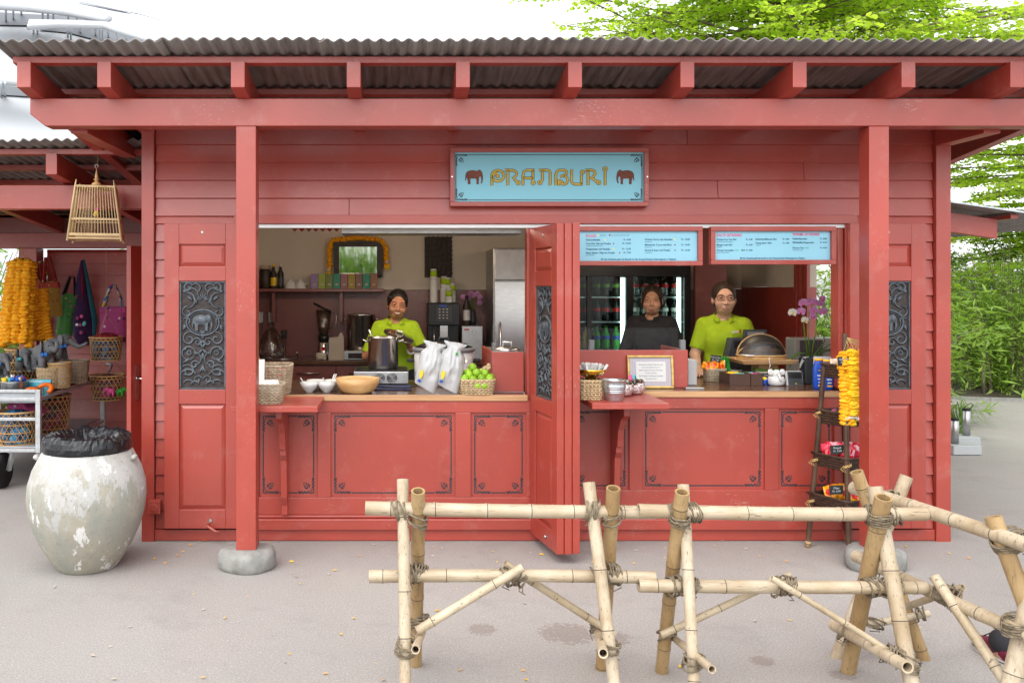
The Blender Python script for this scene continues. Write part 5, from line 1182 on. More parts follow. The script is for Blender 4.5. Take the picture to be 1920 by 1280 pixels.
# two tall plastic bags
for i, (x0, lab) in enumerate(((797, 'white plastic bag slumped on the counter nearer the stove'), (839, 'white plastic bag slumped on the counter beside the limes'))):
    b0 = on(x0, 741, LZ); b0.y += .055; T = Matrix.Translation(b0) @ Matrix.Rotation(R(13-2*i), 4, 'Y'); m = MB(T); nu, nv = 22, 26; vs = []; fs = []
    for s in (1, -1):
        for j in range(nv+1):
            for k in range(nu+1):
                u = k/nu*2-1; v = j/nv; e = max(0, 1-abs(u)**3)**.7*max(0, math.sin(PI*min(1, .06+v*.94)))**.55; nw = 1-.42*math.exp(-((v-.86)/.09)**2)
                q = mnoise.noise(Vector((u*1.7+i*7, v*3.2, s*2)))*.35+mnoise.noise(Vector((u*5+i, v*7, s)))*.22+.10*math.sin(u*9+v*14+i)*max(0, v-.5)
                vs.append((u*.080*nw*(1-.12*max(0, .25-v)*4*abs(u))+.012*q, -s*.056*e*(1+q*.8), .302*v-.022*(1-v)*(u+.2)*1.0*(1 if u > -2 else 0)+.010*q))
    K = (nu+1)*(nv+1)
    for s in range(2):
        for j in range(nv):
            for k in range(nu): a = s*K+j*(nu+1)+k; f = (a, a+1, a+nu+2, a+nu+1); fs.append(f if s == 0 else f[::-1])
    zmin = min((T.to_3x3() @ Vector(v)).z for v in vs); T = Matrix.Translation((0, 0, -zmin+.001)) @ T; m.T = T
    m.add(vs, fs, sm=True); t = thing('plastic_bag', lab, 'bag', b0, 'white plastic bags on the left counter'); bo = m.build('bag_body', 'plastic_white', t)
    d = MB(T); pts = [(-.045+.012*math.cos(a)*(1+.2*math.sin(3*a)), .085+.028*math.sin(a)) for a in [2*PI*k/10 for k in range(10)]]; d.prism(pts, -.062, -.040); d.build('print', 'yellow', bo)
    d = MB(T); d.prism([(-.060, .035), (-.040, .033), (-.038, .047), (-.058, .049)], -.058, -.036); d.build('print', 'blue', bo)
    if i: d = MB(T); d.prism([(.012, .225), (.026, .232), (.022, .245), (.008, .238)], -.054, -.034); d.build('print', 'green', bo)
# basket of limes
lb = on(896, 741, LZ); lb.y += .10; m = MB(); wicker(m, lb, .235, .165, .092, rows=8, stakes=26, flare=1.14, r=.0046); m.build('lime_basket', 'wicker', label='small wicker basket heaped with limes', cat='basket')
rn = random.Random(8); m = MB(); m.ball((0,0,0), (.0285, .0285, .031), 14, 10); m.ball((0,0,.030), (.005, .005, .006), 6, 4)
lm = m.build('lime', 'lime', org=(0,0,0), label='green lime in the wicker basket at the counter edge', cat='lime', group='limes in the basket')
for i, (x, y, z) in enumerate([(-.085, -.045, .092), (-.030, -.055, .085), (.030, -.050, .094), (.082, -.045, .092), (-.058, -.005, .125), (.0, -.02, .128), (.055, -.005, .122), (-.025, .01, .160), (-.09, .02, .095), (.09, .02, .095), (-.03, .045, .12), (.035, .045, .12), (-.055, -.03, .115), (.0, -.06, .05), (.045, -.06, .05)]):
    o = lm if i == 0 else copy_tree(lm); o.location = lb+Vector((x, y, z+.01)); o.rotation_euler = (rn.uniform(0, 6), rn.uniform(0, 6), rn.uniform(0, 6))
for i, (x, y, z) in enumerate(((-.10, .05, .125), (.065, .05, .165))):
    m = MB(); 
    for k in range(5): m.ball(lb+Vector((x+rn.uniform(-.02, .02), y+rn.uniform(-.012, .012), z+rn.uniform(-.018, .018))), (.016, .014, .022), 8, 6, rot=rotm(rn.uniform(0, 90), rn.uniform(0, 90)))
    m.build('ginger_root', 'ginger', label=('knobbly ginger root at the left rim of the lime basket', 'knobbly ginger root standing behind the limes')[i], cat='ginger')
# red food warmer box and steel pans
bx0 = px(922, 0, .12).x; w_ = thing('food_warmer', 'red boxed food warmer with steel pan beside the folded shutters', 'food warmer', (bx0+.2, .4, LZ))
m = MB(); m.box(bx0, .855, .12, .14, LZ+.003, 1.215); m.box(bx0, bx0+.02, .141, .80, LZ+.003, 1.213); m.build('warmer_box', 'red', w_, bev=.003)
m = MB(); m.box(bx0+.022, .852, .142, .80, 1.10, 1.205); m.build('pan_body', 'steel_dull', w_, bev=.004)
m = MB(); m.lathe([(.10, 1.206), (.09, 1.225), (.03, 1.24), (.001, 1.242)], (bx0+.13, .40, 0), 24); l = m.build('pan_lid', 'steel', w_)
m = MB(); m.tube([(bx0+.10, .36, 1.23), (bx0+.105, .35, 1.268), (bx0+.16, .35, 1.268), (bx0+.165, .36, 1.23)], .007, 8); m.build('lid_handle', 'steel', l)
m = MB(); m.box(bx0+.002, bx0+.036, .142, .16, 1.214, 1.275); m.build('glass_clamp', 'clear_plastic', w_, bev=.002)
# ================================================================ back of the kitchen, left bay
def at(x0, x1, y0, y1, Y):    # px box at depth
    a = px(x0, y1, Y); b = px(x1, y0, Y); return a.x, b.x, a.z, b.z
a = at(925, 1010, 465, 655, 2.45); fr = thing('steel_fridge', 'tall stainless steel fridge at the back beside the folded shutters', 'fridge', ((a[0]+a[1])/2, 2.7, 0))
m = MB(); m.box(a[0], 1.55, 2.46, 3.1, .03, a[3]); m.build('fridge_body', 'steel_dull', fr, bev=.006)
m = MB(); m.box(a[0]+.01, 1.54, 2.435, 2.459, .12, px(0, 527, 2.45).z); d = m.build('fridge_door', 'steel', fr, bev=.006)
m = MB(); m.box(a[0]+.01, 1.54, 2.440, 2.459, px(0, 525, 2.45).z, a[3]-.01); m.build('top_panel', 'steel_dull', fr, bev=.006)
m = MB(); m.tube([(a[0]+.06, 2.43, .8), (a[0]+.06, 2.40, .82), (a[0]+.06, 2.40, 1.3), (a[0]+.06, 2.43, 1.32)], .009, 8); m.build('handle', 'steel', d)
a = at(803, 862, 568, 660, 2.70); cm = thing('coffee_machine', 'black coffee machine with lit button panel on the back counter', 'coffee machine', ((a[0]+a[1])/2, 2.9, .95))
m = MB(); m.box(a[0], a[1], 2.82, 3.12, .952, a[3]); m.box(a[0], a[1], 2.70, 2.819, 1.28, a[3]-.004); m.box(a[0], a[1], 2.70, 2.819, .952, 1.0); m.build('machine_body', 'black', cm, bev=.006)
m = MB(); m.box(a[0]+.07, a[1]-.07, 2.694, 2.6995, 1.315, a[3]-.03); kp = m.build('keypad', 'dark_grey', cm, bev=.002)
for i in range(12): m = MB(); q = (a[0]+.10+.036*(i % 3), 1.345+.028*(i//3)); m.box(q[0], q[0]+.016, 2.690, 2.6935, q[1], q[1]+.008); m.build('button', 'chalk', kp)
m = MB(); m.box(a[0]+.105, a[0]+.175, 2.690, 2.6935, 1.455, 1.475); m.build('display', 'screen_blue', kp) if 'screen_blue' in MT else m.build('display', 'blue', kp)
m = MB(); m.box(a[0]+.11, a[1]-.11, 2.72, 2.80, 1.15, 1.279); m.build('spout', 'steel', cm, bev=.004)
m = MB(); m.tube([(a[0]+.05, 2.69, 1.27), (a[0]+.055, 2.67, 1.15), (a[0]+.06, 2.67, 1.02)], .005, 6); m.build('steam_pipe', 'steel', cm)
for i, (x, yb, yt) in enumerate(((813, 566, 504), (832, 566, 518), (839, 566, 520), (848, 566, 531), (842, 566, 541))):
    Y = 2.9-(.1 if i in (0, 4) else 0); c = px(x, 0, Y); z0 = a[3]+.002; z1 = px(0, yt, Y).z; t = thing('cup_stack', ('tallest stack of lime banded paper cups on the coffee machine', 'second tallest stack of lime banded paper cups', 'middle stack of lime banded paper cups, half hidden', 'rightmost short stack of lime banded paper cups', 'shortest front stack of lime banded paper cups')[i], 'cups', (c.x, Y, z0), 'stacked paper cups on the coffee machine')
    m = MB(); z = z0; pr = []
    hb = z1-.105
    while z < hb-.01: pr += [(.036, z), (.038, z+.010)]; z += .012
    m.lathe(pr+[(.0385, hb)], (c.x, Y, 0), 20); m.build('cup_rims', 'porcelain', t)
    for k, (q0, q1, mt) in enumerate(((0, .03, 'paper'), (.0301, .085, 'lime_shirt'), (.0851, .105, 'paper'))): m = MB(); m.lathe([(.0385-.10*q0, hb+q0), (.0385-.10*q1, hb+q1)], (c.x, Y, 0), 20); m.build('cup_band', mt, t)
a = at(866, 905, 611, 675, 2.7); gb = thing('grinder_box', 'grey steel box with round lock beside the coffee machine', 'box', ((a[0]+a[1])/2, 2.8, .95))
m = MB(); m.box(a[0], a[1], 2.70, 2.98, .952, a[3]); m.build('box_body', 'steel_dull', gb, bev=.004); m = MB(); m.tube([((a[0]+a[1])/2, 2.69, a[3]-.05), ((a[0]+a[1])/2, 2.70, a[3]-.05)], .009, 12); m.build('lock', 'steel', gb); m = MB(); m.box(a[0]+.02, a[0]+.07, 2.697, 2.6995, a[3]-.04, a[3]-.028); m.build('badge', 'chili', gb)
c = px(875, 0, 2.8); c.z = a[3]+.001; bt = thing('syrup_bottle', 'dark syrup bottle with white label before the pink flowers', 'bottle', c)
m = MB(); m.lathe([(.034, 0), (.036, .01), (.036, .19), (.016, .235), (.014, .275), (.016, .277), (.016, .29), (.001, .291)], c, 20); m.build('bottle_body', 'dark_wood', bt); m = MB(); m.lathe([(.0368, .05), (.0368, .15)], c, 20, cap=False); m.build('bottle_label', 'paper', bt)
c = px(886, 0, 2.9); c.z = a[3]+.001; vf = thing('flower_vase', 'dark vase of pink blossoms standing on the grey box', 'vase', c)
m = MB(); m.lathe([(.03, 0), (.04, .05), (.03, .12), (.026, .15)], c, 18); m.build('vase', 'dark_grey', vf)
rn = random.Random(2)
for i in range(9):
    e = c+Vector((rn.uniform(-.10, .08), rn.uniform(-.04, .04), .17+rn.uniform(.04, .18))); m = MB(); m.tube([c+Vector((0, 0, .13)), (c+e)/2+Vector((0, 0, .10)), e], .002, 4); sm_ = m.build('stem', 'leaf_small', vf); m = MB(); flower(m, e, .032, 6, seed=i, ax=rotm(60, rn.uniform(-40, 40), 0)); m.build('blossom', 'petal_pink', sm_)
# shelf goods
SZ = 1.629
cols = [(.30,.20,.42), (.30,.38,.05), (.16,.22,.07), (.03,.26,.17), (.32,.14,.17), (.35,.26,.03), (.22,.12,.10), (.02,.26,.17), (.30,.15,.08)]
nm = ['lilac', 'lime green', 'olive', 'leaf green', 'dusty pink', 'mustard', 'mauve brown', 'emerald', 'rust brown']
for i, c in enumerate(cols):
    M('tea_'+str(i), c, .5, var=.06); a = at(583+13.9*i, 583+13.9*(i+1)-.6, 515, 542, 2.97); t = thing('tea_box', nm[i]+' tea box in the row of nine on the wall shelf', 'tea box', ((a[0]+a[1])/2, 3.0, SZ), 'tea boxes on the shelf')
    m = MB(); m.box(a[0], a[1], 2.965, 3.08, SZ, SZ+.146); b = m.build('carton', 'tea_'+str(i), t, bev=.002); m = MB(); m.box(a[0]+.022, a[0]+.05, 2.9635, 2.9645, SZ+.03, SZ+.05); m.build('print', 'kraft', b)
a = at(625, 717, 452, 519, 3.10); mf = thing('mirror', 'wall mirror in dark ribbed frame hung with a marigold garland', 'mirror', ((a[0]+a[1])/2, 3.12, a[2]))
f = .056
for nm_, q in (('frame_rail', (a[0], a[1], a[3]-f, a[3])), ('frame_rail', (a[0], a[1], a[2], a[2]+f*.3)), ('frame_stile', (a[0], a[0]+f, a[2], a[3]-f)), ('frame_stile', (a[1]-f, a[1], a[2], a[3]-f))):
    m = MB(); m.box(q[0], q[1], 3.11, 3.17, q[2], q[3]); v_ = (q[3]-q[2]) > (q[1]-q[0]); k = int(max(q[3]-q[2], q[1]-q[0])/.018)
    for i in range(k):
        if v_: z = q[2]+(i+.5)*(q[3]-q[2])/k; m.bar((q[0]+.004, 3.108, z-.012), (q[1]-.004, 3.108, z+.012), .008, .006)
        else: x = q[0]+(i+.5)*(q[1]-q[0])/k; m.bar((x-.01, 3.108, q[2]+.004), (x+.01, 3.108, q[3]-.004), .008, .006)
    m.build(nm_, 'dark_wood', mf)
m = MB(); m.T = Matrix.Translation(((a[0]+a[1])/2, 3.15, a[2])) @ Matrix.Rotation(R(2), 4, 'X'); m.box(-(a[1]-a[0])/2+f, (a[1]-a[0])/2-f, -.002, .002, f*.3, a[3]-a[2]-f); m.build('mirror_glass', 'mirror', mf)
gl = thing('mirror_garland', 'marigold garland draped round the dark mirror frame', 'garland', ((a[0]+a[1])/2, 3.12, a[2]))
strand('flower_strand', [(a[0]-.045, 3.12, a[2]+.02), (a[0]-.04, 3.12, a[3]-.06), (a[0]-.01, 3.12, a[3]+.008), (a[0]+.25, 3.12, a[3]+.035), (a[1]-.02, 3.12, a[3]+.014), (a[1]+.035, 3.12, a[3]-.06), (a[1]+.04, 3.12, a[2]+.12)], .03, 'marigold', gl, 5)
for q in ((a[0]-.05, a[2]+.02), (a[1]+.045, a[2]+.10)): m = MB(); flower(m, (q[0], 3.10, q[1]), .035, 9, seed=3, ax=rotm(70)); m.ball((q[0], 3.1, q[1]+.05), .018, 8, 6, mi=1); m.build('tassel', ['marigold_yellow', 'paper'], gl)
a = at(796, 847, 444, 520, 3.18); wc = MB(Matrix.Translation((a[0], 3.16, a[2]))); W_, H_ = a[1]-a[0], a[3]-a[2]
wc.box(0, W_, .012, .035, 0, H_)
for i in range(6):
    for j in range(9):
        x = W_*(i+.5)/6; z = H_*(j+.5)/9; wc.tube([(q[0], .006, q[1]) for q in spiral(x, z, .021, .005, 40*i+70*j, 40*i+70*j+420, 10)], .0055, 5)
        wc.ball((x+.02, .008, z+.02), (.009, .008, .012), 6, 4)
wc.T = wc.T; wc.build('wood_carving', 'dark_wood', label='dark pierced wood carving hanging on the cream back wall', cat='carving')
# jars and bottles at the shelf end
c = px(497, 0, 3.05); c.z = SZ; t = thing('storage_jar', 'squat brown glass storage jar with cream lid on the shelf end', 'jar', c); m = MB(); m.lathe([(.055, 0), (.06, .01), (.06, .17), (.05, .19)], c, 20); m.build('jar_body', 'dark_wood', t); m = MB(); m.lathe([(.054, .191), (.056, .23), (.001, .232)], c, 20); m.build('lid', 'wicker_grey', t)
for i, (x, lb_, mt, cap) in enumerate(((513, 'yellow', 'dark_wood', 'yellow'), (526, 'dark_grey', 'black', 'paper'))):
    c = px(x, 0, 3.03); c.z = SZ; t = thing('sauce_bottle', ('sauce bottle with yellow label on the wall shelf', 'black sauce bottle with dark label on the wall shelf')[i], 'bottle', c, 'sauce bottles on the shelf')
    m = MB(); m.lathe([(.030, 0), (.032, .008), (.032, .15), (.014, .19), (.013, .215)], c, 18); m.build('bottle_body', mt, t); m = MB(); m.lathe([(.0327, .03), (.0327, .11)], c, 18, cap=False); m.build('bottle_label', lb_, t); m = MB(); m.lathe([(.015, .216), (.015, .245), (.001, .246)], c, 14); m.build('cap', cap, t)
for i, x in enumerate((545, 563)):
    c = px(x, 0, 3.02); c.z = SZ; m = MB(); m.lathe([(.062, 0), (.06, .01), (.05, .05), (.03, .075), (.012, .082), (.014, .095), (.001, .097)], c, 24); m.tube([c+Vector((.04, 0, .03)), c+Vector((.075, 0, .06))], [.010, .006], 7); m.build('teapot', 'porcelain', label=('small white teapot on the wall shelf beside the dark bottles', 'small white teapot on the wall shelf beside the lilac tea box')[i], cat='teapot', group='white teapots on the shelf')
# blender, induction unit, big pot, paper bag, sink
c = px(607, 0, 2.85); c.z = .951; t = thing('blender', 'kitchen blender with clear jug and chrome base', 'blender', c)
m = MB(); m.lathe([(.075, 0), (.075, .02), (.062, .06), (.058, .15), (.045, .165)], c, 24, sm=True); m.build('motor_base', 'steel', t); m = MB(); m.lathe([(.046, .166), (.058, .185), (.055, .22), (.042, .235)], c, 24); m.build('collar', 'black', t)
m = MB(); m.lathe([(.045, .236), (.062, .32), (.075, .47), (.073, .47), (.058, .32), (.041, .24)], c, 24); m.build('jug', 'clear_plastic', t); m = MB(); m.tube([c+Vector((.068, 0, .45)), c+Vector((.125, 0, .42)), c+Vector((.12, 0, .32)), c+Vector((.06, 0, .29))], .009, 8); m.build('jug_handle', 'clear_plastic', t)
m = MB(); m.tube([c+Vector((-.10, 0, .535)), c+Vector((.05, 0, .46))], [.022, .026], 10, flat=.5); m.build('jug_lid', 'black', t); m = MB(); m.tube([c+Vector((0, -.063, .10)), c+Vector((0, -.072, .10))], .018, 14); m.build('knob', 'chili', t)
a = at(645, 700, 652, 676, 2.68); t = thing('induction_plate', 'flat steel induction plate under the tall rear pot', 'hob', ((a[0]+a[1])/2, 2.8, .951)); m = MB(); m.box(a[0], a[1]+.03, 2.68, 3.05, .953, 1.035); m.build('plate_body', 'steel_dull', t, bev=.004); m = MB(); m.box(a[0]+.04, a[1]-.02, 2.676, 2.6795, .965, 1.015); k = m.build('control_panel', 'black', t)
for x in (.09, .16): m = MB(); m.box(a[0]+x, a[0]+x+.02, 2.673, 2.6755, .985, .993); m.build('indicator', 'chili', k)
c = px(677, 0, 2.86); steel_pot('tall_pot', (c.x, 2.86, 1.037), .138, .335, 'tall lidded steel stock pot on the back counter', lid=True)
a = at(616, 645, 633, 676, 2.66); m = MB(); m.hexa([(a[0],2.66,.951),(a[1],2.66,.951),(a[1],2.74,.951),(a[0],2.74,.951),(a[0]+.004,2.665,a[3]),(a[1]-.004,2.665,a[3]+.01),(a[1]-.004,2.73,a[3]+.012),(a[0]+.004,2.73,a[3])]); m.prism([(a[0]+.085, a[3]), (a[1]-.005, a[3]), (a[1]-.02, a[3]+.045), (a[0]+.11, a[3]+.05)], 2.69, 2.70); m.build('paper_bag', 'kraft', label='grey paper bag standing before the blender', cat='bag')
m = MB(); pillow(m, (px(602, 0, 2.64).x, 2.65, .985), .10, .07, .05, rotm(0, 0, 10), crump=.9, seed=9); m.build('dish_cloth', 'kraft', label='crumpled dish cloth at the foot of the blender', cat='cloth')
c = px(528, 0, 2.9); t = thing('kitchen_sink', 'small steel sink with black tap at the left of back counter', 'sink', (c.x, 2.85, .951)); m = MB(); m.lathe([(.17, .951), (.175, .956), (.16, .957), (.15, .953)], (c.x, 2.85, 0), 32, sy=.8); m.build('basin_rim', 'steel', t)
m = MB(); m.tube([(c.x+.02, 2.98, .95), (c.x+.02, 2.98, 1.16), (c.x+.0, 2.90, 1.19), (c.x-.01, 2.84, 1.17)], .014, 10); m.build('tap', 'steel', t); m = MB(); m.box(c.x-.012, c.x+.045, 2.94, 2.99, 1.14, 1.22); m.build('tap_head', 'black', t, bev=.008)
m = MB(); m.lathe([(.014, .955), (.014, 1.0), (.018, 1.002), (.018, 1.02)], (c.x+.16, 2.80, 0), 12); m.build('drain_plug', 'steel', t)
for i, x in enumerate((487, 509)):
    a = at(x-6, x+6, 585, 625, 3.12); t = thing('soap_dispenser', ('wall soap dispenser closest to the post', 'wall soap dispenser above the sink tap')[i], 'dispenser', ((a[0]+a[1])/2, 3.15, a[2]), 'wall dispensers over the sink'); m = MB(); m.box(a[0], a[1], 3.11, 3.195, (a[2]+a[3])/2, a[3]); m.build('dispenser_cap', 'plastic_white', t, bev=.008); m = MB(); m.box(a[0]+.01, a[1]-.01, 3.12, 3.194, a[2], (a[2]+a[3])/2-.001); m.build('bottle', 'clear_plastic', t, bev=.008)
m = MB(); c = px(508, 640, 3.0); m.lathe([(.11, 0), (.13, .05), (.10, .15), (.06, .26), (.03, .29)], (c.x, 3.02, .952), 20, warp=lambda a, z: 1+.12*math.sin(5*a+z*30)); m.build('clear_bag', 'clear_plastic', label='clear plastic bag standing by the sink', cat='bag')
# paper bunting under the lintel
for i in range(8):
    c = px(553+13*i, 428, .55); m = MB(); m.prism([(c.x-.022, c.z+.03), (c.x+.022, c.z+.03), (c.x+.022, c.z-.004), (c.x, c.z-.026), (c.x-.022, c.z-.004)], .55, .552); m.prism([(c.x-.008, c.z+.012), (c.x, c.z+.022), (c.x+.008, c.z+.012), (c.x, c.z+.0)], .5485, .5495, mi=1)
    m.build('paper_flag', ['red_cloth' if i % 2 else 'elephant_red', 'paper'], label='cut paper flag of the red and white string under the lintel', cat='bunting', group='paper bunting string')
# ================================================================ right counter
m = MB(); a = on(1088, 727, RZ); xr = px(1290, 0, a.y).x; rb = thing('display_case', 'red boxed counter case with low glass screen on top', 'display case', (1.5, .4, RZ)); Yb = a.y
m.box(1.004, xr, Yb, Yb+.02, RZ+.002, px(0, 656, Yb).z); m.box(xr-.02, xr, Yb+.021, .70, RZ+.002, px(0, 656, Yb).z-.002); m.build('case_front', 'red', rb, bev=.003)
zt_ = px(0, 656, Yb).z
m = MB(); m.box(1.06, xr-.05, Yb+.05, Yb+.056, zt_-.02, px(0, 615, Yb+.05).z); m.build('glass_screen', 'glass', rb, bev=.002)
for x in (px(1112, 0, Yb).x, px(1284, 0, Yb).x): m = MB(); m.box(x-.018, x+.018, Yb+.035, Yb+.072, zt_-.003, zt_+.065); m.build('screen_clamp', 'grey', rb, bev=.003)
# framed notice
a = at(1178, 1265, 669, 731, Yb-.05); T = Matrix.Translation((a[0], Yb-.035, RZ+.001)) @ Matrix.Rotation(R(-6), 4, 'X'); w2, h2 = a[1]-a[0], a[3]-a[2]; fn = thing('framed_notice', 'small gilt framed notice with blue diamond border', 'notice', ((a[0]+a[1])/2, Yb-.035, RZ))
for nm_, q in (('frame_rail', (0, w2, h2-.016, h2)), ('frame_rail', (0, w2, 0, .016)), ('frame_stile', (0, .016, .016, h2-.016)), ('frame_stile', (w2-.016, w2, .016, h2-.016))): m = MB(T); m.box(q[0], q[1], -.012, .010, q[2], q[3]); m.build(nm_, 'gilt', fn, bev=.004)
m = MB(T); m.box(.014, w2-.014, -.002, .004, .014, h2-.014); bo = m.build('notice_border', 'notice_border', fn)
m = MB(T); m.box(.058, w2-.052, -.0042, -.0025, .045, h2-.042); pp = m.build('notice_paper', 'paper', bo)
m = MB(T)
for i, s in enumerate(('Das Essen enthaelt Alkohol und', 'Schweine Fleisch ist von', 'Bitte fragen Sie unser Personal', 'zu den Zutaten', 'Bei Fragen zu Allergien wenden', 'Sie sich an uns')): m.text(s, .0125, (w2/2+.003, -.0050, h2-.066-.0185*i), align='CENTER', ext=.0002)
m.build('lettering', 'menu_ink', bo)
# shelf goods
SS = RZ-.018
c = on(1112, 752, SS); c.y += .09; m = MB(); wicker(m, c, .140, .13, .118, rows=9, stakes=20, flare=1.10, r=.0052); m.build('wicker_box', 'wicker', label='square wicker basket under the gold bowl on the right shelf', cat='basket')
g = c+Vector((.004, 0, .122)); m = MB(); m.lathe([(.035, 0), (.03, .012), (.045, .022), (.085, .045), (.098, .066), (.094, .067), (.08, .046), (.001, .028)], g, 36); m.build('gold_bowl', 'gold', label='gold footed bowl full of sugar sticks', cat='bowl')
rn = random.Random(6)
m = MB(); m.box(-.007, .007, -.002, .002, 0, .075); su = m.build('sugar_stick', 'paper', org=(0,0,0), label='white sugar stick fanned out in the gold bowl', cat='sugar stick', group='sugar sticks in the gold bowl')
for i in range(34):
    o = su if i == 0 else copy_tree(su); a_ = rn.uniform(0, 6.28); r_ = rn.uniform(.0, .07); o.location = g+Vector((r_*math.cos(a_), r_*math.sin(a_), .03)); o.rotation_euler = (rn.uniform(-.5, .5), R(28)*math.cos(a_)+rn.uniform(-.25, .25), rn.uniform(-.6, .6))
c = on(1157, 753, SS); c.y += .07; t = thing('zinc_bucket', 'small galvanised bucket on the right folding shelf', 'bucket', c); m = MB(); pr = [(.052, 0), (.054, .004)]
for z in (.05, .06, .075, .085): pr += [(.054+.16*z, z-.003), (.0575+.16*z, z), (.054+.16*z, z+.003)]
m.lathe(pr+[(.074, .122), (.078, .125), (.076, .128), (.071, .122), (.052, .006), (.001, .006)], c, 36); m.build('bucket_body', 'galv', t)
for s in (-1, 1): m = MB(); m.ball(c+Vector((s*.078, 0, .115)), (.012, .008, .010), 8, 6); m.build('ear', 'galv', t)
for i, (x, y, dy, lab) in enumerate(((1195, 741, .06, 'silver embossed bowl heaped with dark creamer pots'), (1172, 744, .05, 'second silver embossed bowl half hidden behind the zinc bucket'))):
    c = on(x, y, SS); c.y += dy; m = MB(); m.lathe([(.038, 0), (.052, .012), (.066, .04), (.068, .066), (.064, .072), (.067, .078), (.060, .077), (.055, .04), (.001, .02)], c, 36); m.build('silver_bowl', 'silver_foil', label=lab, cat='bowl', group='silver bowls on the right shelf')
    k = MB(); k.lathe([(.010, 0), (.013, .016), (.015, .017), (.001, .018)], (0,0,0), 10)
    po = k.build('creamer_pot', 'jars_pods', org=(0,0,0), label='tiny creamer pot in the silver bowls', cat='creamer', group='creamer pots in the silver bowls')
    for j in range(22):
        o = po if j == 0 else copy_tree(po); a_ = rn.uniform(0, 6.28); r_ = .055*math.sqrt(rn.random()); o.location = c+Vector((r_*math.cos(a_), r_*math.sin(a_), .070+rn.uniform(0, .034)*(1-r_/.075))); o.rotation_euler = (rn.uniform(0, 3), rn.uniform(0, 3), 0)
c0 = on(1195, 741, SS)+Vector((0, .06, 0))
for j, (dx, mt) in enumerate(((-.022, 'pink'), (-.002, 'turquoise'), (.012, 'paper'))): m = MB(); m.T = Matrix.Translation(c0+Vector((dx, 0, .085))) @ Matrix.Rotation(R(-12+9*j), 4, 'Y'); m.box(-.012, .012, -.002, .002, 0, .04); m.build('sachet', mt, label=('pink', 'turquoise', 'white')[j]+' sachet stuck upright among the creamer pots', cat='sachet')
a = at(1290, 1307, 674, 722, .30); m = MB(); m.box(a[0], a[1], .30, .42, RZ+.001, a[3]); m.build('till_printer', 'plastic_white', label='white till printer at the end of the red case', cat='printer', bev=.006)
m = MB(); m.box(px(1283, 0, .1).x, px(1318, 0, .1).x, .07, .13, RZ+.001, RZ+.010); m.build('till_tray', 'steel_dull', label='small steel change tray before the red case', cat='tray', bev=.002)
# snack basket
c = on(1346, 716, RZ); c.y += .06; m = MB(); wicker(m, c, .135, .11, .085, rows=8, stakes=22, flare=1.06, r=.0045); m.build('snack_basket', 'wicker_grey', label='rectangular wicker basket of orange snack packs', cat='basket')
for i in range(7): m = MB(); pillow(m, c+Vector((-.045+.045*(i % 3), -.025+.03*(i//3), .105+.012*(i % 2))), .07, .06, .022, rotm(-30+10*i, 12*(i % 3)-12, 25*i), crump=.5, seed=i); m.build('snack_pack', 'candy_orange', label='orange snack pack in the rectangular wicker basket', cat='snack pack', group='orange snack packs')
price_tag(c+Vector((-.005, -.02, .135)), .075, .052, ('Kokoschips', 'Fr. 3.80'), 'black price tag stuck in the orange snack basket', R(8))
c = on(1361, 690, RZ); m = MB()
for i in range(26): m.bar((px(1361, 0, .62).x+rn.uniform(-.03, .03), .62+rn.uniform(-.03, .03), RZ+.02), (px(1361, 0, .62).x+rn.uniform(-.036, .03)-.012, .62+rn.uniform(-.03, .03), RZ+.165+rn.uniform(-.01, .012)), .007, .007)
m.build('straws', 'green', label='bunch of green straws standing behind the orange packs', cat='straws')
for i in range(3): c = px(1373, 0, .66); m = MB(); m.lathe([(.05, 0), (.062, .012), (.068, .024), (.001, .018)], (c.x, .66, RZ+.012+.020*i), 28); m.build('plate', 'porcelain', label=('bottom plate of the small white stack', 'middle plate of the small white stack', 'top plate of the small white stack')[i], cat='plate', group='stack of white plates')
m = MB(); m.box(px(1376, 0, .66).x-.05, px(1376, 0, .66).x+.04, .62, .71, RZ+.001, RZ+.011); m.build('plate_stand', 'black', label='flat black stand under the white plates', cat='stand')
# wooden cake stand with net cover
Yc = .52; cx_ = px(1427, 0, Yc).x; zt2 = px(0, 672, Yc).z; ws = thing('cake_stand', 'wooden tray stand carrying pastries under a net cover', 'stand', (cx_, Yc, RZ))
m = MB(); m.box(px(1418, 0, Yc).x, px(1455, 0, Yc).x, Yc-.04, Yc+.09, RZ+.001, zt2-.033); m.build('stand_block', 'wood', ws, bev=.003)
hw = px(1481, 0, Yc).x-cx_; m = MB(); m.hexa([(cx_-hw*.82,Yc-.13,zt2-.032),(cx_+hw*.82,Yc-.13,zt2-.032),(cx_+hw*.82,Yc+.17,zt2-.032),(cx_-hw*.82,Yc+.17,zt2-.032),(cx_-hw,Yc-.15,zt2),(cx_+hw,Yc-.15,zt2),(cx_+hw,Yc+.19,zt2),(cx_-hw,Yc+.19,zt2)]); m.build('tray', 'wood', ws, bev=.004)
fc = thing('food_cover', 'cane rimmed net food cover over the pastries', 'food cover', (cx_, Yc, zt2)); rx_, ry_ = px(1472, 0, Yc).x-cx_, .125; hh = px(0, 628, Yc).z-zt2-.02
m = MB(); m.lathe([(1, 0), (.94, .022), (.001, .0225)], (cx_, Yc, zt2+.001), 40, sx=rx_, sy=ry_); m.build('basket_base', 'cane', fc)
m = MB(); m.tube([(cx_+rx_*1.0*math.cos(t), Yc+ry_*math.sin(t), zt2+.026) for t in [2*PI*i/40 for i in range(40)]], .006, 6, closed=True); m.build('rim_hoop', 'cane', fc)
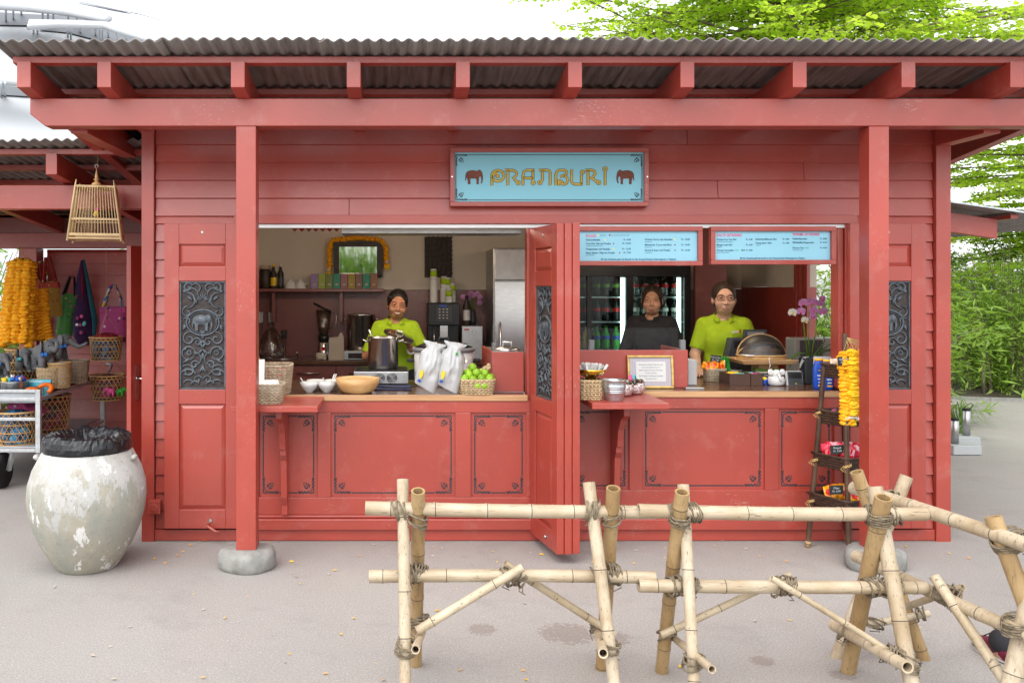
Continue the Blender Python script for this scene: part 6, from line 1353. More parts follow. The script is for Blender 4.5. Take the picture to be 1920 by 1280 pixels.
for tl, ht_ in ((-.7, .62), (0.1, 1.0)): m = MB(); m.tube([(cx_+rx_*math.cos(R(a_)), Yc+tl*ry_*math.sin(R(a_))*.8, zt2+.026+hh*ht_*math.sin(R(a_))) for a_ in range(0, 181, 9)], .005, 6); m.build('hoop', 'cane', fc)
m = MB(); m.lathe([(math.cos(R(q)), hh*math.sin(R(q))) for q in range(0, 91, 10)], (cx_, Yc, zt2+.026), 36, sx=rx_*.98, sy=ry_*.96, cap=False); m.build('net', 'mesh_net', fc)
m = MB(); q = Vector((cx_-.01, Yc-ry_-.03, zt2+.02)); m.tube([q, q+Vector((.002, -.004, -.03)), q+Vector((.008, -.004, -.055)), q+Vector((.0, -.004, -.075))], .0022, 5); m.build('tie_string', 'paper', fc)
for i, (dx, dy, s) in enumerate(((.0, -.01, .05), (.05, .02, .052), (.09, -.02, .04), (-.06, .02, .036), (-.10, -.01, .034))): m = MB(); m.ball((cx_+dx, Yc+dy, zt2+.030+s*.5), (s, s*.75, s*.62), 14, 9); m.build('pastry', 'turned_wood', label='golden brown pastry under the net food cover', cat='pastry', group='pastries under the net cover')
m = MB(); pillow(m, (cx_-.02, Yc-.05, zt2+.032), .28, .12, .012, rotm(-84, 0, 4), crump=.5, seed=4); m.build('tray_paper', 'paper', label='white paper lining the pastry tray', cat='paper')
# cash register
Yr = .80; a = at(1362, 1444, 621, 668, Yr); cr_ = thing('cash_register', 'dark cash register with small customer display behind the pastries', 'cash register', ((a[0]+a[1])/2, Yr, RZ))
m = MB(); m.hexa([(a[0]-.03,Yr,RZ+.001),(a[1]+.06,Yr,RZ+.001),(a[1]+.06,Yr+.09,RZ+.001),(a[0]-.03,Yr+.09,RZ+.001),(a[0]+.035,Yr,a[3]-.05),(a[1]+.06,Yr,a[3]-.05),(a[1]+.06,Yr+.09,a[3]-.05),(a[0]+.035,Yr+.09,a[3]-.05)]); m.build('register_body', 'dark_grey', cr_, bev=.006)
m = MB(); m.box(px(1396, 0, Yr).x, px(1440, 0, Yr).x, Yr+.01, Yr+.04, a[3]-.049, a[3]+.012); d = m.build('display_head', 'dark_grey', cr_, bev=.008); m = MB(); m.box(px(1402, 0, Yr).x, px(1434, 0, Yr).x, Yr+.006, Yr+.0095, a[3]-.032, a[3]-.004); m.build('display_label', 'grey', d)
m = MB(); m.box(px(1376, 0, Yr).x, px(1392, 0, Yr).x, Yr-.004, Yr-.0005, a[3]-.125, a[3]-.07); m.build('side_screen', 'black', cr_, bev=.002)
# brown box with tea packets, tea packs, elephants, card reader
Yx = .28; a = at(1368, 1430, 702, 722, Yx); tb = thing('tea_chest', 'dark brown compartment box of tea packets on the counter', 'box', ((a[0]+a[1])/2, Yx+.06, RZ))
for x0, x1 in ((a[0], px(1407, 0, Yx).x), (px(1408.5, 0, Yx).x, a[1])):
    m = MB(); m.box(x0, x1, Yx, Yx+.006, RZ+.001, RZ+.082); m.box(x0, x1, Yx+.19, Yx+.196, RZ+.001, RZ+.082); m.box(x0, x0+.006, Yx+.0062, Yx+.1898, RZ+.001, RZ+.082); m.box(x1-.006, x1, Yx+.0062, Yx+.1898, RZ+.001, RZ+.082); m.build('compartment', 'brown_box', tb)
for i, (x, y_, mt, nm_) in enumerate(((1374, .06, 'marigold', 'orange'), (1380, .12, 'yellow', 'yellow'), (1391, .02, 'turquoise', 'mint green'), (1400, .09, 'leaf_small', 'leaf green'), (1412, .10, 'turquoise', 'sea green'), (1418, .02, 'pink', 'rose'), (1394, .16, 'purple', 'violet'))):
    c = px(x, 0, Yx+y_); m = MB(); m.T = Matrix.Translation((c.x, Yx+y_+.012, RZ+.05)) @ Matrix.Rotation(R(-62), 4, 'X'); m.box(-.036, .036, -.006, .006, -.03, .055); m.build('tea_packet', mt, label=nm_+' tea packet in the brown compartment box', cat='tea packet', bev=.003)
for i, x in enumerate((1428, 1454)):
    a = at(x-11, x+11, 691, 712, .47); t = thing('leaf_pack', ('green and cream tea pack behind the chalk tag', 'green and cream tea pack behind the white elephant')[i], 'tea pack', ((a[0]+a[1])/2, .49, RZ), 'green and cream packs'); m = MB(); m.box(a[0], a[1], .47, .53, RZ+.001, a[3]-.02); m.build('pack_body', 'cream_trim', t, bev=.003); m = MB(); m.box(a[0], a[1], .471, .529, a[3]-.0195, a[3]); m.build('pack_top', 'leaf_small', t, bev=.003)
def toy_elephant(mb, c, s, rz=0, mi=0, trunk=None):
    o = mb.T; mb.T = Matrix.Translation(c) @ Matrix.Rotation(rz, 4, 'Z') @ Matrix.Scale(s, 4)
    mb.ball((0, 0, .55), (.42, .28, .30), 14, 10, mi)
    for x in (-.25, .22):
        for y in (-.14, .14): mb.tube([(x, y, .5), (x, y, .0)], [.13, .12], 10, mi)
    mb.ball((.45, 0, .72), (.24, .22, .25), 12, 9, mi)
    mb.tube(trunk or [(.62, 0, .70), (.76, 0, .52), (.78, 0, .30), (.84, 0, .18)], [.12, .09, .07, .05], 8, mi)
    for y in (-1, 1): mb.ball((.36, y*.24, .74), (.15, .04, .20), 10, 8, mi, rot=rotm(0, 0, y*25))
    mb.tube([(-.42, 0, .6), (-.52, 0, .38)], [.03, .015], 5, mi); mb.T = o
c = on(1440, 723, RZ); c.y += .03; m = MB(); toy_elephant(m, c, .062, 0, 0); m.ball(c+Vector((-.012, 0, .045)), (.02, .019, .012), 10, 6, mi=1); m.build('blue_elephant', ['blue', 'yellow'], label='tiny blue and yellow elephant figure on the counter', cat='figurine')
price_tag(px(1437, 712, .36), .07, .045, ('Elefant', 'Fr. 5.00'), 'black chalk tag behind the tiny blue elephant')
c = on(1461, 724, RZ); c.y += .05; m = MB(); m.lathe([(.040, 0), (.054, .012), (.058, .04), (.050, .06), (.046, .064)], c, 28)
m.ball(c+Vector((0, -.01, .082)), (.032, .03, .028), 14, 10); m.tube([c+Vector((0, -.036, .085)), c+Vector((0, -.056, .066)), c+Vector((.002, -.06, .045)), c+Vector((.012, -.062, .04))], [.012, .010, .008, .006], 8)
for s in (-1, 1): m.ball(c+Vector((s*.040, -.006, .092)), (.020, .007, .022), 10, 8)
m.build('elephant_pot', 'porcelain', label='white china elephant shaped pot', cat='pot')
a = at(1476, 1508, 695, 724, .26); cr2 = thing('card_reader', 'grey card reader with white rim beside the orchid', 'card reader', ((a[0]+a[1])/2, .28, RZ)); m = MB(); m.T = Matrix.Translation(((a[0]+a[1])/2, .26, RZ+.001)) @ Matrix.Rotation(R(-14), 4, 'X'); hw = (a[1]-a[0])/2; m.box(-hw, hw, 0, .03, 0, .105); m.build('reader_rim', 'plastic_white', cr2, bev=.010)
m = MB(); m.T = Matrix.Translation(((a[0]+a[1])/2, .26, RZ+.001)) @ Matrix.Rotation(R(-14), 4, 'X'); m.box(-hw+.008, hw-.008, -.006, -.0005, .006, .098); fo = m.build('reader_face', 'dark_grey', cr2, bev=.005)
m = MB(); m.T = Matrix.Translation(((a[0]+a[1])/2, .26, RZ+.001)) @ Matrix.Rotation(R(-14), 4, 'X'); m.box(-hw+.016, hw-.016, -.008, -.0065, .052, .088); m.build('reader_screen', 'black', fo); m = MB(); m.T = Matrix.Translation(((a[0]+a[1])/2, .26, RZ+.001)) @ Matrix.Rotation(R(-14), 4, 'X'); m.box(-.004, .006, -.008, -.0065, .012, .018); m.build('key', 'yellow', fo)
# orchid
Yo = .42; c = px(1517, 0, Yo); c.z = RZ+.001; orc = thing('orchid', 'pink and white orchid in a dark square pot', 'orchid', c)
m = MB(); h = px(0, 671, Yo).z-RZ; m.hexa([(c.x-.044,Yo-.044,c.z),(c.x+.044,Yo-.044,c.z),(c.x+.044,Yo+.044,c.z),(c.x-.044,Yo+.044,c.z),(c.x-.052,Yo-.052,c.z+h),(c.x+.052,Yo-.052,c.z+h),(c.x+.052,Yo+.052,c.z+h),(c.x-.052,Yo+.052,c.z+h)]); m.build('pot', 'dark_grey', orc, bev=.006)
def P3(x, y, dy=0): p = px(x, y, Yo); return Vector((p.x, Yo+dy, p.z))
for i, pts in enumerate(([(1515,668), (1508,620), (1506,590), (1512,570)], [(1520,668), (1516,620), (1518,585), (1528,568)], [(1524,668), (1532,620), (1534,585), (1540,572)])): m = MB(); m.tube([P3(x, y, .01*i) for x, y in pts], [.004, .0035, .003, .002], 6); m.build('stem', 'leaf_small', orc)
def petal(mb, c, rot, L, W, mi=0):
    vs = []; n = 10
    for i in range(n): a_ = 2*PI*i/n; vs.append(c+rot @ Vector((W*math.sin(a_), -.004*math.cos(a_*2), L*.5-L*.5*math.cos(a_))))
    mb.add(vs+[c+rot @ Vector((0, -.006, L*.5))], [(i, (i+1) % n, n) for i in range(n)], mi, True)
for i, (x, y, mt, s) in enumerate(((1503, 568, 0, 1), (1520, 566, 0, 1), (1535, 569, 0, .95), (1499, 584, 0, .95), (1522, 582, 0, .95), (1540, 584, 0, 1), (1521, 593, 0, .85), (1483, 586, 1, .95), (1506, 600, 1, .8), (1539, 560, 0, .7))):
    p = P3(x, y, -.02); m = MB(); ry = (i*37 % 30)-15
    for a_, L, W in ((0, .034, .012), (125, .034, .011), (-125, .034, .011), (68, .036, .022), (-68, .036, .022)): petal(m, p, rotm(0, a_+ry, 0) @ rotm(8, 0, 0), L*s, W*s)
    m.ball(p+Vector((0, -.008, -.005)), (.007, .006, .010), 8, 6, mi=1); m.build('bloom', ['petal_pink' if mt == 0 else 'petal_white', 'pink' if mt == 0 else 'yellow'], orc)
for i, (pts, mt) in enumerate((([(1516,668), (1500,662), (1484,672), (1478,690)], 'leaf_dark'), ([(1514,668), (1505,672), (1498,684), (1496,690)], 'petal_white'), ([(1520,668), (1545,655), (1558,662)], 'leaf_dark'), ([(1520,666), (1540,640), (1533,612)], 'leaf_dark'), ([(1522,666), (1555,640), (1568,630)], 'leaf_dark'), ([(1522,667), (1552,652), (1572,650)], 'leaf_dark'))):
    q = [P3(x, y, -.02-.01*i) for x, y in pts]; m = MB(); n = len(q); wd = [.008, .024, .02, .004] if n == 4 else [.008, .012, .002]; vs = []
    for k in range(n): vs += [q[k]+Vector((0, -wd[k], wd[k]*.5)), q[k]+Vector((0, wd[k], wd[k]*.5)) , q[k]]
    m.add(vs, [f for k in range(n-1) for f in ((3*k, 3*k+3, 3*k+5, 3*k+2), (3*k+2, 3*k+5, 3*k+4, 3*k+1))], sm=True); m.build('leaf', mt, orc)
# sunscreen bottles and card
for i, (x, lab) in enumerate(((1535, 'blue sunscreen bottle with orange cap nearer the orchid'), (1552, 'blue sunscreen bottle with orange cap behind the ladder shelf leg'))):
    Y = .10-.03*i; c = px(x, 0, Y); c.z = RZ+.001; hb = px(0, 676+2*i, Y).z-c.z; t = thing('sunscreen_bottle', lab, 'bottle', c, 'blue sunscreen bottles')
    m = MB(); m.lathe([(.036, 0), (.039, .006), (.039, hb*.72), (.030, hb*.92), (.026, hb)], c, 24, sy=.55); b_ = m.build('bottle_body', 'blue', t); m = MB(); m.lathe([(.028, hb+.0005), (.028, hb+.014), (.001, hb+.015)], c, 20, sy=.6); m.build('cap', 'marigold', t)
    m = MB(); m.ball(c+Vector((0, -.0212, hb*.66)), (.016, .003, .014), 12, 6); lo = m.build('logo', 'jacket_blue', b_); m = MB(); m.text('NIVEA', .010, c+Vector((0, -.0245, hb*.66-.0035)), align='CENTER', ext=.0004); m.build('lettering', 'paper', b_)
    m = MB()
    for k in range(3): m.box(c.x-.02+.004*k, c.x+.016, c.y-.0226, c.y-.0216, c.z+hb*(.46-.12*k), c.z+hb*(.46-.12*k)+.007)
    m.build('print', ['paper'], b_); m = MB(); m.box(c.x-.014, c.x+.02, c.y-.0228, c.y-.0218, c.z+hb*.10, c.z+hb*.15); m.build('print', 'marigold', b_)
a = at(1526, 1575, 668, 728, .20); m = MB(); m.box(a[0], a[1], .20, .206, RZ+.001, a[3]); m.build('white_card', 'paper', label='white display card behind the sunscreen bottles', cat='card')
a = at(1490, 1578, 634, 675, 1.25); t = thing('vent_heater', 'white slatted vent unit by the side window', 'heater', ((a[0]+a[1])/2, 1.3, a[2])); m = MB(); m.box(a[0], a[1]-.03, 1.25, 1.42, RZ-.1, a[3]); m.build('case', 'plastic_white', t, bev=.012)
for i in range(9): z = a[2]+.02+i*.016; m = MB(); m.box(a[0]+.04, a[0]+.22, 1.245, 1.2495, z, z+.009); m.build('slat', 'dark_grey', t)
m = MB(); m.box(2.95, 3.42, 1.22, 1.5, .03, RZ-.102); m.build('side_cabinet', 'red_dark', label='low dark red cabinet under the side window', cat='cabinet')
# ================================================================ drinks fridge
FX0, FX1, FY = 1.60, 2.715, 2.40; fz = px(0, 498, FY).z; df = thing('drinks_fridge', 'black framed glass door drinks fridge full of bottles', 'fridge', ((FX0+FX1)/2, FY+.3, 0))
m = MB(); m.box(FX0, FX1, FY+.62, FY+.66, .03, fz); m.box(FX0, FX0+.05, FY+.02, FY+.619, .03, fz); m.box(FX1-.05, FX1, FY+.02, FY+.619, .03, fz); m.box(FX0+.051, FX1-.051, FY+.02, FY+.619, fz-.05, fz); m.box(FX0+.051, FX1-.051, FY+.02, FY+.619, .03, .30); m.build('cabinet', 'black', df)
for x0, x1 in ((FX0, FX0+.045), (px(1100, 0, FY).x-.0, px(1108, 0, FY).x), (px(1172, 0, FY).x, px(1186, 0, FY).x), (FX1-.06, FX1)): m = MB(); m.box(x0, x1, FY-.03, FY+.018, .30, fz-.10); m.build('door_stile', 'black', df, bev=.003)
m = MB(); m.box(FX0, FX1, FY-.03, FY+.018, fz-.099, fz); m.build('header', 'black', df, bev=.003); m = MB(); m.box(FX0+.046, FX1-.061, FY-.006, FY, .30, fz-.1); m.build('glass_door', 'fridge_glass', df)
for x in (px(1168, 0, FY).x, px(1274, 0, FY).x): m = MB(); m.box(x-.016, x+.016, FY+.01, FY+.03, .32, fz-.11); m.build('light_tube', 'fridge_light', df)
shz = [px(0, y, FY+.1).z for y in (556, 602, 654)]+[.60]
for z in shz: m = MB(); m.box(FX0+.052, FX1-.052, FY+.05, FY+.58, z-.012, z); m.build('wire_shelf', 'galv', df)
def bottle(mb, r, h, cola=True):
    mb.lathe([(r*.8, 0), (r, .01), (r, h*.30), (r*.88, h*.40), (r, h*.52), (r*.9, h*.66), (r*.42, h*.84), (r*.38, h*.95)], (0,0,0), 14, mi=0); mb.lathe([(r*1.01, h*.42), (r*1.02, h*.58)], (0,0,0), 14, mi=1, cap=False); mb.lathe([(r*.46, h*.95), (r*.46, h), (.001, h)], (0,0,0), 10, mi=2)
rows = [(shz[0], 11, .20, ['dark_wood', 'leaf_small', 'gold'], 'small dark beer bottle with green label on the top fridge shelf', 'beer bottles in the fridge'), (shz[1], 11, .21, ['black', 'chili', 'chili'], 'dark cola bottle with red label on the middle fridge shelf', 'cola bottles in the fridge'), (shz[2], 11, .21, ['green', 'blue', 'leaf_small'], 'green soft drink bottle with blue label on the lower fridge shelf', 'green bottles in the fridge')]
for z, n, h, ms, lab, grp in rows:
    m = MB(); bottle(m, .036, h); o0 = m.build('drink_bottle', ms, org=(0,0,0), label=lab, cat='bottle', group=grp)
    m = MB(); bottle(m, .036, h); o1 = m.build('water_bottle', ['clear_plastic', 'chili' if z != shz[1] else 'paper', 'paper'], org=(0,0,0), label='clear water bottle in the right half of the drinks fridge', cat='bottle', group='water bottles in the fridge')
    m = MB(); bottle(m, .036, h); o2 = m.build('juice_bottle', ['marigold', 'yellow', 'orange'], org=(0,0,0), label='orange juice bottle at the left end of the lower fridge shelf', cat='bottle', group='juice bottles in the fridge') if z == shz[2] else None
    f0 = f1 = f2 = True
    for k in range(n):
        x = FX0+.10+k*.092
        src = o0 if x < px(1180, 0, FY).x else o1
        if o2 is not None and k < 2: src = o2
        first = {o0: f0, o1: f1, o2: f2}[src]
        o = src if first else copy_tree(src)
        if src is o0: f0 = False
        elif src is o1: f1 = False
        else: f2 = False
        o.location = (x, FY+.13+(k % 2)*.02, z+.001)
# ================================================================ ladder shelf
B4 = [Vector((2.61, -.16, 0)), Vector((2.735, -.43, 0)), Vector((3.03, -.33, 0)), Vector((2.915, -.06, 0))]; T4 = [Vector((2.695, -.20, 1.15)), Vector((2.755, -.345, 1.15)), Vector((2.885, -.30, 1.15)), Vector((2.83, -.165, 1.15))]
ls = thing('ladder_shelf', 'dark bamboo ladder shelf with four woven trays beside the right post', 'shelf', (2.82, -.26, 0))
def lq(i, z): return B4[i].lerp(T4[i], z/1.15)
for i in range(4):
    top = 1.15 if i != 1 else 1.36; m = MB(); a, b = lq(i, 0), lq(i, top); a.z = 0.002; b.z = top
    ts = [.02, .15, .33, .52, .70, .86]; pole(m, a, b, .0165, seed=i, nodes=ts); m.build('leg', ['bamboo_dark', 'iron_back'], ls)
    m = MB(); m.tube([a, a.lerp(b, .035)], .0172, 12); m.build('foot', 'bamboo_tan', ls)
TR = [1.09, .80, .53, .275]
for k, z in enumerate(TR):
    q = [lq(i, z) for i in range(4)]; q2 = [lq(i, z) for i in range(4)]
    c = sum(q, Vector())/4; m = MB(); h = .075; lo = [c+(p-c)*.90 for p in q]; hi = [c+(p-c)*1.12 for p in q]
    vs = [Vector((p.x, p.y, z-.01)) for p in lo]+[Vector((p.x, p.y, z+h)) for p in hi]; m.add(vs, [(3,2,1,0), (0,1,5,4), (1,2,6,5), (2,3,7,6), (3,0,4,7)])
    for j in range(5):
        t = (j+.5)/5; ring = [vs[i].lerp(vs[i+4], t) for i in range(4)]; pts = []
        for i in range(4):
            for s in range(8): pts.append(ring[i].lerp(ring[(i+1) % 4], s/8)+Vector((0, 0, .003*(-1)**(s+j))))
        m.tube(pts, .0055, 5, closed=True)
    pts = []
    m.tube([vs[4+i].lerp(vs[4+(i+1) % 4], s/4) for i in range(4) for s in range(4)], .007, 6, closed=True); m.build('woven_tray', 'dark_wood' if False else 'tray_weave', ls)
for p, r in ((lq(0, .86), .022), (lq(0, .56), .02), (lq(1, .56), .02), (lq(0, .30), .02), (lq(1, 1.16), .02)): lash(p, (0, 0, 1), .013, .012, 3, seed=3).build('raffia_tie', 'jute', ls)
rn = random.Random(12)
for k, (z, mt, n, w_, h_, lab, grp) in enumerate(((TR[0], 'beige_pack', 6, .06, .07, 'small clear bag of beige sweets on the top ladder tray', 'beige sweet bags'), (TR[2], 'candy_red', 11, .11, .12, 'shiny red sweet bag on the third ladder tray', 'red sweet bags'), (TR[3], 'candy_yellow', 9, .11, .10, 'orange and yellow crisp bag on the bottom ladder tray', 'yellow crisp bags'), (TR[1], 'mixed_stuff', 5, .08, .05, 'small dark trinket packet on the second ladder tray', 'dark trinket packets'))):
    c = sum([lq(i, z) for i in range(4)], Vector())/4
    for i in range(n):
        u = rn.uniform(-.75, .75); v = rn.uniform(-.7, .7); q = [lq(j, z) for j in range(4)]; p = c+(q[2]-q[1])*.5*u*.8+(q[0]-q[1])*.5*v*.8; m = MB(); pillow(m, (p.x, p.y, z+.045+h_*.30+.012*rn.random()), w_, h_, .03, rotm(rn.uniform(-25, 10), rn.uniform(-22, 22), rn.uniform(-60, 20)), crump=.7, seed=i+k*20); m.build('sweet_bag', mt, label=lab, cat='sweet bag', group=grp)
for p, tx, lab in ((lq(1, 1.17)+Vector((-.02, -.035, 0)), ('Gebrannte', 'Fr. 4.50'), 'black price tag on the top ladder tray'), ((lq(0, .62)+lq(1, .62))/2+Vector((.02, -.035, 0)), ('Krupuk', 'Fr. 3.50'), 'black price tag among the red sweet bags'), ((lq(0, .375)+lq(1, .375))/2+Vector((.02, -.04, 0)), ('Zoo Kiosk' if False else 'Chips', 'Fr. 4.50'), 'black price tag among the yellow crisp bags')):
    price_tag(p, .085, .055, tx, lab, R(-3))
gt = lq(1, 1.34); gd = thing('ladder_garland', 'thick yellow marigold garland hanging from the ladder shelf pole', 'garland', (gt.x+.08, gt.y-.02, .8))
for i in range(4):
    x = gt.x-.018+.040*i; zt_g = 1.24+.015*(i % 2); strand('flower_strand', [(x, gt.y-.02-.018*(i % 2), zt_g), (x+.006, gt.y-.03-.018*(i % 2), .98), (x+.004, gt.y-.025, .80+.012*i)], [.036][0], 'marigold' if i != 1 else 'marigold_yellow', gd, 30+i, step=.55)
m = MB()
for i in range(14): m.tube([gt+Vector((0, -.012, 0)), gt+Vector((.0+.010*i, -.02, -.035-.02*(i % 3))), gt+Vector((-.02+.012*i, -.02, -.09))], .0018, 4)
m.build('raffia_hanger', 'jute', gd)
m = MB(); rn = random.Random(5)
for i in range(12): m.ball((gt.x-.02+.012*i, gt.y-.055, .845+.01*rn.random()), .009, 8, 6)
m.build('white_beads', 'paper', gd)
# ================================================================ goods in the annex
# trolley
CT = thing('sales_trolley', 'grey metal sales trolley with wooden deck in the annex', 'trolley', (-3.3, 2.2, 0))
X0, X1, Y0, Y1, ZT = -3.95, -2.88, 1.42, 3.05, .752
for x in (X0, X1-.04):
    for y in (Y0, Y1-.04):
        m = MB(); m.box(x, x+.04, y, y+.04, .30 if y == Y0 else .16, ZT+.06 if y == Y0 else ZT); m.build('leg', 'galv_rail', CT, bev=.003)
for z, y in ((ZT+.035, Y0), (ZT-.03, Y0), (.56, Y0), (.305, Y0)): m = MB(); m.box(X0+.041, X1-.041, y+.004, y+.034, z, z+.026); m.build('cross_rail', 'galv_rail', CT, bev=.003)
for x in (X0+.004, X1-.036):
    for z in (ZT-.03, .305): m = MB(); m.box(x, x+.03, Y0+.041, Y1-.041, z, z+.026); m.build('side_rail', 'galv_rail', CT, bev=.003)
for i in range(7): m = MB(); w_ = (X1-X0-.09)/7; m.box(X0+.045+i*w_, X0+.045+(i+1)*w_-.006, Y0+.30, Y1-.02, ZT-.003, ZT+.016); m.build('deck_board', 'dark_wood', CT, bev=.002)
m = MB(); m.box(X0+.05, X1-.05, Y0+.045, Y1-.05, .333, .345); m.build('lower_deck', 'tray_metal', CT)
m = MB(); m.box(X0+.045, X1-.045, Y0+.036, Y0+.29, ZT-.05, ZT-.045); m.box(X0+.045, X1-.045, Y0+.036, Y0+.042, ZT-.044, ZT+.03); m.build('front_tray', 'tray_metal', CT, bev=.002)
m = MB(); m.tube([(X1-.03, Y1-.02, ZT+.01), (X1+.02, Y1+.06, ZT+.05), (X1+.02, Y1+.12, ZT+.11), (X1-.04, Y1+.14, ZT+.12)], .014, 8); m.build('push_handle', 'galv_rail', CT)
def wheel(c, r, w_, par, nm='wheel'):
    T = Matrix.Translation(c) @ Matrix.Rotation(R(90), 4, 'Y'); m = MB(T); m.lathe([(r*.72, -w_/2), (r*.94, -w_/2), (r, -w_*.25), (r, w_*.25), (r*.94, w_/2), (r*.72, w_/2)], (0,0,0), 32); o = m.build('wheel', 'rubber', par)
    m = MB(T); m.lathe([(.001, -w_*.3), (r*.2, -w_*.35), (r*.25, -w_*.2), (r*.71, -w_*.3), (r*.71, w_*.3), (r*.25, w_*.2), (r*.2, w_*.35), (.001, w_*.3)], (0,0,0), 24); m.build('rim', 'galv', o)
for x in (-3.22, -3.85): 
    wheel((x, 1.50, .145), .145, .06, CT); m = MB(); m.bar((x+.05, 1.50, .145), (x+.10, Y0+.05, .31), .03, .03); m.build('fork', 'galv_rail', CT)
wheel((-2.98, 2.75, .165), .16, .06, CT)
m = MB(); m.tube([(-2.70, 3.28, .05), (-2.74, 3.33, .62)], [.012, .009], 7); m.build('broom_handle', 'grey', label='thin grey pole leaning on the annex wall behind the pot', cat='pole')
# goods on the trolley
c = px(27, 0, 1.58); c.z = ZT-.04; t = thing('toy_bucket', 'zinc bucket of colourful toys at the front of the trolley', 'bucket', c); m = MB(); m.lathe([(.088, 0), (.105, .15), (.11, .155), (.105, .158), (.10, .15), (.084, .01), (.001, .01)], c, 32); m.build('bucket_body', 'galv', t)
rn = random.Random(31); m = MB(); m.ball((0,0,0), (.022, .019, .018), 9, 7); tb_ = None
for i in range(24):
    m = MB(); m.ball((0,0,0), (.024, .019, .020), 9, 7); m.ball((.018, 0, .012), .011, 7, 5); mt = ('blue', 'turquoise', 'yellow', 'chili', 'blue_bow', 'paper')[i % 6]; a_ = rn.uniform(0, 6.28); r_ = .09*math.sqrt(rn.random())
    nm_ = {'blue': 'dark blue', 'turquoise': 'turquoise', 'yellow': 'yellow', 'chili': 'red', 'blue_bow': 'bright blue', 'paper': 'white'}[mt]
    o = m.build('small_toy', mt, org=(0,0,0), label=nm_+' little toy heaped in the zinc bucket', cat='toy', group=nm_+' little toys in the bucket'); o.location = c+Vector((r_*math.cos(a_), r_*math.sin(a_), .155+.03*rn.random()*(1-r_/.1)+.008)); o.rotation_euler = (rn.uniform(-1, 1), rn.uniform(-1, 1), rn.uniform(0, 6))
a = (px(47, 0, 1.66).x, px(93, 0, 1.66).x); t = thing('picture_book', 'blue picture book with a grey elephant standing on the trolley', 'book', ((a[0]+a[1])/2, 1.66, ZT)); T = Matrix.Translation(((a[0]+a[1])/2, 1.66, ZT-.04)) @ Matrix.Rotation(R(-12), 4, 'X')
m = MB(T); hw = (a[1]-a[0])/2; m.box(-hw, hw, 0, .02, 0, .16); bo = m.build('cover', 'sky_card', t, bev=.002); m = MB(T); elephant(m, -hw*.55, .02, hw*1.1, -.0015, -.0003); m.build('cover_picture', 'plush', bo); m = MB(T); m.box(-hw*.8, hw*.3, -.0015, -.0003, .138, .146); m.build('cover_title', 'paper', bo)
for i, x in enumerate((58, 85)):
    c = px(x, 0, 1.55+.06*i); c.z = ZT+.012-.03*(1-i); m = MB(); m.tube([c+Vector((.05*math.cos(q), .02*math.sin(q*2), .035+.035*math.sin(q))) for q in [R(-60+30*k) for k in range(9)]], [.012, .02, .022, .022, .02, .02, .018, .016, .010], 8); m.build('orange_toy', 'orange', label=('orange plush toy lying in the front tray', 'curled orange plush toy before the book edge')[i], cat='toy')
rn = random.Random(77); m = MB()
for i in range(20):
    x = rn.uniform(X0+.1, X1-.1); m = MB(); m.ball((x, Y0+.12+rn.uniform(-.05, .1), ZT-.02), (.026, .02, .018), 8, 6); m.build('trinket', rn.choice(['mixed_stuff', 'toys', 'print_red']), label='small trinket lying in the front tray of the trolley', cat='trinket', group='trinkets in the front tray')
def cane_basket(x, yb, yt, Y, w_px, label, mat='cane', z=None, cont=None, contlab=None, flare=1.18):
    c = px(x, yb, Y); 
    if z is not None: c.z = z
    r1 = w_px/2*mp(Y); h = (yb-yt)*mp(Y); m = MB(); hex_basket(m, c, r1/flare, r1, h, n=22, s=.0046 if r1 > .1 else .0036); o = m.build('cane_basket', mat, label=label, cat='basket')
    m = MB(); m.lathe([(r1/flare*.94, .008), (r1*.93, h*.80)], c, 28, cap=False); 
    if cont: fill('basket_contents', c, r1*.9, h*.22, h*.80, cont, label=contlab, cat='goods', kind='stuff')
    m.build('lining', cont or 'dark_wood', o) if cont is None else m.build('lining', cont, o)
    return c, r1, h
cane_basket(112, 735, 690, 2.0, 42, 'open weave cane basket on the right of the trolley deck', z=ZT+.017, cont='kraft', contlab='crumpled paper goods in the right deck basket')
c = px(141, 0, 2.35); c.z = ZT+.017; m = MB(); wicker(m, c, .24, .24, .20, rows=16, stakes=24, flare=1.2, r=.005, sq=2.0); m.build('grey_basket', 'wicker_grey', label='tall grey wicker basket at the rear corner of the trolley', cat='basket')
c = px(92, 0, 1.95); c.z = ZT+.017; m = MB(); wicker(m, c, .20, .18, .17, rows=14, stakes=22, flare=1.15, r=.005, sq=2.0); m.build('brown_basket', 'wicker', label='brown wicker basket behind the picture book', cat='basket')
cane_basket(40, 735, 672, 2.35, 56, 'wide cane basket under the left plush elephant', z=ZT+.017)
cane_basket(82, 735, 672, 2.40, 60, 'wide cane basket under the middle plush elephants', z=ZT+.017)
cane_basket(32, 838, 778, 1.62, 74, 'cane basket with blue goods on the lower trolley deck', z=.346, cont='blue_stuff', contlab='blue goods filling the lower front basket')
cane_basket(96, 838, 770, 2.2, 70, 'large cane basket at the back of the lower trolley deck', z=.346, cont='mixed_stuff', contlab='dark textiles in the large lower basket')
cane_basket(50, 800, 760, 2.1, 70, 'cane basket of scarves in the middle of the lower deck', z=.40, cont='mixed_stuff', contlab='scarves heaped in the middle lower basket')
m = MB(); pillow(m, (px(50, 0, 1.75).x, 1.75, .62), .30, .14, .12, rotm(-20, 28, 10), crump=.9, seed=6); m.build('scarf_bundle', 'print_pink', label='dark pink patterned scarf bundle over the lower baskets', cat='scarf')
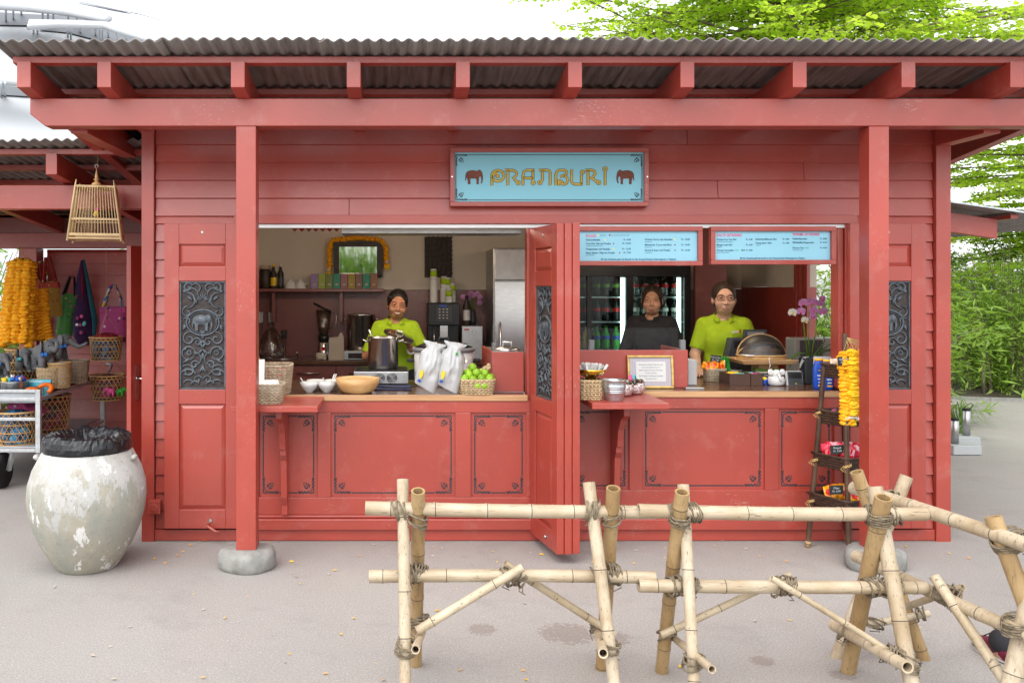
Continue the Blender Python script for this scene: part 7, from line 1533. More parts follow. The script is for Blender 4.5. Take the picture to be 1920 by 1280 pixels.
# hanging baskets
for i, (x, yb, yt, Y, w_, mt, lb1, lb2) in enumerate(((199, 674, 632, 2.75, 60, 'blue_stuff', 'cane basket hanging on strings below the pink bag', 'blue and red cloth in the upper hanging basket'), (201, 748, 703, 2.75, 62, 'mixed_stuff', 'darker cane basket hanging lowest by the open door', 'trinkets in the lowest hanging basket'))):
    c, r1, h = cane_basket(x, yb, yt, Y, w_, lb1, cont=mt, contlab=lb2)
    m = MB()
    for k in range(3): a_ = 2*PI*k/3+.4; m.tube([c+Vector((r1*math.cos(a_), r1*math.sin(a_), h)), c+Vector((0, 0, h+.22)), c+Vector((0, 0, (2.06 if i == 0 else 1.10)-c.z))], .0018, 4)
    m.build('hanging_string', 'jute', label=('strings of the upper hanging cane basket', 'strings of the lowest hanging cane basket')[i], cat='string')
    if i == 0: fill('cloth_heap', c, r1*.85, .05, h*.95, 'red_cloth', label='dark red cloth heaped on the upper hanging basket', cat='cloth')
for i, (x, mt, lab) in enumerate(((208, 'pink', 'pink felt elephant dangling from the lowest basket'), (226, 'green', 'green felt elephant dangling from the lowest basket'))): m = MB(); toy_elephant(m, px(x, 742, 2.58), .085, 0 if i else PI, 0); m.build('felt_elephant', mt, label=lab, cat='toy', group='felt elephants on the basket')
# plush elephants
def plush(label, c, s, rz, trunk=None, bow='blue_bow', pitch=0):
    t = thing('plush_elephant', label, 'plush toy', c, 'grey plush elephants'); m = MB(Matrix.Translation(c) @ Matrix.Rotation(rz, 4, 'Z') @ Matrix.Rotation(R(pitch), 4, 'Y') @ Matrix.Scale(s, 4))
    m.ball((-.05, 0, .55), (.46, .33, .36), 18, 12); m.ball((.42, 0, .80), (.27, .26, .27), 16, 12)
    for x in (-.28, .20):
        for y in (-.18, .18): m.tube([(x, y, .52), (x+.05, y*1.1, .22), (x+.08, y*1.15, .0)], [.15, .13, .14], 12)
    m.tube(trunk or [(.62, 0, .78), (.80, 0, .62), (.86, 0, .42), (.96, 0, .30), (1.06, 0, .30)], [.15, .11, .09, .075, .06], 10)
    m.build('body', 'plush', t); T = m.T
    for y in (-1, 1): m = MB(T); m.ball((.33, y*.30, .82), (.19, .05, .24), 14, 10, rot=rotm(0, 0, y*28)); m.build('ear', 'plush', t)
    for x in (-.20, .28):
        for y in (-.20, .20): m = MB(T); m.ball((x+.06, y*1.05, -.01), (.10, .10, .07), 10, 7); m.build('foot', 'plush_pale', t)
    for y in (-1, 1): m = MB(T); m.ball((.60, y*.15, .88), .032, 8, 6); m.build('eye', 'black', t)
    m = MB(T); m.ball((.38, -.27, .55), (.10, .06, .09), 9, 7); m.ball((.50, -.20, .56), (.10, .06, .09), 9, 7); m.build('bow', bow, t)
up = [(.62, 0, .80), (.82, 0, .72), (.92, 0, .86), (.90, 0, 1.05)]
plush('plush elephant facing front with a blue bow, left of the group', px(44, 694, 2.05), .19, R(-60), bow='turquoise')
plush('plush elephant with raised trunk in the middle of the group', px(80, 690, 2.0), .23, R(-35), trunk=up)
plush('plush elephant looking right with its trunk stretched out', px(106, 672, 2.35), .21, R(-8), trunk=[(.62, 0, .78), (.85, 0, .62), (1.05, 0, .52), (1.3, 0, .62), (1.42, 0, .72)])
plush('plush elephant cut off by the left edge of the picture', px(-2, 704, 1.85), .19, R(-40))
m = MB(); pillow(m, px(72, 690, 1.98), .10, .06, .05, rotm(-70, 0, 0), crump=.3, seed=2); m.build('plush_cushion', 'plush', label='small grey plush lump below the middle elephant', cat='plush toy')
# marigold garlands on the annex post
def garland(label, top, strands, r, mat='marigold'):
    g = thing('marigold_garland', label, 'garland', (top.x, top.y, strands[0][1].z), 'marigold garlands in the annex')
    for i, (a, b) in enumerate(strands): strand('flower_strand', [a, a.lerp(b, .5)+Vector((0, -.015, 0)), b], r, mat, g, seed=int(abs(top.x)*10)+i, step=.60)
    m = MB()
    for a, b in strands: m.tube([top, a], .002, 4)
    m.build('hanging_string', 'jute', g)
tp = px(36, 462, 2.6)
garland('big bunch of orange marigold garlands on the annex post', tp, [(px(22+13*i, 494-(6 if i in (1, 2) else 0), 2.6-.03*(i % 2)), px(4+17*i, 648, 2.5-.03*(i % 2))) for i in range(4)]+[(px(28+12*i, 492, 2.52), px(12+16*i, 640, 2.42)) for i in range(3)], .050)
tp = px(70, 520, 2.75)
garland('shorter orange marigold garlands right of the big bunch', tp, [(px(63+9*i, 545, 2.75), px(66+13*i, 636, 2.7)) for i in range(3)], .046)
# hanging bags
def bag(label, x0, x1, yt, yb, Y, mat, strap_top, strapmat='print_red', body2=None, tilt=0, t=.09, sag=.1):
    a = px(x0, yb, Y); b = px(x1, yt, Y); w_ = b.x-a.x; h = b.z-a.z; cx = (a.x+b.x)/2; tg = thing('cloth_bag', label, 'bag', (cx, Y, a.z), 'cloth bags hung on the annex wall')
    T = Matrix.Translation((cx, Y, a.z)) @ Matrix.Rotation(R(tilt), 4, 'Y'); m = MB(T); nu, nv = 12, 10; vs = []; fs = []
    for s in (1, -1):
        for j in range(nv+1):
            for i in range(nu+1):
                u = i/nu*2-1; v = j/nv; e = (1-u**6)*(.35+.65*math.sin(PI*min(1, v*.9+.08))); wob = mnoise.noise(Vector((u*2+x0, v*3, s)))*.25
                vs.append((u*w_/2*(1-.06*v), -s*t/2*max(.02, e)*(1+wob), h*v-sag*.15*h*(1-u*u)*(1-v)))
    k = (nu+1)*(nv+1)
    for s in range(2):
        for j in range(nv):
            for i in range(nu): q = s*k+j*(nu+1)+i; f = (q, q+1, q+nu+2, q+nu+1); fs.append(f if s == 0 else f[::-1])
    m.add(vs, fs, 0, True); b0 = m.build('bag_body', mat, tg)
    if body2: m = MB(T); m.box(-w_/2*.95, w_/2*.95, -t*.36, t*.36, h*.80, h*.985); m.build('top_band', body2, tg, bev=.01)
    zs = px(0, strap_top, Y).z-a.z
    for y in (-t*.25, t*.25):
        m = MB(T); pts = [Vector((-w_*.33, y, h*.96)), Vector((-w_*.20, y*.6, h+(zs-h)*.6)), Vector((-.02, y*.3, zs)), Vector((.02, y*.3, zs)), Vector((w_*.20, y*.6, h+(zs-h)*.6)), Vector((w_*.33, y, h*.96))]; m.tube(pts, .015, 6, flat=.35); m.build('strap', strapmat, tg)
    m = MB(T); m.tube([(0, .0, zs-.01), (0, .06, zs+.005)], .005, 6); m.build('hook', 'steel_dull', tg)
bag('red and gold patchwork cloth bag hung before the others', 84, 118, 528, 593, 2.9, 'print_gold', 482, 'print_red', body2='print_red', tilt=-6)
bag('red patterned cloth bag mostly hidden behind the garlands', 62, 84, 524, 560, 3.0, 'print_red', 490)
bag('green patterned cloth bag with black strap on the annex wall', 104, 136, 550, 628, 3.1, 'print_green', 518, 'black_matte', tilt=8)
bag('pink embroidered cloth bag with beaded handles by the door', 186, 240, 574, 640, 3.05, 'print_pink', 534, 'toys', body2='print_pink', t=.12)
m = MB(); c0 = px(155, 487, 3.15); secs = [(155, 488, .018), (153, 520, .05), (152, 560, .075), (154, 600, .105), (156, 630, .10), (158, 648, .05)]
m.tube([px(x, y, 3.15) for x, y, r in secs], [r for x, y, r in secs], 18, flat=.45); t = thing('shoulder_bag', 'long purple shoulder bag hanging on the annex wall', 'bag', px(155, 648, 3.15)); m.build('bag_body', 'purple', t)
m = MB(); m.tube([px(157, 487, 3.08), px(168, 545, 3.08), px(178, 600, 3.1), px(176, 640, 3.1)], [.012, .022, .03, .012], 10, flat=.4); m.build('strap', 'teal_cloth', t); m = MB(); m.tube([px(153, 500, 3.07), px(155, 535, 3.07), px(154, 565, 3.07)], [.006, .012, .004], 8, flat=.4); m.build('red_fold', 'red_cloth', t)
rn = random.Random(3)
for i in range(7): m = MB(); m.ball(px(148+rn.uniform(-8, 12), 605+rn.uniform(-18, 22), 3.035), (.018, .006, .02), 8, 5); m.build('sequin_patch', rn.choice(['turquoise', 'pink', 'galv', 'print_pink']), t)
# ================================================================ people
class Field:
    def __init__(s, xs, ys, zs): s.xs, s.ys, s.zs = xs, ys, zs; s.D = np.full((len(xs), len(ys), len(zs)), .5, np.float32)
    def sub(s, lo, hi):
        r = []
        for ax, a, b in zip((s.xs, s.ys, s.zs), lo, hi): i = max(0, np.searchsorted(ax, a)-1); j = min(len(ax), np.searchsorted(ax, b)+1); r.append(slice(i, j))
        return tuple(r)
    def put(s, sl, d, k, op):
        D = s.D[sl]
        if D.size == 0: return
        if op == 'u': h = np.clip(.5+.5*(D-d)/k, 0, 1); D[:] = D*(1-h)+d*h-k*h*(1-h)
        else: h = np.clip(.5-.5*(D+d)/k, 0, 1); D[:] = D*(1-h)-d*h+k*h*(1-h)
    def grid(s, sl): return np.meshgrid(s.xs[sl[0]], s.ys[sl[1]], s.zs[sl[2]], indexing='ij')
    def cap(s, a, b, ra, rb, k=.02, op='u', cut=False):
        a = np.array(a, float); b = np.array(b, float); r = max(ra, rb)+.05+k; sl = s.sub(np.minimum(a, b)-r, np.maximum(a, b)+r); X, Y, Z = s.grid(sl); d = b-a; L2 = d@d+1e-9
        t = ((X-a[0])*d[0]+(Y-a[1])*d[1]+(Z-a[2])*d[2])/L2; tc = np.clip(t, 0, 1)
        dist = np.sqrt((X-a[0]-d[0]*tc)**2+(Y-a[1]-d[1]*tc)**2+(Z-a[2]-d[2]*tc)**2)-(ra+(rb-ra)*tc)
        if cut: dist = np.maximum(dist, (t-1)*math.sqrt(L2))
        s.put(sl, dist, k, op)
    def ell(s, c, r, k=.02, op='u', rot=None):
        c = np.array(c, float); r = np.array(r if hasattr(r, '__len__') else (r, r, r), float); q = r.max()+.05+k; sl = s.sub(c-q, c+q); X, Y, Z = s.grid(sl); X = X-c[0]; Y = Y-c[1]; Z = Z-c[2]
        if rot is not None: Rm = np.array(rot); X, Y, Z = (Rm[0,0]*X+Rm[1,0]*Y+Rm[2,0]*Z, Rm[0,1]*X+Rm[1,1]*Y+Rm[2,1]*Z, Rm[0,2]*X+Rm[1,2]*Y+Rm[2,2]*Z)
        k0 = np.sqrt((X/r[0])**2+(Y/r[1])**2+(Z/r[2])**2); k1 = np.sqrt((X/r[0]**2)**2+(Y/r[1]**2)**2+(Z/r[2]**2)**2)+1e-9
        s.put(sl, k0*(k0-1)/k1, k, op)
    def mesh(s):
        D = s.D; I = D < 0; n = tuple(k-1 for k in D.shape); cnt = np.zeros(n, np.int8); C = [(i, j, k) for i in (0, 1) for j in (0, 1) for k in (0, 1)]
        g = lambda A, c: A[c[0]:c[0]+n[0], c[1]:c[1]+n[1], c[2]:c[2]+n[2]]
        for c in C: cnt += g(I, c)
        act = (cnt > 0) & (cnt < 8); idx = np.full(n, -1, np.int64); ii = np.argwhere(act); idx[act] = np.arange(len(ii))
        P = np.zeros((len(ii), 3)); W = np.zeros(len(ii)); ax = (s.xs, s.ys, s.zs)
        co = lambda c: np.stack([ax[q][ii[:, q]+c[q]] for q in range(3)], 1)
        for c in C:
            for q in range(3):
                if c[q] == 0:
                    e = list(c); e[q] = 1; da = D[ii[:, 0]+c[0], ii[:, 1]+c[1], ii[:, 2]+c[2]]; db = D[ii[:, 0]+e[0], ii[:, 1]+e[1], ii[:, 2]+e[2]]; x = (da < 0) != (db < 0)
                    t = np.where(x, da/(da-db+1e-12), 0)[:, None]; P += np.where(x[:, None], co(c)*(1-t)+co(e)*t, 0); W += x
        P /= W[:, None]; Fc = []
        for q in range(3):
            u, v = [(1, 2), (2, 0), (0, 1)][q]; lo = [slice(1, -1)]*3; lo[q] = slice(0, -1); hi = [slice(1, -1)]*3; hi[q] = slice(1, None); a = I[tuple(lo)]; b = I[tuple(hi)]
            for flip, mk in ((False, a & ~b), (True, ~a & b)):
                E = np.argwhere(mk)
                if len(E) == 0: continue
                E[:, u] += 1; E[:, v] += 1
                def cell(du, dv): K = E.copy(); K[:, u] -= du; K[:, v] -= dv; return idx[K[:, 0], K[:, 1], K[:, 2]]
                Q = np.stack([cell(1, 1), cell(0, 1), cell(0, 0), cell(1, 0)], 1); Fc.append(Q[:, ::-1] if flip else Q)
        return P, np.concatenate(Fc)
def axis(lo, hi, coarse, fine=()):
    out = [lo]
    while out[-1] < hi:
        st = coarse
        for a, b, f in fine:
            if a-f <= out[-1] <= b: st = min(st, f)
        out.append(out[-1]+st)
    return np.array(out)
def field_obj(F_, name, mat, T, parent):
    P, Q = F_.mesh(); m = MB(T); m.add([Vector(p) for p in P.tolist()], [tuple(q) for q in Q.tolist()], 0, True); return m.build(name, mat, parent)
def hand(Fd, w_, d, n, curl=(.5, .7), spread=.021, sc_=1.0, side=1):
    d = Vector(d).normalized(); n = Vector(n); n = (n-d*n.dot(d)).normalized(); s = d.cross(n)*side; w_ = Vector(w_)
    for i in range(4): a = w_+s*(-.024+.016*i); Fd.cap(a+d*.02, w_+d*.075+s*(-.030+.020*i), .016*sc_, .0115*sc_, .008)
    for i in range(4):
        L = (.036, .042, .039, .030)[i]*sc_; b = w_+d*.078+s*(-.030+spread*i*.95); e1 = (d*math.cos(curl[0])+n*math.sin(curl[0])); e2 = (d*math.cos(curl[0]+curl[1])+n*math.sin(curl[0]+curl[1])); c = b+e1*L; Fd.cap(b, c, .0092, .0085, .004); Fd.cap(c, c+e2*L*.9, .0085, .0070, .004)
    a = w_-s*.026+d*.02; b = a-s*.022+d*.030+n*.012; Fd.cap(a, b, .013, .0105, .006); Fd.cap(b, b+d*.028+n*.010, .0100, .0080, .005)
def person(label, loc, rz, scale, skin, hairmat, arms, top, head=(0, 0, 0), hair='bun', smile=False, glasses=False, legs=None, shoes=None, topcol='lime_shirt', sleeve=.62, logo=True, fine_hands=True):
    t = thing('person', label, 'person', loc); T = Matrix.Translation(loc) @ Matrix.Rotation(rz, 4, 'Z') @ Matrix.Scale(scale, 4)
    pv = Vector((0, .012, 1.405)); Hm = Euler((R(head[0]), R(head[1]), R(head[2]))).to_matrix(); hc0 = Vector((0, -.012, 1.512)); hs = 1.12; HT = lambda p: pv+Hm @ ((hc0+Vector(p)*hs+Vector((0, 0, .014)))-pv)
    legs = legs or [((-.085, 0, .88), (-.092, -.012, .47), (-.095, .012, .075)), ((.085, 0, .88), (.092, -.012, .47), (.095, .012, .075))]
    pts = [p for a in arms for p in a[:3]]+[p for l in legs for p in l]; xl = min(p[0] for p in pts)-.14; xh = max(p[0] for p in pts)+.14; yl = min(min(p[1] for p in pts)-.16, -.22); yh = max(max(p[1] for p in pts)+.12, .18)
    fz = [(1.37, 1.70, .0040)]; fy = [(-.16, .12, .0045)]; fx = [(-.10, .10, .0036)]
    if fine_hands:
        for a in arms: fz.append((a[2][2]-.10, a[2][2]+.11, .005)); fx.append((a[2][0]-.09, a[2][0]+.09, .0055)); fy.append((a[2][1]-.13, a[2][1]+.05, .0055))
    B = Field(axis(xl, xh, .011, fx), axis(yl, yh, .010, fy), axis(-.02, 1.72, .014, fz+[(.9, 1.4, .009)]))
    def torso(Fd, o=0.0):
        Fd.ell((0, .005, .93), (.168+o, .115+o, .13+o), .05); Fd.ell((0, 0, 1.06), (.138+o, .098+o, .13+o), .06); Fd.ell((0, .005, 1.21), (.150+o, .102+o, .155+o), .06)
        Fd.cap((-.132, .012, 1.318), (.132, .012, 1.318), .050+o, .050+o, .05); Fd.cap((-.07, .02, 1.352), (.07, .02, 1.352), .036+o, .036+o, .04)
        for sg in (-1, 1): Fd.ell((sg*.066, -.066, 1.205), (.066+o, .048+o, .070+o), .06)
    torso(B)
    for sh_, el, wr, d, n, cu, sd in arms: B.cap(sh_, el, .052, .040, .03); B.cap(el, wr, .040, .026, .012); B.cap(wr, Vector(wr)+Vector(d).normalized()*.02, .026, .024, .01); hand(B, wr, d, n, cu, side=sd)
    for hp, kn, an in legs: B.cap(hp, kn, .088, .056, .03); B.cap(kn, an, .056, .036, .015); f = Vector(an)+Vector((0, -.09, -.045)); B.cap(Vector(an)+Vector((0, .02, -.03)), f, .036, .03, .02)
    B.cap((0, .018, 1.34), tuple(HT((0, .012, -.075))), .058, .050, .02)
    E = lambda c, r, k=.015, op='u': B.ell(tuple(HT(c)), tuple(q*hs for q in r), k, op, rot=Hm)
    E((0, .018, .022), (.073, .092, .083)); E((0, -.018, -.030), (.062, .070, .082), .02); E((0, -.036, -.078), (.042, .040, .028), .025)
    for sg in (-1, 1): E((sg*.036, -.056, -.036), (.028, .026, .028), .02); E((sg*.073, .014, -.012), (.010, .020, .029), .006)
    E((0, -.070, .024), (.050, .013, .014), .02)
    for sg in (-1, 1): E((sg*.031, -.096, .001), (.017, .014, .0085), .010, 's')
    B.cap(tuple(HT((0, -.082, .004))), tuple(HT((0, -.100, -.036))), .0075, .0125, .008)
    for sg in (-1, 1): E((sg*.0115, -.090, -.040), (.0085, .010, .0075), .005)
    E((0, -.084, -.064), (.022, .010, .016), .012)
    if smile:
        for sg in (-1, 1): E((sg*.040, -.066, -.038), (.020, .018, .018), .014)
    field_obj(B, 'body', skin, T, t)
    hd = lambda p: HT(p)
    for sg in (-1, 1):
        m = MB(T); m.ball(hd((sg*.031, -.0785, .0005)), .0108, 10, 8); e = m.build('eye', 'eye_white', t); m = MB(T); m.ball(hd((sg*.031, -.0868, .0005 if not smile else -.0005)), (.0064, .0040, .0064), 8, 6); m.build('iris', 'dark_wood', e)
        m = MB(T); m.tube([hd((sg*.018, -.0850, .0195)), hd((sg*.032, -.0850, .0245)), hd((sg*.048, -.0745, .0195))], [.0022, .0028, .0012], 6); m.build('eyebrow', hairmat, t)
        for zz, rz_ in ((.0098, .0078), (-.0100, .0074 if not smile else .0092)): m = MB(T); m.ball(hd((sg*.031, -.0800, zz)), (.0165*hs, .0115*hs, rz_*hs), 12, 8, rot=Hm); m.build('eyelid', skin, t)
        m = MB(T); m.tube([hd((sg*.018, -.0885, .0015)), hd((sg*.031, -.0922, .0038 if not smile else .0018)), hd((sg*.045, -.0815, .0012))], .0011, 5); m.build('eyelashes', 'hair_black', t)
    cv = .012 if smile else .001; ww = .031 if smile else .023
    for z0, th_ in ((-.0590, .0030), (-.0715 if smile else -.0665, .0038)): m = MB(T); m.tube([hd((u*ww, -.0930+.016*u*u*(1.1 if smile else .9), z0+cv*u*u*(.6 if z0 > -.06 else 1.0))) for u in (-1, -.6, -.2, .2, .6, 1)], [.0012, th_*.85, th_, th_, th_*.85, .0012], 7); m.build('lips', 'lips', t)
    if smile: m = MB(T); m.tube([hd((u*.024, -.0950+.014*u*u, -.0645+.009*u*u)) for u in (-1, -.6, -.2, .2, .6, 1)], [.002, .0046, .0056, .0056, .0046, .002], 7, flat=.8); m.build('teeth', 'teeth', t)
    # hair
    Hf = Field(axis(-.16, .16, .006), axis(-.16, .20, .006), axis(1.28, 1.72, .006)); e = lambda c, r, k=.015, op='u': Hf.ell(tuple(HT(c)), tuple(q*hs for q in r), k, op, rot=Hm)
    e((0, .024, .030), (.083, .099, .091)); e((0, .062, -.030), (.066, .055, .055), .03)
    e((0, -.098, -.016), (.071, .080, .094), .010, 's'); e((0, -.05, -.075), (.090, .072, .080), .010, 's'); e((0, -.02, -.14), (.066, .10, .06), .01, 's')
    if hair == 'bun': e((0, .125, .00), (.045, .04, .045), .02)
    if hair == 'low':
        for sg in (-1, 1): Hf.cap(tuple(HT((sg*.066, -.030, .050))), tuple(HT((sg*.076, .012, -.035))), .012, .007, .012)
        e((0, .095, -.05), (.045, .04, .05), .03)
    if hair == 'short': e((0, .10, .03), (.05, .045, .055), .03)
    if hair == 'fringe':
        for sg in (-1, 1): Hf.cap(tuple(HT((sg*.058, -.062, .060))), tuple(HT((sg*.076, -.020, -.070))), .014, .008, .012)
        e((0, .09, -.07), (.05, .045, .07), .03)
    field_obj(Hf, 'hair', hairmat, T, t)
    # top with sleeves
    S = Field(axis(xl, xh, .0085), axis(-.25, .2, .0085), axis(.84, 1.44, .0085)); torso(S, .009)
    for sh_, el, wr, d, n, cu, sd in arms:
        a, b = Vector(sh_), Vector(el)
        if sleeve <= 1: S.cap(a, a.lerp(b, sleeve), .058, .058, .03, cut=True)
        else: S.cap(a, b, .070, .058, .03); S.cap(b, b.lerp(Vector(wr), .92), .058, .042, .012)
    S.ell((0, -.03, 1.415), (.066, .095, .060), .012, 's'); S.cap((0, -.10, 1.37), (0, -.15, 1.275), .036, .004, .008, 's'); S.ell((0, 0, .80), (.4, .4, .05), .01, 's')
    so = field_obj(S, 'polo_shirt' if topcol == 'lime_shirt' else 'jacket', topcol, T, t)
    for sg in (-1, 1):
        m = MB(T); P_ = [(sg*.002+sg*.066*math.sin(a), .012-.068*math.cos(a)*1.15, 1.388-.030*math.cos(a)) for a in [R(24+15.4*k) for k in range(11)]]; vs = []
        for k, p in enumerate(P_): f = Vector((p[0], p[1]-.01, 0)).normalized(); drop = .034 if k > 0 else .040; vs += [Vector(p)+f*.002+Vector((0, 0, .016)), Vector(p)+f*(.022+(.006 if k < 3 else 0))+Vector((0, 0, .002-drop*.55))]
        m.add(vs, [(2*k, 2*k+1, 2*k+3, 2*k+2) for k in range(10)], 0, True); co = m.build('collar', topcol, so); s_ = co.modifiers.new('solid', 'SOLIDIFY'); s_.thickness = .003
    if logo:
        m = MB(T); m.text('zoo', .030, (.050, -.137, 1.268), align='LEFT', ext=.006, sx=1.1, bold=.0012); m.build('logo', 'paper', so)
        m = MB(T); m.prism([(.104, 1.268), (.118, 1.268), (.115, 1.292), (.111, 1.280), (.108, 1.300), (.105, 1.282)], -.143, -.120); m.build('logo_mark', 'chili', so)
    # trousers
    Tr = Field(axis(xl, xh, .014), axis(yl, yh, .014), axis(.03, 1.04, .016)); Tr.ell((0, .005, .93), (.176, .124, .14), .05)
    for hp, kn, an in legs: Tr.cap(hp, kn, .100, .070, .03); Tr.cap(kn, Vector(an)+Vector((0, 0, .02)), .070, .058, .012)
    field_obj(Tr, 'trousers', 'trousers', T, t)
    for i, (hp, kn, an) in enumerate(legs):
        c = Vector(an); secs = [(.055, .030, .05), (.04, .037, .075), (.0, .040, .085), (-.05, .044, .072), (-.10, .049, .058), (-.15, .046, .048), (-.182, .030, .040)]; m = MB(T); n = 16; vs = []; z0 = c.z-.075+.016
        for y, w_, h in secs:
            for k in range(n): a = 2*PI*k/n; vs.append((c.x+w_*math.cos(a)*(1.0 if math.sin(a) < 0 else .92), c.y+y, z0+max(0, h*(.5+.5*math.sin(a))**.8)))
        fs = [(j*n+k, j*n+(k+1) % n, (j+1)*n+(k+1) % n, (j+1)*n+k) for j in range(len(secs)-1) for k in range(n)]+[tuple(range(n)), tuple((len(secs)-1)*n+k for k in reversed(range(n)))]
        m.add(vs, fs, 0, True); so_ = m.build('shoe', shoes or 'black', t)
        m = MB(T); out = [(.062, .0), (.058, .028), (.03, .040), (-.05, .047), (-.11, .053), (-.16, .049), (-.190, .030), (-.198, 0)]; poly = [(c.x+w_, c.y+y) for y, w_ in out]+[(c.x-w_, c.y+y) for y, w_ in reversed(out[1:-1])]; q = len(poly)
        m.add([(x, y, z0-.014) for x, y in poly]+[(x, y, z0+.014) for x, y in poly], [tuple(reversed(range(q))), tuple(range(q, 2*q))]+[(k, (k+1) % q, q+(k+1) % q, q+k) for k in range(q)]); sl_ = m.build('sole', 'plastic_white' if shoes else 'black', so_)
        if shoes:
            m = MB(T); m.add([(x+(x-c.x)*.02, y+(y-c.y+.06)*.01, z0+zz) for zz in (.004, .008) for x, y in poly], [(k, (k+1) % q, q+(k+1) % q, q+k) for k in range(q)]); m.build('stripe', 'black', so_)
            for k in range(4): m = MB(T); yy = c.y-.030-.022*k; zz = z0+.085-.010*k; m.tube([(c.x-.026, yy, zz-.012), (c.x, yy-.006, zz+.003), (c.x+.026, yy, zz-.012)], .0035, 5); m.build('lace', 'black', so_)
            m = MB(T); m.tube([(c.x, c.y-.03, z0+.09), (c.x+.03, c.y-.045, z0+.10), (c.x+.055, c.y-.05, z0+.085)], .003, 5); m.build('lace', 'black', so_)
    if glasses:
        g = thing('glasses', 'dark rimmed glasses worn by the person at the till', 'glasses', T @ hd((0, -.10, 0)))
        for sg in (-1, 1):
            c = [(-.022, .014), (.022, .016), (.024, -.008), (.016, -.015), (-.016, -.015), (-.023, -.006)]; m = MB(T); m.tube([hd((sg*.033+sg*x, -.1045+.010*max(0, x), z)) for x, z in c], .0021, 5, closed=True); m.build('lens_rim', 'black', g)
            m = MB(T); m.tube([hd((sg*.056, -.096, .008)), hd((sg*.078, .0, .004))], .0018, 5); m.build('temple', 'black', g)
        m = MB(T); m.tube([hd((-.010, -.1055, .006)), hd((0, -.107, .008)), hd((.010, -.1055, .006))], .0018, 5); m.build('bridge', 'black', g)
    return t, T, HT
FL = .03
V3 = Vector
p1, T1, H1 = person('smiling person in lime green polo shirt holding a pot lid at the stove', (px(742, 0, 1.75).x, 1.75, FL), R(1), .965, 'skin_tan', 'hair_black',
    [((-.150, .0, 1.318), (-.255, -.05, 1.075), (-.105, -.235, 1.185), (.55, -.25, .75), (.6, -.3, -.3), (.35, .55), 1), ((.150, .0, 1.318), (.265, -.06, 1.07), (.125, -.235, 1.150), (-.45, -.25, .75), (-.6, -.3, -.3), (.35, .55), -1)], 'shirt', head=(4, 6, 4), hair='low', smile=True, sleeve=.92, logo=False)
lc = T1 @ V3((.022, -.285, 1.262)); m = MB(Matrix.Translation(lc) @ Matrix.Rotation(R(20), 4, 'Y') @ Matrix.Rotation(R(14), 4, 'X')); m.lathe([(.130, -.006), (.133, 0), (.128, .004), (.10, .012), (.04, .018), (.001, .019)], (0,0,0), 40); t = thing('pot_lid', 'round steel pot lid held in both hands', 'lid', lc); m.build('lid_plate', 'steel', t); m2 = MB(m.T); m2.tube([(-.03, 0, .017), (-.026, 0, .040), (.026, 0, .040), (.03, 0, .017)], .006, 8); m2.build('lid_handle', 'steel', t)
wp = T1 @ V3((.128, -.225, 1.135)); m = MB(); m.tube([wp+V3((.031*math.cos(2*PI*i/20), .018*math.sin(2*PI*i/20), .028*math.sin(2*PI*i/20))) for i in range(20)], .008, 6, closed=True); m.build('wrist_band', 'paper', label='white band round the wrist of the smiling person', cat='wristband')
bp = T1 @ V3((.098, -.152, 1.245)); m = MB(); m.box(bp.x-.022, bp.x+.022, bp.y-.006, bp.y, bp.z-.008, bp.z+.010); m.box(bp.x-.022, bp.x+.022, bp.y-.0075, bp.y-.0062, bp.z+.003, bp.z+.010, mi=1); m.build('name_badge', ['paper', 'chili'], label='red and white name badge on the lime polo shirt', cat='badge')
p2, T2, H2 = person('person in dark work jacket standing before the drinks fridge', (px(1222, 0, 1.85).x, 1.85, FL), R(-32), .985, 'skin_mid', 'hair_brown',
    [((-.150, .0, 1.318), (-.24, .02, 1.07), (-.20, -.14, .86), (.1, -.4, -.8), (1, 0, 0), (.3, .4), 1), ((.150, .0, 1.318), (.24, .02, 1.07), (.20, -.14, .86), (-.1, -.4, -.8), (-1, 0, 0), (.3, .4), -1)], 'jacket', head=(0, 0, 14), hair='fringe', topcol='jacket', sleeve=2, logo=False)
m = MB(T2); m.tube([(0, -.128, 1.36), (.0, -.15, 1.24), (.0, -.145, 1.10)], .004, 5); m.build('zip', 'galv', label='metal zip of the dark work jacket', cat='zip') if False else None
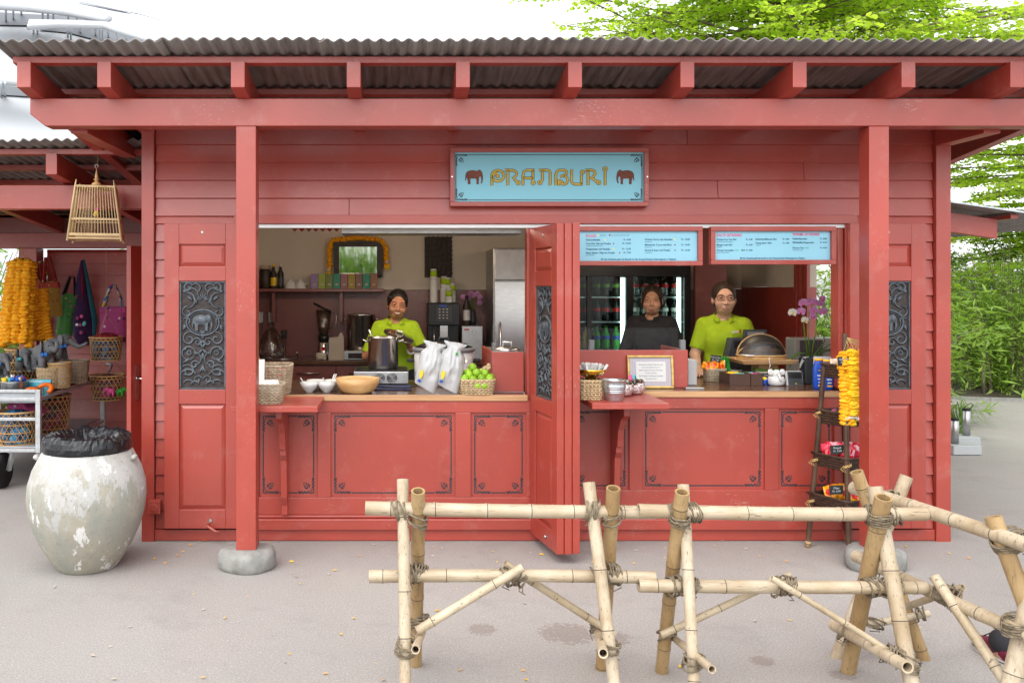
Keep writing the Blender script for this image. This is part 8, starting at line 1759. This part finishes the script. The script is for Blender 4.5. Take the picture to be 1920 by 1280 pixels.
p3, T3, H3 = person('person with glasses in lime green polo shirt at the till', (px(1357, 0, 1.15).x, 1.15, FL), R(-17), 1.0, 'skin_pale', 'hair_brown',
    [((-.150, .0, 1.318), (-.215, -.03, 1.085), (-.195, -.245, .985), (-.05, -.95, -.12), (0, -.1, -1), (.10, .25), 1), ((.150, .0, 1.318), (.235, -.02, 1.075), (.17, -.235, 1.0), (-.1, -.9, -.2), (0, -.1, -1), (.2, .35), -1)], 'shirt', head=(-2, 0, 5), hair='bun', glasses=True, sleeve=.80)
wp = T3 @ V3((-.198, -.215, 1.0)); m = MB(); m.tube([wp+V3((.030*math.cos(2*PI*i/20), .010*math.cos(2*PI*i/20), .028*math.sin(2*PI*i/20))) for i in range(20)], .005, 6, closed=True); m.build('bracelet', 'turquoise', label='turquoise bracelet on the wrist resting by the till', cat='bracelet')
# passer-by mostly outside the right edge: one shoe shows past the bamboo
p4, T4_, H4 = person('passer-by in maroon sneakers, only a shoe showing at the right edge', (3.58, -1.98, 0), PI-.10, 1.0, 'skin_mid', 'hair_brown',
    [((-.150, .0, 1.318), (-.24, .02, 1.07), (-.20, -.12, .86), (.1, -.4, -.8), (1, 0, 0), (.3, .4), 1), ((.150, .0, 1.318), (.24, .02, 1.07), (.20, -.12, .86), (-.1, -.4, -.8), (-1, 0, 0), (.3, .4), -1)], 'jacket', hair='short', topcol='jacket', sleeve=2, logo=False, legs=[((-.085, 0, .88), (-.10, -.02, .47), (-.10, .0, .075)), ((.085, 0, .88), (.50, -.05, .27), (.92, .0, .075))], shoes='maroon', fine_hands=False)
# tall ornamental grass behind the photographer, seen in the mirror
m = MB(); rn = random.Random(40); gx, gy = -1.0, -8.6
for k in range(420):
    a = rn.uniform(0, 6.28); L = rn.uniform(1.6, 2.6); lean = rn.uniform(.05, .55); d = Vector((math.cos(a), math.sin(a), 0)); sd = Vector((-d.y, d.x, 0))*rn.uniform(.008, .014); o = Vector((gx+rn.uniform(-.6, .6), gy+rn.uniform(-.35, .35), 0)); q = [o+d*L*lean*t*t+Vector((0, 0, L*(t-.28*lean*t**3*2))) for t in (0, .25, .5, .75, 1)]
    m.add([v for j in range(4) for v in (q[j]-sd, q[j]+sd)]+[q[4]], [(0,1,3,2), (2,3,5,4), (4,5,7,6), (6,7,8)])
m.build('tall_grass', 'grass', label='tall ornamental grass across the path, mirrored in the wall mirror', cat='grass')
